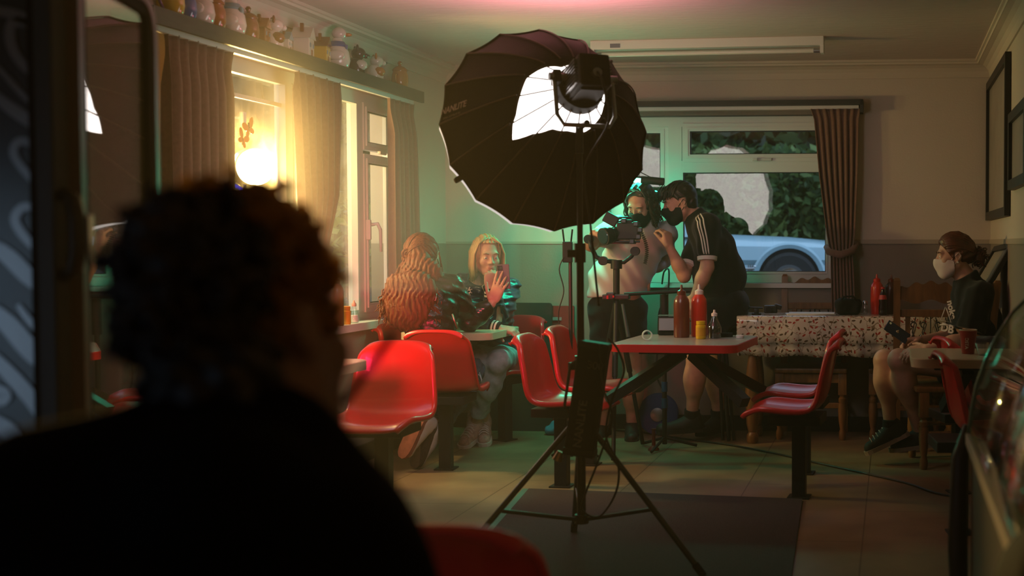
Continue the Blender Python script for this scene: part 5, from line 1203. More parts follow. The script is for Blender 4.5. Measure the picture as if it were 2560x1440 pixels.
# window table
def WT(px, py):
    k = (px-CX)/FPX; o = np.array((-3.03, 0, 0))+.010*nL; return LW((o[0]-SL*o[1])/(k-SL), .010, .8025)
squeeze('dark brown squeeze bottle by the side window, left of the orange jar', WT(838, 834), M_brownpl, M_brownpl)
jar_small('orange mustard jar by the side window beside the glass salt shaker', WT(862, 826), mat('amber_jar', (.62, .26, .01), .3), mat('orange_lid', (.65, .25, .02), .4), .10, .030)
ss = thing('salt_shaker', 'clear glass salt shaker by the side window, right of the orange jar', 'shaker', WT(884, 828))
b = MB(); b.lathe([(.020, 0), (.026, .006), (.028, .03), (.018, .07), (.011, .095)], n=20); b.build('glass', M_clear, ss, smooth=40)
b = MB(); b.lathe([(.018, .004), (.024, .008), (.025, .028), (.022, .045)], n=20); b.build('salt', mat('salt', (.8, .8, .78), .8), ss, smooth=40)
b = MB(); b.lathe([(.013, .094), (.013, .108), (.007, .116), (.003, .128)], n=16); b.build('cap', mat('pink_cap', (.55, .3, .25), .4), ss, smooth=40)
# things on the clothed table
CZ = PH+.0055
def ctab(px, Y=8.08): q = at(px, 780, Y); q[2] = CZ; return q
squeeze('red squeeze bottle on the clothed table left of the cola bottle', ctab(2192, 8.12), M_redpl, M_redpl, .255, .040)
squeeze('dark brown squeeze bottle on the clothed table right of the cola bottle', ctab(2228, 8.16), mat('dark_brown_plastic', (.06, .014, .012), .3), M_brownpl, .25, .038)
cb_ = thing('cola_bottle', 'small dark cola bottle with red label between the squeeze bottles', 'bottle', ctab(2207, 8.02))
b = MB(); b.lathe([(.024, 0), (.027, .006), (.027, .05), (.024, .07), (.026, .095), (.020, .125), (.011, .15), (.011, .165)], n=22); b.build('body', mat('cola', (.02, .006, .008), .1), cb_, smooth=50)
b = MB(); b.lathe([(.0265, .098), (.0235, .112), (.0205, .126)], n=22, cap0=False, cap1=False); b.build('paper_label', mat('red_label', (.5, .03, .03), .4), cb_, smooth=True)
b = MB(); b.lathe([(.013, .163), (.013, .174), (.011, .176)], n=16); b.build('cap', mat('red_cap', (.45, .02, .03), .4), cb_, smooth=40)
s2 = thing('pepper_shaker', 'clear glass shaker left of the red squeeze bottle on the clothed table', 'shaker', ctab(2163, 8.08))
b = MB(); b.lathe([(.018, 0), (.021, .005), (.021, .05), (.013, .066)], n=18); b.build('glass', M_clear, s2, smooth=40)
b = MB(); b.lathe([(.014, .064), (.015, .08), (.009, .088)], n=16); b.build('cap', M_steel, s2, smooth=40)
p = ctab(2120, 8.06); hb = blob('camera_bag', [rbox(p+(0, 0, .045), (.075, .05, .045), None, .025, .03), ell(p+(-.03, 0, .075), (.05, .04, .03), None, .03), ell(p+(.04, .01, .06), (.045, .045, .035), None, .03)], M_blackmatte, None, .006, disp=wav(5, 60, .003), clip=lambda Q: CZ+.001-Q[:, 2])
tag(hb, 'soft black camera bag on the clothed table by the curtain', 'bag')
b = MB(); b.tube([p+(-.06, -.03, .07), p+(-.03, -.04, .115), p+(.03, -.04, .118), p+(.065, -.03, .075)], .006, 8); b.build('strap', M_blackmatte, hb, True, True)
p = ctab(2025, 8.06)
b = MB(); b.box(p+np.array((0, 0, .004)), (.30, .20, .007), .001, rotm('Z', .08).to_3x3()); b.box(p+np.array((.01, .0, .010)), (.29, .20, .004), .001, rotm('Z', -.06).to_3x3()); tag(b.build('call_sheets', mat('white_paper', (.72, .70, .68), .7)), 'flat pile of white papers on the clothed table', 'paper')
p = ctab(1915, 8.05); rg_ = thing('action_camera_rig', 'small black camera gadget with an arm on the left of the clothed table', 'camera', p)
b = MB(); b.box(p+np.array((.03, 0, .035)), (.085, .05, .05), .01); b.box(p+np.array((.075, 0, .05)), (.05, .035, .03), .008, rotm('Y', .3).to_3x3()); b.build('body', M_black, rg_, True)
b = MB(); b.cyl(p+np.array((.02, -.02, .035)), p+np.array((.02, -.04, .035)), .02, n=16); b.build('lens', M_lightblk, rg_, True, 40)
b = MB(); b.cyl(p+np.array((-.02, 0, .042)), p+np.array((-.10, 0, .046)), .005, n=8); b.sphere(p+np.array((-.11, 0, .046)), .012, 10); b.box(p+np.array((-.06, 0, .02)), (.03, .03, .04), .006); b.cyl(p+np.array((-.06, 0, 0)), p+np.array((-.06, 0, .01)), .03, n=16); b.build('arm', M_black, rg_, True, 40)
# right-hand table: cup, tumbler, jacket
p = tab(2420, 884, .7412); cu = thing('paper_cup', 'red takeaway paper cup on the table by the glass counter', 'cup', p)
b = MB(); b.lathe([(.028, 0), (.029, .003), (.041, .108)], n=28, cap1=False); b.build('sleeve', mat('red_cup', (.30, .02, .015), .45), cu, smooth=40)
b = MB(); b.lathe([(.040, .106), (.0425, .109), (.0415, .112), (.039, .110), (.037, .09)], n=28, cap0=False, cap1=True); b.build('rim', mat('cream_rim', (.6, .5, .38), .5), cu, smooth=40)
a_ = math.radians(252); tO = (.0372*math.cos(a_), .0372*math.sin(a_), .058); text_mesh('COSTA', .021, frame3(tO, (.012*math.cos(a_), .012*math.sin(a_), -.105), (math.sin(a_)*-1, math.cos(a_), 0)), mat('cup_print', (.65, .58, .5), .5), 'printed_name', cu, depth=.0015, bold=.0004)
p = tab(2462, 888, .7412); b = MB(); b.lathe([(.030, 0), (.032, .003), (.048, .055), (.046, .055), (.030, .006)], p, 26, cap1=False); tag(b.build('plastic_bowl', M_clear, None, True, 40), 'clear plastic bowl beside the red paper cup', 'bowl')
jr = r1.location; jp = np.array(at(2462, 862, 6.42))
jk = blob('denim_jacket', [rbox(jp+(0, 0, -.02), (.11, .045, .06), None, .03, .03), ell(jp+(.03, .01, -.13), (.085, .05, .15), None, .04), ell(jp+(-.08, -.02, -.16), (.035, .04, .13), None, .03)], mat('grey_denim', (.055, .06, .075), .85, noise=.3, nscale=90), None, .008, disp=wav(8, 45, .006), amp=.01)
tag(jk, 'dark denim jacket slung over the chair behind the red paper cup', 'jacket')
# ---------------------------------------------------------------- camera rig on gimbal and tripod
G = at(1542, 652, 7.62); rig = thing('cinema_camera', 'black cinema camera with lens facing left on a gimbal, before the man in white', 'camera', G)
def cb(px, py, dY=0): return at(px, py, 7.62+dY)
M_rig = mat('rig_black', (.011, .012, .013), .5, spec=.35); M_rig2 = mat('rig_dark_metal', (.04, .042, .045), .3, .6)
c0 = cb(1572, 578); 
b = MB(); b.box(c0, (.13, .12, .105), .01); b.box(c0+(-.01, 0, .058), (.07, .09, .02), .006); b.build('body', M_rig, rig, True)
l0 = cb(1551, 582); l1 = cb(1508, 592, -.10); d = nrm(l1-l0); L = float(np.linalg.norm(l1-l0)); b = MB()
for s0_, s1_, r_ in ((0, .22, .036), (.22, .34, .042), (.34, .52, .038), (.52, .66, .043), (.66, .84, .045), (.84, 1.0, .052)): b.cyl(l0+d*L*s0_, l0+d*L*s1_, r_, n=24)
ln = b.build('lens', M_rig, rig, True, 40)
b = MB(); b.cyl(l1, l1+d*.004, .044, .040, 24); b.build('front_glass', mat('lens_glass', (.02, .05, .06), .05), ln, True, 40)
for s_, r_ in ((.28, .0445), (.59, .0455)): b = MB(); b.cyl(l0+d*L*(s_-.03), l0+d*L*(s_+.03), r_, n=24); b.build('focus_ring', M_rig2, ln, True, 40)
b = MB(); b.tube([c0+(-.075, 0, .05), c0+(-.06, 0, .078), c0+(.01, 0, .080), c0+(.02, 0, .05)], .009, 8); b.build('top_handle', M_rig, rig, True, True)
p = cb(1527, 548, -.05); b = MB(); b.box(p, (.085, .022, .065), .006, rotm('Y', .5).to_3x3()); mn = b.build('monitor', M_rig, rig, True)
b = MB(); b.cyl(p+(.03, 0, -.02), c0+(-.04, 0, .06), .006, n=8); b.build('monitor_arm', M_rig2, rig, True, 40)
b = MB()
for q in ((1590, 560), (1600, 575), (1596, 592), (1560, 552), (1580, 604)): b.box(cb(*q, -.06), (.03, .03, .028), .005)
b.build('cage_clamps', M_rig2, rig, True)
b = MB(); b.box(cb(1556, 607), (.16, .05, .014), .004); b.cyl(cb(1525, 604, -.04), cb(1600, 604, -.04), .0065, n=10); b.build('base_plate', M_rig2, rig, True, 40)
gb = thing('gimbal', 'black handheld gimbal holding up the cinema camera', 'gimbal', cb(1541, 735)+np.array((0, 0, .0)))
b = MB(); b.tube([cb(1474, 600, -.02), cb(1478, 618, -.02), cb(1490, 642, 0), cb(1512, 652, 0), cb(1541, 655, 0)], .014, 10); b.build('roll_arm', M_rig, gb, True, True)
for q in ((1472, 598), (1508, 652), (1588, 628)): b = MB(); c = cb(*q); b.cyl(c+(0, -.03, 0), c+(0, .03, 0), .027, n=18); b.build('motor', M_rig, gb, True, 40)
b = MB(); b.tube([cb(1588, 628), cb(1578, 642), cb(1560, 656), cb(1541, 656)], .012, 10); b.build('tilt_arm', M_rig, gb, True, True)
b = MB(); b.cyl(cb(1541, 650), cb(1541, 672), .034, n=18); b.cyl(cb(1541, 672), cb(1541, 735), .0195, n=16); b.build('grip', M_rig, gb, True, 40)
tp2 = thing('camera_tripod', 'tripod and slider carrying the gimbal between the light stand and the bottles', 'tripod', cb(1541, 735)*np.array((1, 1, 0)))
hb_ = cb(1541, 742)
b = MB(); b.box(hb_, (.16, .08, .03), .006); b.box(hb_+np.array((-.03, -.03, .005)), (.05, .04, .045), .008); b.build('head', M_rig2, tp2, True)
b = MB(); b.box(hb_+np.array((-.045, -.06, 0)), (.012, .004, .02)); b.box(hb_+np.array((-.01, -.06, .004)), (.010, .004, .012)); b.build('red_knobs', M_red, tp2, True)
b = MB(); b.cyl(cb(1560, 736), cb(1725, 727, .05), .011, n=10); b.build('slider_rail', M_rig, tp2, True, 40)
for px, py, dY in ((1532, 1015, -.35), (1478, 1050, .28), (1606, 1040, .25)):
    f = ground(px, py) if False else np.array((cb(px, 900, dY)[0], 7.62+dY, .012)); b = MB(); m_ = hb_*.5+f*.5
    b.cyl(hb_-(0, 0, .02), m_, .017, n=10); b.cyl(m_, f, .0125, n=10); b.build('leg', M_rig, tp2, True, 40)
b = MB(); b.cyl(cb(1556, 760, -.1), cb(1571, 842, -.1), .009, .012, 10); b.build('pan_handle', mat('teal_grey_handle', (.06, .12, .11), .3), tp2, True, 40)
# coiled lead
b = MB(); a = cb(1602, 578, -.05); e = cb(1612, 660, -.08); pts = []
for i in range(120): t = i/119; q = a+(e-a)*t+np.array((.022*math.sin(t*PI), 0, 0)); pts.append(q+np.array((.010*math.cos(i*.9), .010*math.sin(i*.9), 0)))
b.tube(pts, .0028, 6); tag(b.build('coiled_lead', M_cable, None, True, True), 'coiled black lead hanging from the cinema camera', 'cable')
cable('monitor_lead', 'black wires looping on the window sill behind the raised hand', [BW(1655, .06, .98), BW(1660, .10, 1.06), BW(1672, .11, 1.07), BW(1668, .12, .9), BW(1648, .15, .80), BW(1645, .15, .60), BW(1640, .2, .4), BW(1655, .3, .3), BW(1662, .35, .2)], .006)
mp = thing('monopod', 'dark monopod with blue rings and small splayed feet under the table', 'stand', at(1661, 900, 7.75)*np.array((1, 1, 0))); o = mp.location
b = MB(); b.cyl((o[0], o[1], .03), (o[0], o[1], .95), .0145, n=12); b.cyl((o[0], o[1], .74), (o[0], o[1], .94), .026, n=14); b.build('column', M_rig, mp, True, 40)
for z in (.28, .38): b = MB(); b.cyl((o[0], o[1], z-.03), (o[0], o[1], z+.03), .019, n=14); b.build('blue_ring', mat('blue_anodised', (.03, .13, .32), .3, .7), mp, True, 40)
for a in (.3, 2.4, 4.4): b = MB(); b.cyl((o[0], o[1], .07), (o[0]+.2*math.cos(a), o[1]+.2*math.sin(a), .012), .009, n=8); b.build('foot', M_rig, mp, True, 40)
p = at(1645, 965, 8.35)*np.array((1, 1, 0))+np.array((0, 0, .135)); rl = thing('cable_reel', 'round blue cable reel on the floor against the back wall', 'cable reel', p*np.array((1, 1, 0)))
T = Matrix.Translation(Vector(p)) @ Matrix.Rotation(PI/2, 4, 'X'); M_reel = mat('blue_reel', (.02, .05, .16), .4)
for zz in (-.045, .04): b = MB(); b.lathe([(.128, zz), (.132, zz+.003), (.132, zz+.006), (.03, zz+.009)], (0, 0, 0), 32, T); b.build('flange', M_reel, rl, True, 40)
b = MB(); b.lathe([(.10, -.04), (.11, -.02), (.10, 0), (.11, .02), (.10, .04)], (0, 0, 0), 28, T); b.build('wound_cable', M_cable, rl, True, 40)
b = MB(); b.lathe([(.035, .05), (.045, .058), (.02, .062)], (0, 0, 0), 20, T); b.build('hub', M_steel, rl, True, 40)
b = MB()
fs = thing('folded_stand', 'folded black stand leaning against the pine table leg', 'stand', at(1822, 900, 8.02)*np.array((1, 1, 0))); o = fs.location
for k, (x, y) in enumerate(((-.025, 0), (.0, .02), (.022, 0), (0, -.02))): b = MB(); b.cyl((o[0]+x*1.5, o[1]+y*1.5, .01), (o[0]+x*.8-.05, o[1]+y*.8, .74), .011, n=10); b.build('tube', M_rig, fs, True, 40)
# boards leaning against the back wall
def board(name, label, px0, px1, y_top, off, m, t=.02, rad=.05, cat='board'):
    a = BW(px0, off, 0); c = BW(px1, off, 0); w = float(np.linalg.norm(c-a)); h = at(px0, y_top, a[1])[2]
    pl = [(0, 0), (w, 0)]+[(w-rad+rad*math.cos(PI/2*i/6), h-rad+rad*math.sin(PI/2*i/6)) for i in range(7)]+[(0, h)]
    T = Matrix.Translation((0, 0, .002)) @ frame3(a, uB, (0, 0, 1)); b = MB(); b.prism(pl, t, T); return tag(b.build(name, m), label, cat), a
bd, ba = board('dark_board', 'large dark green-black board leaning on the back wall behind the blonde woman', 1195, 1380, 757, .15, mat('dark_green_board', (.012, .03, .026), .7), rad=.02)
M_patch = mat('dark_red_patch', (.14, .012, .012), .6)
def patch(pts, m, nm):
    b = MB(); q = [BW(x, .171, 0)*np.array((1, 1, 0)) for x, _ in pts]; P_ = [np.array((v[0], v[1], at(x, y, v[1])[2])) for v, (x, y) in zip(q, pts)]
    n = len(P_); b._add([tuple(p) for p in P_]+[tuple(p+nB*.003) for p in P_], [tuple(range(n))[::-1], tuple(range(n, 2*n))]+[(i, (i+1) % n, n+(i+1) % n, n+i) for i in range(n)]); b.build(nm, m, bd, True)
patch([(1300, 828), (1310, 826), (1316, 835), (1330, 838), (1338, 846), (1334, 866), (1322, 880), (1312, 876), (1318, 862), (1306, 846), (1298, 840)], M_patch, 'red_patch')
patch([(1300, 898), (1318, 897), (1334, 905), (1338, 925), (1328, 934), (1312, 928), (1298, 915)], M_patch, 'red_patch')
patch([(1316, 928), (1334, 936), (1330, 940), (1318, 936)], mat('blue_patch', (.05, .2, .32), .5), 'blue_patch')
rb, _ = board('red_board', 'red board leaning on the back wall right of the dark board', 1372, 1436, 765, .10, mat('red_board_paint', (.22, .03, .025), .6), rad=.01)
b = MB(); a = BW(1381, .128, 0); c = BW(1403, .128, 0); z = at(1390, 797, a[1])[2]; b.box((a+c)/2+np.array((0, 0, z)), (float(np.linalg.norm(c-a)), .004, .022), .001); b.build('pale_mark', mat('grey_mark', (.25, .24, .23), .6), rb, True)
p = BW(1392, .30, 0); bb = blob('blue_carrier_bag', [ell(p+(0, 0, .045), (.06, .05, .05), None, .03), ell(p+(-.04, .0, .025), (.05, .045, .03), None, .03)], mat('blue_polythene', (.06, .28, .42), .35), None, .007, disp=wav(4, 70, .006), clip=lambda Q: .001-Q[:, 2], amp=.01)
tag(bb, 'crumpled bright blue bag on the floor behind the left red chair', 'bag')
p = at(1634, 1060, 7.7)*np.array((1, 1, 0)); b = MB(); b.lathe([(.035, 0), (.033, .01), (.012, .03), (.010, .12), (.016, .13)], p, 16); tag(b.build('red_foot_stand', mat('dark_red_paint', (.16, .015, .015), .5), None, True, 40), 'small dark red stand foot on the floor by the black trainers', 'stand')
# ---------------------------------------------------------------- people
def skin(n_, c): return mat('skin_'+n_, c, .5, spec=.35, sss=.08, noise=.12, nscale=30)
M_eye = mat('eye_white', (.6, .58, .55), .2); M_iris = mat('iris', (.03, .025, .02), .15); M_lip = mat('lips', (.42, .15, .13), .4)
M_denim = mat('blue_denim', (.085, .13, .21), .85, noise=.35, nscale=45, bump=.3, bscale=300); M_paleden = mat('washed_denim', (.42, .52, .58), .85, noise=.25, nscale=30, bump=.3, bscale=300)
M_tblack = mat('black_jersey', (.010, .010, .011), .9, spec=.2, sheen=.15); M_mask = mat('black_mask', (.008, .009, .009), .75, spec=.25)
M_shoeb = mat('black_shoe', (.012, .012, .012), .6); M_shoew = mat('white_canvas', (.55, .50, .47), .7); M_soleb = mat('black_sole', (.015, .015, .015), .7); M_solew = mat('white_sole', (.62, .58, .54), .6)
M_sock = mat('black_sock', (.01, .01, .01), .95)
def joints(**k): return {a: np.array(v, float) for a, v in k.items()}
def mid(a, b, t=.5): return np.array(a)*(1-t)+np.array(b)*t
def person(label, prims, m, res=.0055):
    o = blob('person', prims, m, None, res); return tag(o, label, 'person')
def tube_clip(a, b, t0, t1):
    """keep only the stretch t0..t1 along a limb"""
    a = np.array(a); b = np.array(b); ab = b-a; L = ab@ab; n = ab/L**.5
    return lambda P: np.maximum((t0-((P-a)@ab)/L), (((P-a)@ab)/L-t1))*L**.5
def plane(p, n): p = np.array(p, float); n = nrm(n); return lambda P: (P-p)@n     # keeps the side away from n
def LP(p, n, r=.13):
    f = plane(p, n); p = np.array(p, float); return lambda P: np.minimum(f(P), r-np.linalg.norm(P-p, axis=1))     # the same, only near the cut
def AND(*f): return lambda P: np.max([g(P) for g in f], 0)
def face_mask(p, R, s, m, parent, res=.0035, ear=True):
    prm = [ell(p(0, .030, -.040), s*np.array((.064, .073, .070)), R, .03), ell(p(0, .066, -.088), s*np.array((.034, .030, .030)), R, .03), ell(p(0, .095, -.030), s*np.array((.020, .022, .030)), R, .03), cap(p(-.055, .0, -.055), p(-.02, .055, -.098), .018*s, .018*s, .03), cap(p(.055, .0, -.055), p(.02, .055, -.098), .018*s, .018*s, .03)]
    fw = R[1]; up = R[2]
    o = blob('face_mask', prm, m, parent, res, clip=AND(plane(p(0, .095, -.008), up*1+fw*-.18), plane(p(0, .012, 0), -fw)))
    b = MB()
    for sg in (-1, 1): b.tube([p(sg*.056, .03, -.025), p(sg*.072, .012, -.004), p(sg*.084, -.012, .018), p(sg*.085, -.026, .0), p(sg*.072, .0, -.035), p(sg*.055, .022, -.06)], .0022*s, 6)
    b.build('ear_loop', m, o, True, True); return o
def over(b, A, B, p, rr, bul=.02):
    for a, t in zip(A, B):
        c = p(0, -.014, .036); m_ = mid(a, t); m_ = c+nrm(m_-c)*(np.linalg.norm(m_-c)+bul); m2 = c+nrm(mid(a, t, .75)-c)*max(.098, np.linalg.norm(mid(a, t, .75)-c)); b.tube([a, mid(a, m_, .5)+(m_-mid(a, t))*.3, m_, m2, t], [rr*.6, rr, rr, rr, rr*.7], 6)
# ---- the red-haired woman, back to the camera, holding up a phone
Jr = joints(pel=at(1082, 915, 7.14), chest=at(1072, 752, 7.20), neck=at(1066, 688, 7.27), shL=at(1000, 722, 7.18), shR=at(1127, 720, 7.26), hipL=at(1052, 925, 7.18), hipR=at(1112, 925, 7.12),
            elR=at(1172, 806, 7.36), wrR=at(1230, 760, 7.415), elL=at(1022, 812, 7.42), wrL=at(1132, 812, 7.46), knR=at(1180, 925, 7.46), anR=at(1092, 1092, 7.20), knL=at(1105, 930, 7.60), anL=at(1076, 1072, 7.08))
hc = at(1058, 642, 7.33); hf = nrm((.50, .86, -.06)); hu = (0.02, .05, 1)
HP_, hp, HR = head_prims(hc, hf, hu, 1.0, True)
ph_c = at(1259, 692, 7.46)
hr_ = hand_prims(Jr['wrR']+(.004, .0, .010), (.36, .06, .93), (.05, -1, .05), 1, (.12, .20, .26, .30), .17, (.75, .6, .5))
hl_ = hand_prims(Jr['wrL'], (.45, .15, -.75), (.35, -.8, .2), 1, (.30, .35, .4, .45), .05)
P_ = torso_prims(Jr, .92, True)+arm_prims(Jr['shL'], Jr['elL'], Jr['wrL'], .88)+arm_prims(Jr['shR'], Jr['elR'], Jr['wrR'], .88)+leg_prims(Jr['hipL'], Jr['knL'], Jr['anL'], .92)+leg_prims(Jr['hipR'], Jr['knR'], Jr['anR'], .92)+neck_head(Jr, hc, hf, hu)+HP_+hr_+hl_
SK = skin('fair', (.56, .34, .25))
wr_ = person('person with long wavy red hair and leather jacket, back to camera, holding a phone', P_, SK)
face_parts(wr_, hp, hf, hu, None, 1.0, M_iris, M_lip, mat('brow_red', (.15, .06, .03), .7), M_eye)
M_leather = mat('black_leather', (.013, .011, .010), .32, spec=.6, bump=.35, bscale=55, noise=.3, nscale=12)
jk_ = grow(torso_prims(Jr, .95, True)+arm_prims(Jr['shL'], Jr['elL'], Jr['wrL'], 1.0)+arm_prims(Jr['shR'], Jr['elR'], Jr['wrR'], 1.0), .016)
axr = nrm(Jr['wrR']-Jr['elR']); axl = nrm(Jr['wrL']-Jr['elL'])
def jfold(P): return .0045*np.sin(P[:, 2]*60+P[:, 0]*30)*np.sin(P[:, 0]*38+P[:, 1]*25)+.002*np.sin(P[:, 2]*120+P[:, 1]*60)
jr_ = blob('leather_jacket', jk_, M_leather, wr_, .0065, disp=jfold, amp=.01, clip=AND(LP(Jr['wrR']-axr*.012, axr), LP(Jr['wrL']-axl*.02, axl), plane(Jr['pel']+(0, 0, -.02), (0, 0, -1)), LP(Jr['neck']+(0, 0, .0), (0, .3, 1), .10)))
b = MB(); c = at(1084, 742, 7.07); b.tube([c+(-.022, 0, .02), c+(-.02, 0, -.02), c+(.012, 0, -.02), c+(.016, 0, .018)], .0035, 6); b.build('strap_buckle', M_steel, jr_, True, True)
b = MB(); b.tube([at(1130, 785, 7.13), at(1137, 805, 7.14), at(1143, 822, 7.15)], .006, 6); b.build('zip', mat('brass_zip', (.5, .45, .3), .3, .9), jr_, True, True)
b = MB()
for i in range(3): a = mid(Jr['elR'], Jr['wrR'], .45+.1*i); b.box(a+(0, -.055, .012), (.03, .006, .006), .002)
b.build('sleeve_zip', M_steel, jr_, True)
jn = grow(leg_prims(Jr['hipL'], Jr['knL'], Jr['anL'], .95)+leg_prims(Jr['hipR'], Jr['knR'], Jr['anR'], .95)+[ell(Jr['pel'], (.165, .125, .12), None, .05)], .010)
blob('jeans', jn, M_denim, wr_, .0075, disp=wav(21, 55, .004), amp=.008, clip=AND(LP(Jr['anR']+nrm(Jr['knR']-Jr['anR'])*.06, Jr['anR']-Jr['knR'], .2), LP(Jr['anL']+nrm(Jr['knL']-Jr['anL'])*.05, Jr['anL']-Jr['knL'], .2), plane(Jr['pel']+(0, 0, .11), (0, 0, 1))))
b = MB(); locks(b, [at(1178+i*2.5, 925+((i*7) % 5)*4, 7.40) for i in range(9)], [at(1183+i*2.6, 931+((i*5) % 7)*5, 7.37) for i in range(9)], .0035, .004, n=5); b.build('frayed_knee', M_paleden, wr_, True, True)
M_solered = mat('worn_red_sole', (.33, .10, .075), .7, noise=.4, nscale=25); M_soledk = mat('shaded_worn_sole', (.07, .035, .03), .7, noise=.4, nscale=25)  # second trainer's sole has shade painted into its colour
shoe('white_trainer', at(1070, 1066, 7.02), (-.42, -.05, -.86), (.50, .85, -.25), M_shoew, M_solered, wr_, .27)
shoe('white_trainer', at(1092, 1088, 7.10), (-.36, .05, -.85), (.42, .86, -.25), M_shoew, M_soledk, wr_, .26)
M_hair_r = mat('red_hair', (.15, .040, .018), .6, spec=.3, noise=.6, nscale=25, stretch=(3, 3, .5)); 
def cranium(p, R, s=1.0, gx=.086, gy=.104, gz=.100): return ell(p(0, -.014, .036), s*np.array((gx, gy, gz)), R, .03)
hb0 = [cranium(hp, HR), ell(hp(0, -.055, -.03), (.080, .06, .09), HR, .05)]
back = [at(1052, 690, 7.20), at(1035, 735, 7.09), at(1018, 780, 7.06)]
hb0 += [ell(back[0], (.125, .065, .11), None, .06), ell(back[1], (.13, .060, .13), None, .06), ell(back[2]+(0, 0, -.01), (.11, .050, .10), None, .06), ell(at(985, 740, 7.10), (.055, .045, .12), None, .05)]
hair = blob('long_hair', hb0, M_hair_r, wr_, .0065, disp=lambda P: (.0035*np.sin(P[:, 0]*230+2.6*np.sin(P[:, 2]*42)+1.3*np.sin(P[:, 2]*71+P[:, 0]*30))+.002*np.sin(P[:, 0]*430+3*np.sin(P[:, 2]*50)))*np.clip((1.26-P[:, 2])*12, .25, 1), amp=.01, clip=plane(hp(0, .045, 0), hf))
b = MB(); rg = np.random.default_rng(5); rts = []; tps = []
for i in range(330):
    u = rg.uniform(-1, 1); v = rg.uniform(.0, 1)
    rts.append(hp(u*.075, -.085+.03*abs(u)-.01*v, .02-.10*v)); x = 1030+u*78-14*v*0; tps.append(at(x+rg.normal()*4-8, 815+rg.uniform(-55, 20)-abs(u)*22, 7.02+.05*abs(u)+rg.uniform(0, .03)))
locks(b, rts, tps, .0058, .010, .085, 18, .0, 6)
b.build('wavy_locks', M_hair_r, hair, True, True)
b = MB(); KN = at(1026, 640, 7.245)
for i in range(46):
    a0 = hp(rg.uniform(-.08, .088), rg.uniform(-.02, .045), rg.uniform(.0, .12)); Q = [mid(a0, KN, t)+(0, 0, .05*math.sin(PI*t)) for t in np.linspace(0, 1, 10)]
    b.tube(project(Q, hb0, .001), [.002]+[.0042]*8+[.003], 6)
b.build('swept_locks', M_hair_r, hair, True, True)
kn_ = at(1022, 634, 7.235); bun = MB()
for i in range(10): 
    a0 = rg.uniform(0, 6.28); R0 = .016+.014*(i % 3)/2; bun.tube([kn_+np.array((R0*math.cos(a0+t), -.006+.010*math.sin(i+t*.7), R0*.8*math.sin(a0+t))) for t in np.linspace(0, 5.6, 16)], .0095, 6)
bun.build('hair_knot', M_hair_r, hair, True, True)
b = MB(); locks(b, [hp(.078, .045, .03), hp(.082, .03, -.01), hp(.080, .05, .0)], [at(1108, 700, 7.28), at(1114, 760, 7.20), at(1120, 735, 7.2)], .005, .006, .12, 10); locks(b, [hp(.02, -.09, -.05), hp(.05, -.08, -.05), hp(.06, -.06, -.06)], [at(1098, 770, 7.1), at(1110, 790, 7.12), at(1088, 745, 7.1)], .004, .008, .12, 12); b.build('loose_strands', M_hair_r, hair, True, True)
# her phone
phn = thing('phone', 'phone in a purple-grey case held up by the red-haired woman', 'phone', ph_c)
Tp = frame3(ph_c, (.985, .15, .06), (-.05, .05, 1.0)).to_3x3(); M_phone = mat('purple_phone', (.13, .085, .11), .4)
b = MB(); b.box(ph_c, (.072, .146, .008), .006, Tp); b.build('case', M_phone, phn, True)
nb_ = np.array(Tp @ Vector((0, 0, 1))); 
cz = nb_ if nb_[1] < 0 else -nb_
b = MB(); cc = ph_c+np.array(Tp @ Vector((-.018, .052, 0)))+cz*.005; b.box(cc, (.030, .030, .004), .004, Tp); cbp = b.build('camera_block', M_black, phn, True)
for dx, dy in ((-.007, .007), (.007, .0), (-.007, -.007)): b = MB(); q = cc+np.array(Tp @ Vector((dx, dy, 0)))+cz*.002; b.cyl(q, q+cz*.002, .0055, n=14); b.build('camera_lens', M_chrome if dx > 0 else M_lightblk, cbp, True)
# ---- the blonde woman
Jb = joints(pel=at(1228, 885, 8.02), chest=at(1216, 765, 7.90), neck=at(1211, 702, 7.83), shL=at(1268, 722, 7.92), shR=at(1160, 716, 7.86), hipL=at(1250, 895, 8.0), hipR=at(1205, 895, 7.98),
            elL=at(1238, 800, 7.68), wrL=at(1226, 722, 7.64), elR=at(1172, 806, 7.66), wrR=at(1250, 820, 7.60), knL=at(1244, 903, 7.58), anL=at(1186, 1058, 7.90), knR=at(1192, 905, 7.58), anR=at(1208, 1056, 7.98))
hc = at(1217, 640, 7.76); hf = nrm((.50, -.86, -.16)); hu = (.06, -.12, 1)
HP_, bp_, BR = head_prims(hc, hf, hu, 1.0, True)
P_ = torso_prims(Jb, .9, True)+arm_prims(Jb['shL'], Jb['elL'], Jb['wrL'], .88)+arm_prims(Jb['shR'], Jb['elR'], Jb['wrR'], .88)+leg_prims(Jb['hipL'], Jb['knL'], Jb['anL'], .9)+leg_prims(Jb['hipR'], Jb['knR'], Jb['anR'], .9)+neck_head(Jb, hc, hf, hu)+HP_
P_ += hand_prims(Jb['wrL'], (.05, -.05, 1), (.35, -.9, .0), -1, (1.25, 1.3, 1.35, 1.4), .02, (.6, .8, .6))
P_ += hand_prims(Jb['wrR'], (.85, -.2, -.18), (.1, -.35, .9), -1, (.55, .6, .65, .6), .05)
wb = person('person with blonde bob in navy varsity jacket, chin on fist, facing the raised phone', P_, SK, .005)
face_parts(wb, bp_, hf, hu, None, 1.0, mat('blue_iris', (.05, .09, .12), .15), M_lip, mat('brow_fair', (.24, .15, .08), .7), M_eye, (.15, -.15))
M_navy = mat('navy_satin', (.008, .020, .055), .32, spec=.6, sheen=.1, bump=.2, bscale=30); M_navyb = mat('navy_jersey', (.006, .011, .026), .8); M_rib_w = mat('white_rib', (.66, .63, .6), .8); M_ribn = mat('navy_rib', (.008, .010, .018), .9)
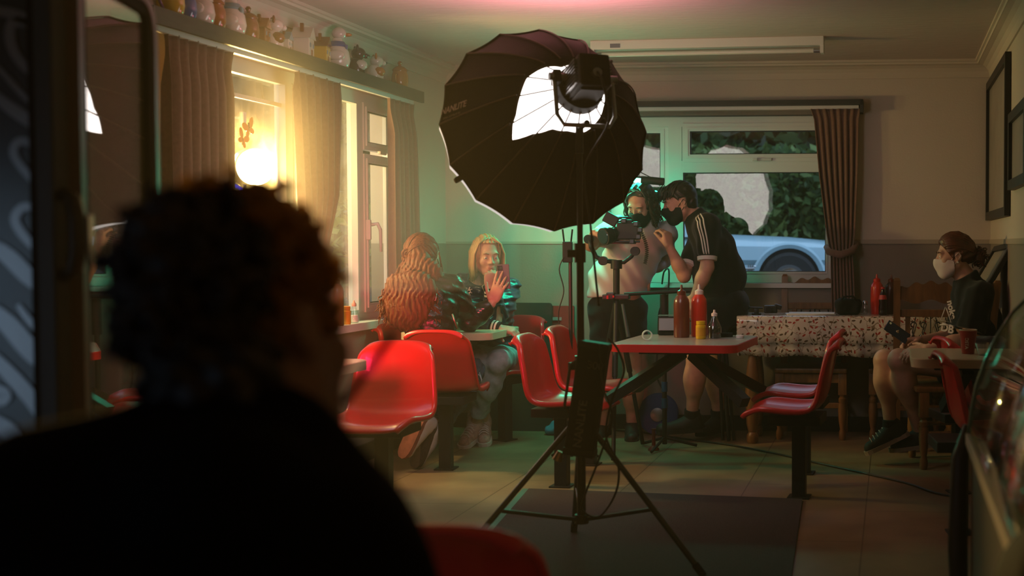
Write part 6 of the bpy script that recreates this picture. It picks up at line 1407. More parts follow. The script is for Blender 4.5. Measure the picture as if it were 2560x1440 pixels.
aL = nrm(Jb['wrL']-Jb['elL']); aR = nrm(Jb['wrR']-Jb['elR'])
jb = grow(torso_prims(Jb, .95, True)+arm_prims(Jb['shL'], Jb['elL'], Jb['wrL'], 1.12)+arm_prims(Jb['shR'], Jb['elR'], Jb['wrR'], 1.12), .020)
ja = blob('varsity_jacket', jb, M_navy, wb, .0065, disp=lambda P: .008*np.sin(P[:, 2]*80+P[:, 0]*50)*np.sin(P[:, 0]*35+2)+.003*np.sin(P[:, 2]*170), amp=.012, clip=AND(LP(Jb['wrL']-aL*.05, aL), LP(Jb['wrR']-aR*.05, aR), plane(Jb['pel']+(0, 0, -.06), (0, 0, -1)), LP(Jb['neck']+(0, 0, .005), (0, -.5, 1), .10)))
for w_, a_ in ((Jb['wrL'], aL), (Jb['wrR'], aR)):
    for k, (t0, t1, m) in enumerate(((-.055, -.042, M_ribn), (-.042, -.030, M_rib_w), (-.030, -.022, M_ribn), (-.022, -.010, M_rib_w), (-.010, .006, M_ribn))):
        b = MB(); b.cyl(w_+a_*t0, w_+a_*t1, .044-.003*k*.5, .0435-.003*k*.5, 20); b.build('cuff_band', m, ja, True, 40)
b = MB(); cq = at(1175, 728, 7.715); b.tube([cq+(0, 0, .025), cq+(-.006, -.002, .01), cq+(.005, -.003, .0), cq+(-.004, -.003, -.015), cq+(.004, -.003, -.026)], .003, 6); b.tube([cq+(-.015, -.002, .004), cq+(.002, -.003, .008), cq+(.015, -.002, .012)], .0025, 6); b.tube([cq+(-.013, -.003, -.014), cq+(0, -.003, -.008), cq+(.013, -.002, -.01)], .0025, 6); b.build('embroidered_emblem', mat('pink_thread', (.7, .45, .42), .7), ja, True, True)
b = MB(); b.tube([bp_(-.045, .03, -.115), at(1205, 716, 7.70), at(1213, 735, 7.68), at(1222, 716, 7.70), bp_(.045, .03, -.115)], .0022, 6); b.build('necklace', mat('silver_chain', (.5, .45, .35), .3, .9), wb, True, True)
jn = grow(leg_prims(Jb['hipL'], Jb['knL'], Jb['anL'], .97)+leg_prims(Jb['hipR'], Jb['knR'], Jb['anR'], .97)+[ell(Jb['pel'], (.16, .12, .11), None, .05)], .011)
blob('pale_jeans', jn, M_paleden, wb, .0075, disp=wav(31, 60, .0045), amp=.008, clip=AND(LP(Jb['anL']+nrm(Jb['knL']-Jb['anL'])*.085, Jb['anL']-Jb['knL'], .2), LP(Jb['anR']+nrm(Jb['knR']-Jb['anR'])*.085, Jb['anR']-Jb['knR'], .2), plane(Jb['pel']+(0, 0, .08), (0, 0, 1))))
M_hitop = mat('pinkish_canvas', (.52, .38, .32), .75, noise=.3, nscale=60)
shoe('high_top', Jb['anL']+(0, 0, -.005), (-.22, -.92, -.28), (.02, -.3, 1), M_hitop, M_solew, wb, .255, True, M_rib_w); shoe('high_top', Jb['anR']+(0, 0, 0), (.22, -.92, -.25), (-.02, -.3, 1), M_hitop, M_solew, wb, .255, True, M_rib_w)
M_hair_b = mat('blonde_hair', (.55, .39, .20), .45, spec=.4, noise=.35, nscale=30, stretch=(3, 3, .4))
up_, rt_ = basis(hf, hu)[1], basis(hf, hu)[2]
hbl = [cranium(bp_, BR, 1, .085, .102, .098), ell(bp_(-.066, -.03, -.05), (.026, .055, .10), BR, .04), ell(bp_(.066, -.03, -.05), (.026, .055, .095), BR, .04), ell(bp_(0, -.075, -.05), (.075, .04, .10), BR, .04)]
hbo = blob('bob_hair', hbl, M_hair_b, wb, .005, disp=lambda P: .0035*np.sin((P@rt_)*260+3*np.sin((P@up_)*20)), amp=.008, clip=lambda P: np.minimum((P-bp_(0, .052, 0))@basis(hf, hu)[0], 9) if False else np.maximum((P-bp_(0, .070, 0))@nrm(hf), -np.maximum(np.maximum(np.abs((P-bp_(0, 0, 0))@rt_)-.056, -(P-bp_(0, .02, 0))@nrm(hf)), (P-bp_(0, 0, .086))@up_)))
b = MB(); rts = []; tps = []
for i in range(120):
    sg = -1 if i % 2 else 1; v = rg.uniform(0, 1)
    rts.append(bp_(sg*rg.uniform(.0, .03), .055-.11*v+rg.uniform(-.01, .01), .128-.02*abs(v-.4)+rg.uniform(-.006, 0))); tps.append(bp_(sg*(.083+rg.uniform(-.006, .010)), .062-.12*v, -.125+rg.uniform(-.035, .03)))
for a, t in zip(rts, tps):
    sg = 1 if (t-bp_(0, 0, 0))@rt_ > 0 else -1; v_ = (t-bp_(0, 0, 0))@nrm(hf)
    m1 = bp_(sg*.066, (a-bp_(0, 0, 0))@nrm(hf)*.7+v_*.3, .085); m2 = bp_(sg*.093, v_*.9, .02); m3 = bp_(sg*(.092+rg.uniform(-.004, .006)), v_+rg.uniform(-.006, .006), -.06)
    b.tube([a, m1, m2, m3, t], [.003, .0055, .006, .0055, .002], 6)
b.build('hair_locks', M_hair_b, hbo, True, True)
# ---- the cameraman in white
Jc = joints(pel=at(1543, 770, 8.22), chest=at(1580, 640, 8.10), neck=at(1606, 560, 8.06), shL=at(1660, 585, 8.16), shR=at(1538, 572, 8.02), hipL=at(1573, 790, 8.22), hipR=at(1518, 790, 8.22),
            elL=at(1662, 655, 8.34), wrL=at(1614, 682, 8.12), elR=at(1478, 612, 7.86), wrR=at(1486, 583, 7.66), knL=at(1582, 945, 8.12), anL=at(1580, 1060, 8.22), knR=at(1512, 945, 8.20), anR=at(1508, 1066, 8.30))
hc = at(1602, 512, 7.97); hf = nrm((-.30, -.74, -.46)); hu = (-.10, -.45, .9)
HP_, cp_, CR = head_prims(hc, hf, hu, 1.03)
P_ = torso_prims(Jc, .98)+arm_prims(Jc['shL'], Jc['elL'], Jc['wrL'], .95)+arm_prims(Jc['shR'], Jc['elR'], Jc['wrR'], .98)+leg_prims(Jc['hipL'], Jc['knL'], Jc['anL'])+leg_prims(Jc['hipR'], Jc['knR'], Jc['anR'])+neck_head(Jc, hc, hf, hu)+HP_
P_ += hand_prims(Jc['wrR'], (.92, -.05, .18), (.0, -.45, .9), -1, (.28, .35, .40, .42), .10, (.8, .5, .5))+hand_prims(Jc['wrL'], (-.55, -.25, -.62), (.35, -.9, .1), 1, (.35, .4, .45, .5), .06)
SK2 = skin('mid', (.50, .29, .205))
wc = person('person in white T-shirt and black mask with wavy hair, bending over the cinema camera', P_, SK2)
face_parts(wc, cp_, hf, hu, None, 1.03, M_iris, M_lip, mat('brow_brown', (.07, .045, .03), .7), M_eye, (0, -.3), mouth=False); face_mask(cp_, CR, 1.05, M_mask, wc)
M_white_t = mat('white_jersey', (.66, .66, .64), .85, sheen=.15)
ts = grow(torso_prims(Jc, 1.0), .026)+[cap(Jc['shL'], mid(Jc['shL'], Jc['elL'], .52), .064, .070, .05), cap(Jc['shR'], mid(Jc['shR'], Jc['elR'], .70), .068, .070, .05), ell(at(1536, 700, 8.19), (.168, .125, .16), None, .08)]
blob('white_tshirt', ts, M_white_t, wc, .007, disp=lambda P: .005*np.sin(P[:, 2]*44+P[:, 0]*40+2*np.sin(P[:, 0]*18))*np.clip((1.30-P[:, 2])*3, .25, 1)+.004*np.sin(P[:, 0]*70+P[:, 2]*40), amp=.014, clip=AND(plane(at(1543, 737, 8.2), (.10, 0, -1)), plane(Jc['neck']+(0, -.03, .03), (-.2, -.5, 1)), plane(mid(Jc['shL'], Jc['elL'], .42), Jc['elL']-Jc['shL']), plane(mid(Jc['shR'], Jc['elR'], .62), Jc['elR']-Jc['shR'])) if False else AND(plane(at(1543, 737, 8.2), (.10, 0, -1)), LP(Jc['neck']+(0, -.03, .03), (-.2, -.5, 1), .12), LP(mid(Jc['shL'], Jc['elL'], .50), Jc['elL']-Jc['shL'], .13), LP(mid(Jc['shR'], Jc['elR'], .62), Jc['elR']-Jc['shR'], .13)))
sh = grow([ell(Jc['pel'], (.175, .13, .12), None, .05), cap(Jc['hipL'], Jc['knL'], .10, .085, .04), cap(Jc['hipR'], Jc['knR'], .10, .085, .04)], .012)
blob('black_shorts', sh, M_tblack, wc, .009, disp=wav(41, 40, .004), amp=.008, clip=AND(plane(at(1545, 872, 8.2), (0, 0, -1)), plane(at(1545, 722, 8.2), (0, 0, 1))))
M_hair_c = mat('brown_hair', (.045, .030, .020), .45, noise=.4, nscale=30)
cf, cu_, cr_ = basis(hf, hu)
hco = blob('wavy_hair', [cranium(cp_, CR, 1.03, .086, .103, .100), ell(cp_(-.075, -.02, -.04), (.025, .04, .08), CR, .03), ell(cp_(.075, -.02, -.04), (.025, .04, .08), CR, .03), ell(cp_(0, -.08, -.05), (.075, .035, .08), CR, .03)], M_hair_c, wc, .005, disp=lambda P: .004*np.sin((P@cr_)*170+3*np.sin((P@cu_)*45)), amp=.008, clip=lambda P: np.maximum((P-cp_(0, .055, 0))@cf, -np.maximum(np.maximum(np.abs((P-cp_(0, 0, 0))@cr_)-.062, -(P-cp_(0, .005, 0))@cf), (P-cp_(0, 0, .082))@cu_)))
b = MB(); rts = []; tps = []
for i in range(150):
    sg = -1 if i % 2 else 1; v = rg.uniform(0, 1); rts.append(cp_(sg*.082, .05-.10*v, .05+rg.uniform(-.02, .02))); tps.append(cp_(sg*(.088+rg.uniform(-.01, .02)), .045-.11*v, -.115+rg.uniform(-.03, .05)))
locks(b, rts, tps, .0036, .008, .07, 12, 0, 4)
rts = [cp_(rg.uniform(-.03, .03), .06-.12*v, .132-.03*abs(v-.4)) for v in rg.random(40)]; tps = [cp_((1 if i % 2 else -1)*.085, .055-.10*rg.random(), .02) for i in range(40)]; over(b, rts, tps, cp_, .005, .030)
b.build('hair_locks', M_hair_c, hco, True, True)
b = MB(); w_ = Jc['wrL']; q = w_+nrm((-.55, -.25, -.62))*.105; b.tube([q+np.array((.009*math.cos(t), -.016+.0*t, .009*math.sin(t))) for t in np.linspace(0, 6.28, 12)], .003, 6); b.build('ring', M_chrome, wc, True, True)
M_tatt = mat('tattoo_ink', (.035, .05, .06), .6)
b = MB()
for i in range(8): 
    t = .12+.1*i; c = mid(Jc['elL'], Jc['wrL'], t); b.tube([c+(-.03+.01*(i % 3), -.040+.001*i, .012), c+(-.01, -.0445, .0), c+(.012, -.042, -.012+.008*(i % 2))], .0035, 5)
b.build('tattoo', M_tatt, wc, True, True)
shoe('dark_trainer', Jc['anL']+(0, 0, 0), (.1, -.95, -.05), (0, 0, 1), M_shoeb, M_soleb, wc, .28); shoe('dark_trainer', Jc['anR']+(0, 0, 0), (-.2, -.95, -.05), (0, 0, 1), M_shoeb, M_soleb, wc, .28)
# ---- the man in the black T-shirt with white stripes
Jk = joints(pel=at(1800, 765, 8.10), chest=at(1786, 620, 8.07), neck=at(1742, 546, 8.06), shL=at(1768, 566, 7.90), shR=at(1752, 582, 8.26), hipL=at(1792, 790, 8.02), hipR=at(1806, 790, 8.18),
            elL=at(1768, 668, 7.86), wrL=at(1736, 742, 7.86), elR=at(1710, 690, 8.02), wrR=at(1674, 618, 7.98), knL=at(1742, 900, 7.98), anL=at(1729, 1044, 8.06), knR=at(1790, 915, 8.22), anR=at(1796, 1044, 8.28))
hc = at(1698, 508, 8.04); hf = nrm((-.93, -.28, -.26)); hu = (-.22, -.05, 1)
HP_, kp_, KR = head_prims(hc, hf, hu, 1.04)
P_ = torso_prims(Jk, 1.0)+arm_prims(Jk['shL'], Jk['elL'], Jk['wrL'], 1.02)+arm_prims(Jk['shR'], Jk['elR'], Jk['wrR'], 1.0)+leg_prims(Jk['hipL'], Jk['knL'], Jk['anL'], 1.02)+leg_prims(Jk['hipR'], Jk['knR'], Jk['anR'], 1.02)+neck_head(Jk, hc, hf, hu)+HP_
P_ += hand_prims(Jk['wrR'], (-.18, -.05, .95), (.75, -.65, .1), 1, (.85, .95, 1.0, 1.05), .04, (.35, .85, .5), tcurl=.1)+hand_prims(Jk['wrL'], (-.45, -.05, -.8), (-.6, -.75, .2), -1, (.4, .45, .5, .5), .05)
wk = person('person in black T-shirt with three white sleeve stripes, masked, raising a hand in profile', P_, skin('warm', (.58, .33, .24)))
face_parts(wk, kp_, hf, hu, None, 1.04, M_iris, M_lip, mat('brow_dark', (.04, .028, .02), .7), M_eye, (0, -.1), mouth=False); face_mask(kp_, KR, 1.06, M_mask, wk)
sl = .60; sv = [cap(Jk['shL'], mid(Jk['shL'], Jk['elL'], sl), .071, .066, .05), cap(Jk['shR'], mid(Jk['shR'], Jk['elR'], .6), .068, .064, .05)]
ts = grow(torso_prims(Jk, 1.03), .017)+sv+[ell(at(1800, 690, 8.09), (.17, .14, .14), None, .08)]
dLs = nrm(Jk['elL']-Jk['shL'])
kt = blob('black_tshirt', ts, M_tblack, wk, .007, disp=wav(51, 35, .004), amp=.008, clip=AND(plane(at(1800, 745, 8.1), (0, 0, -1)), LP(Jk['neck']+(-.03, 0, .03), (-.75, 0, 1), .12)))
M_stripe = mat('white_stripe', (.68, .66, .62), .8)
tsu = [q for q in ts]
for k in (-1, 0, 1):
    A = at(1738, 528, 7.90)+np.array((.017*k, 0, .012*k)); B_ = at(1752, 552, 7.84)+np.array((.019*k, 0, .006*k)); C_ = mid(Jk['shL'], Jk['elL'], .70)+np.array((.019*k, -.08, 0)); Q = [mid(A, B_, t) for t in np.linspace(0, 1, 7)[:-1]]+[mid(B_, C_, t) for t in np.linspace(0, 1, 14)]
    b = MB(); b.tube(project(Q, tsu, .0015), .0050, 6); b.build('sleeve_stripe', M_stripe, kt, True, True)
for a_, e_k, s_ in ((Jk['shL'], Jk['elL'], .60), (Jk['shR'], Jk['elR'], .60)):
    c = mid(a_, e_k, s_+.19); d = nrm(e_k-a_); b = MB(); b.cyl(c-d*.012, c+d*.012, .0625, .0605, 24); b.build('sleeve_cuff', M_stripe, kt, True, 40)
sh = grow([ell(Jk['pel'], (.165, .17, .125), None, .05), cap(Jk['hipL'], Jk['knL'], .105, .085, .05), cap(Jk['hipR'], Jk['knR'], .105, .085, .05), ell(at(1832, 760, 8.08), (.075, .13, .10), None, .06)], .012)
blob('black_shorts', sh, M_tblack, wk, .009, disp=wav(52, 40, .004), amp=.008, clip=AND(plane(at(1790, 862, 8.1), (0, 0, -1)), plane(at(1800, 690, 8.1), (0, 0, 1))))
for nm_, an, kn in (('L', Jk['anL'], Jk['knL']), ('R', Jk['anR'], Jk['knR'])):
    d = nrm(kn-an); blob('sock', [cap(an-d*.04, an+d*.06, .047, .050, .02)], M_sock, wk, .006, clip=plane(an+d*.055, d))
shoe('black_trainer', Jk['anL']+(0, 0, -.005), (-.96, -.22, -.03), (0, 0, 1), M_shoeb, M_soleb, wk, .30, w=1.1); shoe('black_trainer', Jk['anR']+(0, 0, -.005), (-.55, -.8, -.03), (0, 0, 1), M_shoeb, M_soleb, wk, .29, w=1.1)
M_hair_k = mat('dark_brown_hair', (.028, .018, .013), .45, noise=.4, nscale=30)
kf, ku, kr = basis(hf, hu)
hko = blob('short_hair', [cranium(kp_, KR, 1.04, .084, .104, .099), ell(kp_(0, .075, .075), (.06, .035, .03), KR, .03), ell(kp_(0, -.075, -.02), (.066, .03, .06), KR, .03)], M_hair_k, wk, .0045, disp=lambda P: .003*np.sin((P@kr)*190+(P@kf)*120+3*np.sin((P@ku)*50)), amp=.006, clip=lambda P: np.maximum(np.maximum((P-kp_(0, -.02, -.055))@-ku*1.0, ((P-kp_(0, .035, .040))@kf)*.8-((P-kp_(0, .035, .040))@ku)*.6), -np.maximum(np.abs((P-kp_(0, -.008, -.02))@kf)-.024, (P-kp_(0, 0, .028))@ku)))
b = MB(); rts = [kp_(rg.uniform(-.06, .06), rg.uniform(-.02, .07), .115+rg.uniform(-.02, .015)) for _ in range(70)]; tps = [kp_((a-kp_(0, 0, 0))@kr*1.15, min(.112, (a-kp_(0, 0, 0))@kf+.055), .052+rg.uniform(-.022, .02)) for a in rts]; over(b, rts, tps, kp_, .004, .014); b.build('fringe', M_hair_k, hko, True, True)
# ---- the seated woman in the white mask
Jw = joints(pel=at(2452, 905, 7.22), chest=at(2440, 790, 7.22), neck=at(2418, 705, 7.22), shL=at(2450, 742, 7.06), shR=at(2436, 738, 7.38), hipL=at(2440, 915, 7.13), hipR=at(2440, 918, 7.30),
            elL=at(2418, 848, 7.02), wrL=at(2318, 872, 6.98), elR=at(2396, 838, 7.40), wrR=at(2304, 850, 7.20), knL=at(2248, 900, 7.10), anL=at(2300, 1082, 7.25), knR=at(2212, 902, 7.24), anR=at(2226, 1062, 7.20))
hc = at(2384, 640, 7.22); hf = nrm((-.985, -.06, -.10)); hu = (-.05, 0, 1)
HP_, wp_, WR = head_prims(hc, hf, hu, 1.0, True)
P_ = torso_prims(Jw, .98, True)+arm_prims(Jw['shL'], Jw['elL'], Jw['wrL'], 1.0)+arm_prims(Jw['shR'], Jw['elR'], Jw['wrR'], .95)+leg_prims(Jw['hipL'], Jw['knL'], Jw['anL'], 1.0)+leg_prims(Jw['hipR'], Jw['knR'], Jw['anR'], 1.0)+neck_head(Jw, hc, hf, hu)+HP_
P_ += hand_prims(Jw['wrR'], (-.95, -.12, -.05), (.0, .35, .9), 1, (.75, .8, .85, .9), .05, (.6, .6, .5))+hand_prims(Jw['wrL'], (-.93, .12, -.12), (.05, -.5, .85), -1, (.45, .5, .55, .55), .05)
ww = person('person in black printed T-shirt and white mask, auburn bun, seated side-on with a phone', P_, skin('pale', (.52, .30, .22)))
face_parts(ww, wp_, hf, hu, None, 1.0, M_iris, M_lip, mat('brow_auburn', (.08, .035, .02), .7), M_eye, (0, -.05), mouth=False); face_mask(wp_, WR, 1.03, mat('white_mask', (.62, .55, .55), .8), ww)
ts = grow(torso_prims(Jw, 1.02, True), .018)+[cap(Jw['shL'], mid(Jw['shL'], Jw['elL'], .82), .074, .078, .05), cap(Jw['shR'], mid(Jw['shR'], Jw['elR'], .75), .072, .074, .05), ell(at(2448, 850, 7.2), (.15, .17, .13), None, .08)]
wt = blob('black_tshirt', ts, M_tblack, ww, .007, disp=wav(61, 35, .005), amp=.008, clip=AND(plane(at(2450, 925, 7.2), (0, 0, -1)), LP(mid(Jw['shL'], Jw['elL'], .80), Jw['elL']-Jw['shL'], .13), LP(mid(Jw['shR'], Jw['elR'], .72), Jw['elR']-Jw['shR'], .13), LP(Jw['neck']+(-.02, 0, .035), (-.55, 0, 1), .12)))
M_wprint = mat('white_tee_print', (.55, .50, .48), .8)
# print runs down the chest, seen at an angle
def wpr(px, py): 
    q = at(px, py, 7.08); return q
for (a_, e_p, tx_, sz_) in (((2376, 748), (2392, 800), 'noke', .052), ((2362, 816), (2385, 826), 'DB', .062)):
    o_ = mid(at(a_[0], a_[1], 7.075), at(e_p[0], e_p[1], 7.075)); d = nrm(at(e_p[0], e_p[1], 7.075)-at(a_[0], a_[1], 7.075)); n_ = nrm((-.62, -.78, 0)); d = nrm(d-n_*(d@n_)) if tx_ == 'noke' else nrm((.78, -.62, -.2))
    text_mesh(tx_, sz_, frame3(o_+n_*.02, d, np.cross(n_, d)), M_wprint, 'printed_letters', wt, True, depth=.004, bold=.002)
b = MB(); b.tube([at(2364, 768, 7.08), at(2352, 800, 7.08), at(2378, 806, 7.05), at(2366, 770, 7.08)], .004, 6); b.tube([at(2350, 812, 7.08), at(2366, 812, 7.06), at(2386, 815, 7.04)], .004, 6); b.build('printed_motif', M_wprint, wt, True, True)
sh = grow([ell(Jw['pel'], (.15, .165, .12), None, .05), cap(Jw['hipL'], Jw['knL'], .10, .08, .05), cap(Jw['hipR'], Jw['knR'], .10, .08, .05)], .010)
blob('black_shorts', sh, M_tblack, ww, .009, clip=AND(plane(mid(Jw['hipL'], Jw['knL'], .40), Jw['knL']-Jw['hipL']), plane(Jw['pel']+(0, 0, .09), (0, 0, 1))))
b = MB(); b.tube([at(2302, 850, 7.2)+np.array((.004*math.cos(t), .032*math.cos(t), .032*math.sin(t))) for t in np.linspace(0, 6.28, 18)], .003, 6, closed=False); b.build('bracelet', M_chrome, ww, True, True)
M_trn = mat('black_trainer_cloth', (.02, .019, .018), .7); M_trs = mat('cream_sole', (.36, .28, .22), .7)
blob('sock', [cap(Jw['anR']+(0, 0, -.03), Jw['anR']+(0, 0, .035), .044, .046, .02)], M_sock, ww, .006, clip=plane(Jw['anR']+(0, 0, .03), (0, 0, 1)))
shoe('black_trainer', Jw['anR']+(0, 0, -.012), (-.90, -.08, -.42), (-.38, 0, .92), M_trn, M_trs, ww, .26, lace=M_rib_w, w=1.05); shoe('black_trainer', Jw['anL']+(0, 0, 0), (-.85, -.1, -.10), (0, 0, 1), M_trn, M_trs, ww, .25, w=1.05)
M_hair_w = mat('auburn_hair', (.115, .034, .012), .45, noise=.5, nscale=25); wf, wu, wrr = basis(hf, hu)
hwo = blob('tied_hair', [cranium(wp_, WR, 1.0, .085, .104, .101), ell(wp_(0, -.09, .01), (.05, .04, .05), WR, .04)], M_hair_w, ww, .0045, disp=lambda P: .0032*np.sin((P@wu)*150+(P@wf)*60), amp=.006, clip=lambda P: np.maximum(np.maximum((P-wp_(0, -.02, -.055))@-wu, ((P-wp_(0, .058, .050))@wf)*.85-((P-wp_(0, .058, .050))@wu)*.52), -np.maximum(np.abs((P-wp_(0, -.010, -.02))@wf)-.020, (P-wp_(0, 0, .022))@wu)))
b = MB(); bc = at(2447, 643, 7.22); hw0 = [cranium(wp_, WR, 1.0, .085, .104, .101), ell(wp_(0, -.09, .01), (.05, .04, .05), WR, .04)]
for i in range(90):
    a_ = rg.uniform(-1.35, 1.35); a0 = wp_(.086*math.sin(a_), .055+.02*math.cos(a_), .030+.095*math.cos(a_)*.9); Q = [mid(a0, bc, t)+(0, 0, .02*math.sin(PI*t)) for t in np.linspace(0, 1, 12)]
    b.tube(project(Q[:-2], hw0, .0015), [.0015]+[.0036]*8+[.002], 6)
b.build('swept_locks', M_hair_w, hwo, True, True); b = MB()
for i in range(90):
    d = nrm(rg.normal(size=3)*(1, 1, 1.3)); a0 = bc+d*.022*(1, 1, 1.3); ph = rg.uniform(0, 6); s1 = nrm(np.cross(d, rg.normal(size=3))); s2 = np.cross(d, s1); L = rg.uniform(.025, .045)
    b.tube([a0+d*L*t+(.010*math.cos(ph+t*6))*s1+(.010*math.sin(ph+t*6))*s2 for t in np.linspace(0, 1, 9)], .0032, 5)
b.sphere(bc, (.036, .036, .05), 14); b.build('frizzy_bun', M_hair_w, hwo, True, True)
b = MB(); locks(b, [wp_(.07, .06, .06), wp_(.072, .055, .04), wp_(.075, .03, .02)], [wp_(.082, .035, -.07), wp_(.085, .02, -.05), wp_(.084, .0, -.085)], .004, .006, .1, 9); b.build('loose_strands', M_hair_w, hwo, True, True)
b = MB(); b.sphere(wp_(.083, -.006, -.036), .005, 10); b.sphere(wp_(-.083, -.006, -.036), .005, 10); b.build('earring', mat('pearl', (.7, .65, .6), .25), ww, True, True)
pc = at(2243, 830, 7.16); p2 = thing('phone', 'dark blue phone in the hand of the masked seated woman', 'phone', pc)
Tq = frame3(pc, nrm(at(2270, 852, 7.16)-at(2212, 812, 7.16)), (.25, .55, .80)).to_3x3(); nb_ = np.array(Tq @ Vector((0, 0, 1))); cz = nb_ if nb_[1] < 0 else -nb_
b = MB(); b.box(pc, (.148, .072, .008), .006, Tq); b.build('case', mat('blue_phone', (.012, .018, .05), .4), p2, True)
b = MB(); q = pc+cz*.0045; b.sphere(q+np.array(Tq @ Vector((0, -.002, 0))), (.009, .003, .0095), 12); b.sphere(q+np.array(Tq @ Vector((.002, .010, 0))), (.003, .002, .004), 8); b.build('emblem', mat('gold_emblem', (.6, .45, .25), .3, .5), p2, True, True)
b = MB(); b.cyl(pc+np.array(Tq @ Vector((-.058, .02, 0)))+cz*.004, pc+np.array(Tq @ Vector((-.058, .02, 0)))+cz*.006, .007, n=12); b.build('camera_lens', M_chrome, p2, True)
# ---- the curly-haired man in the foreground
Jm = joints(pel=at(600, 2550, 1.20), chest=at(570, 1560, 1.16), neck=at(590, 1195, 1.20), shL=at(150, 1350, 1.13), shR=at(690, 1580, 1.22), hipL=at(420, 2550, 1.2), hipR=at(800, 2550, 1.2),
            elL=at(-60, 1900, 1.25), wrL=at(100, 1980, 1.45), elR=at(860, 2300, 1.3), wrR=at(860, 2250, 1.5))
hc = at(626, 850, 1.27); hf = nrm((.30, .95, -.02)); hu = (-.20, .05, 1)
HP_, mp_, MR = head_prims(hc, hf, hu, 1.04)
P_ = torso_prims(Jm, 1.0)+arm_prims(Jm['shL'], Jm['elL'], Jm['wrL'])+arm_prims(Jm['shR'], Jm['elR'], Jm['wrR'])+[cap(Jm['neck']+(0, 0, -.06), hc-(0, .02, .05), .066, .066, .03)]+HP_
P_ += [cap(Jm['hipL'], Jm['hipL']+(0, .42, -.05), .085, .07, .04), cap(Jm['hipR'], Jm['hipR']+(0, .42, -.05), .085, .07, .04), cap(Jm['hipL']+(0, .42, -.05), Jm['hipL']+(0, .45, -.45), .06, .04, .03), cap(Jm['hipR']+(0, .42, -.05), Jm['hipR']+(0, .45, -.45), .06, .04, .03)]
P_ += hand_prims(Jm['wrL'], (.5, .8, -.1), (0, .1, 1), 1)+hand_prims(Jm['wrR'], (-.5, .8, -.1), (0, .1, 1), -1)
wm_ = person('person with dark curly hair, huge and blurred, back of the head nearest the camera', P_, skin('deep', (.20, .11, .075)), .007)
M_hair_m = mat('curly_dark_hair', (.022, .014, .009), .55, noise=.5, nscale=40)
hm = blob('curly_hair', [cranium(mp_, MR, 1.04, .072, .102, .093), ell(mp_(0, -.06, -.04), (.066, .05, .09), MR, .04), ell(at(430, 600, 1.2), (.030, .05, .034), None, .05)], M_hair_m, wm_, .006, disp=lambda P: .008*np.sin(P[:, 0]*130+2*np.sin(P[:, 2]*60))*np.sin(P[:, 2]*140+P[:, 1]*90), amp=.014, clip=lambda P: ((P-mp_(0, .075, .05))@nrm(hf))-.4*((P-mp_(0, .075, .05))@np.array((0, 0, 1))))
b = MB(); bd_ = MB()
M_hair_m2 = mat('hair_rim_glow', (.05, .028, .012), .28, spec=1.0)  # golden backlit glow put into the outer curls' colour; camera-side curls stay dark
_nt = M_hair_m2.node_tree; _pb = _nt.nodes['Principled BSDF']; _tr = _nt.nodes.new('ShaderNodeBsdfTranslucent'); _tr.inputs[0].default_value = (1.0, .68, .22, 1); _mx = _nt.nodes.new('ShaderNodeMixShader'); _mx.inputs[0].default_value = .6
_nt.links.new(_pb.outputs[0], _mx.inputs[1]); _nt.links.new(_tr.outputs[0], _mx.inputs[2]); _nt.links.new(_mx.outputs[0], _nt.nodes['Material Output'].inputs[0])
for i in range(460):
    th = rg.uniform(0, 6.28); z = rg.uniform(-.35, 1); rr_ = math.sqrt(max(0, 1-z*z)); d = np.array((rr_*math.cos(th), rr_*math.sin(th), z)); loc = mp_(d[0]*(.078 if z > 0 else .066), -.014+d[1]*.108, .036+d[2]*.103)
    if (d[1] > .55 and z < .5): continue
    dd = nrm(loc-mp_(0, -.014, .036)); s1 = nrm(np.cross(dd, rg.normal(size=3))); s2 = np.cross(dd, s1); L = rg.uniform(.006, .020) if i < 340 else rg.uniform(.015, .032); R0 = rg.uniform(.006, .010)
    (bd_ if d[1] < -.30 else b).tube([loc+dd*L*t+R0*math.cos(t*7)*s1+R0*math.sin(t*7)*s2 for t in np.linspace(0, 1, 11)], .0045, 5)
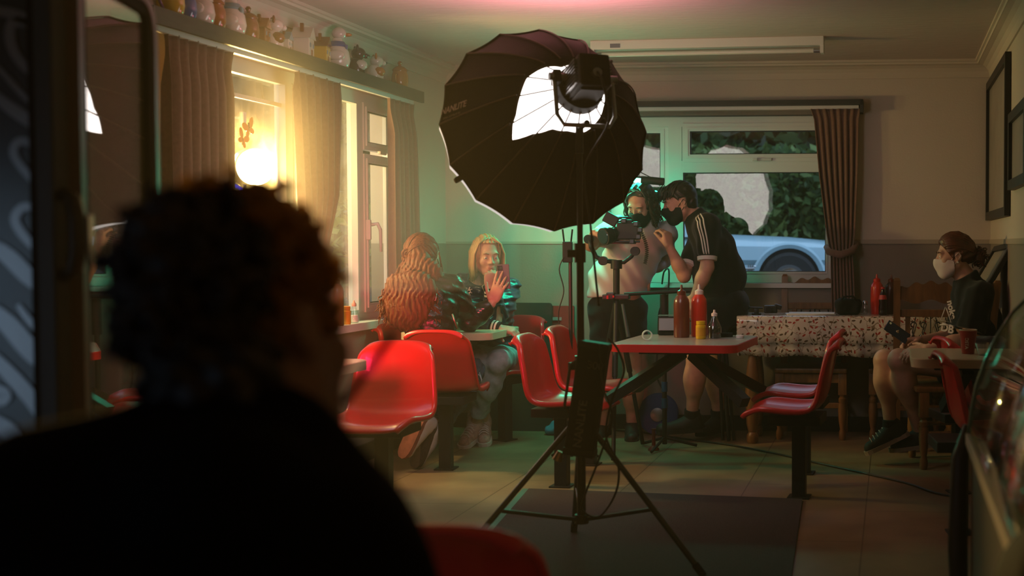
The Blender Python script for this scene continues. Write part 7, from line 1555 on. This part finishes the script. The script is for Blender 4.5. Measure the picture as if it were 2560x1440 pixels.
b.build('curls', M_hair_m2, hm, True, True); bd_.build('curls', M_hair_m, hm, True, True)
jm = grow(torso_prims(Jm, 1.04)+arm_prims(Jm['shL'], Jm['elL'], Jm['wrL'], 1.2)+arm_prims(Jm['shR'], Jm['elR'], Jm['wrR'], 1.2), .026)+[cap(at(330, 1190, 1.16), at(560, 1240, 1.10), .045, .05, .05), cap(at(560, 1260, 1.10), at(720, 1350, 1.2), .05, .045, .05), cap(at(330, 1190, 1.16), at(100, 1260, 1.14), .05, .07, .06)]
blob('dark_jacket', jm, mat('dark_fleece', (.004, .004, .004), .95, spec=.1), wm_, .011, disp=wav(71, 30, .006), amp=.01)
b = MB(); b.cyl(at(862, 1005, 1.31), at(985, 832, 1.28), .0045, n=8); tag(b.build('thin_stick', M_black, None, True, 40), 'thin dark blurred stick beside the face of the curly-haired man', 'stick')
# ---------------------------------------------------------------- haze drifting through the room
def haze(name, poly, z0, z1, dens, g, label):
    m = bpy.data.materials.new(name); m.use_nodes = True; nt = m.node_tree; nt.nodes.clear()
    v = nt.nodes.new('ShaderNodeVolumeScatter'); o = nt.nodes.new('ShaderNodeOutputMaterial'); v.inputs['Density'].default_value = dens; v.inputs['Anisotropy'].default_value = g; v.inputs['Color'].default_value = (1, .96, .88, 1)
    nt.links.new(v.outputs[0], o.inputs['Volume'])
    b = MB(); b.prism([(p[0], p[1]) for p in poly], z1-z0, Matrix.Translation((0, 0, z0))); h = b.build(name, m); return tag(h, label, 'haze', kind='stuff')
haze('haze', [LW(1.2, -.03, 0), CT(1.2, .64, 0), CT(8.41, .64, 0), BLc+nB*.01, LW(8.68, -.03, 0)][::1], .012, CEIL-.002, .0065, .5, 'thin smoky haze filling the room and glowing yellow by the side window')

haze('haze', [LW(5.3, .12, 0), LW(5.3, .4, 0), LW(6.0, .75, 0), LW(7.6, .85, 0), LW(8.55, .5, 0), LW(8.6, .12, 0)], 1.0, CEIL-.02, .13, .2, 'thicker smoky haze glowing yellow in front of the side window')
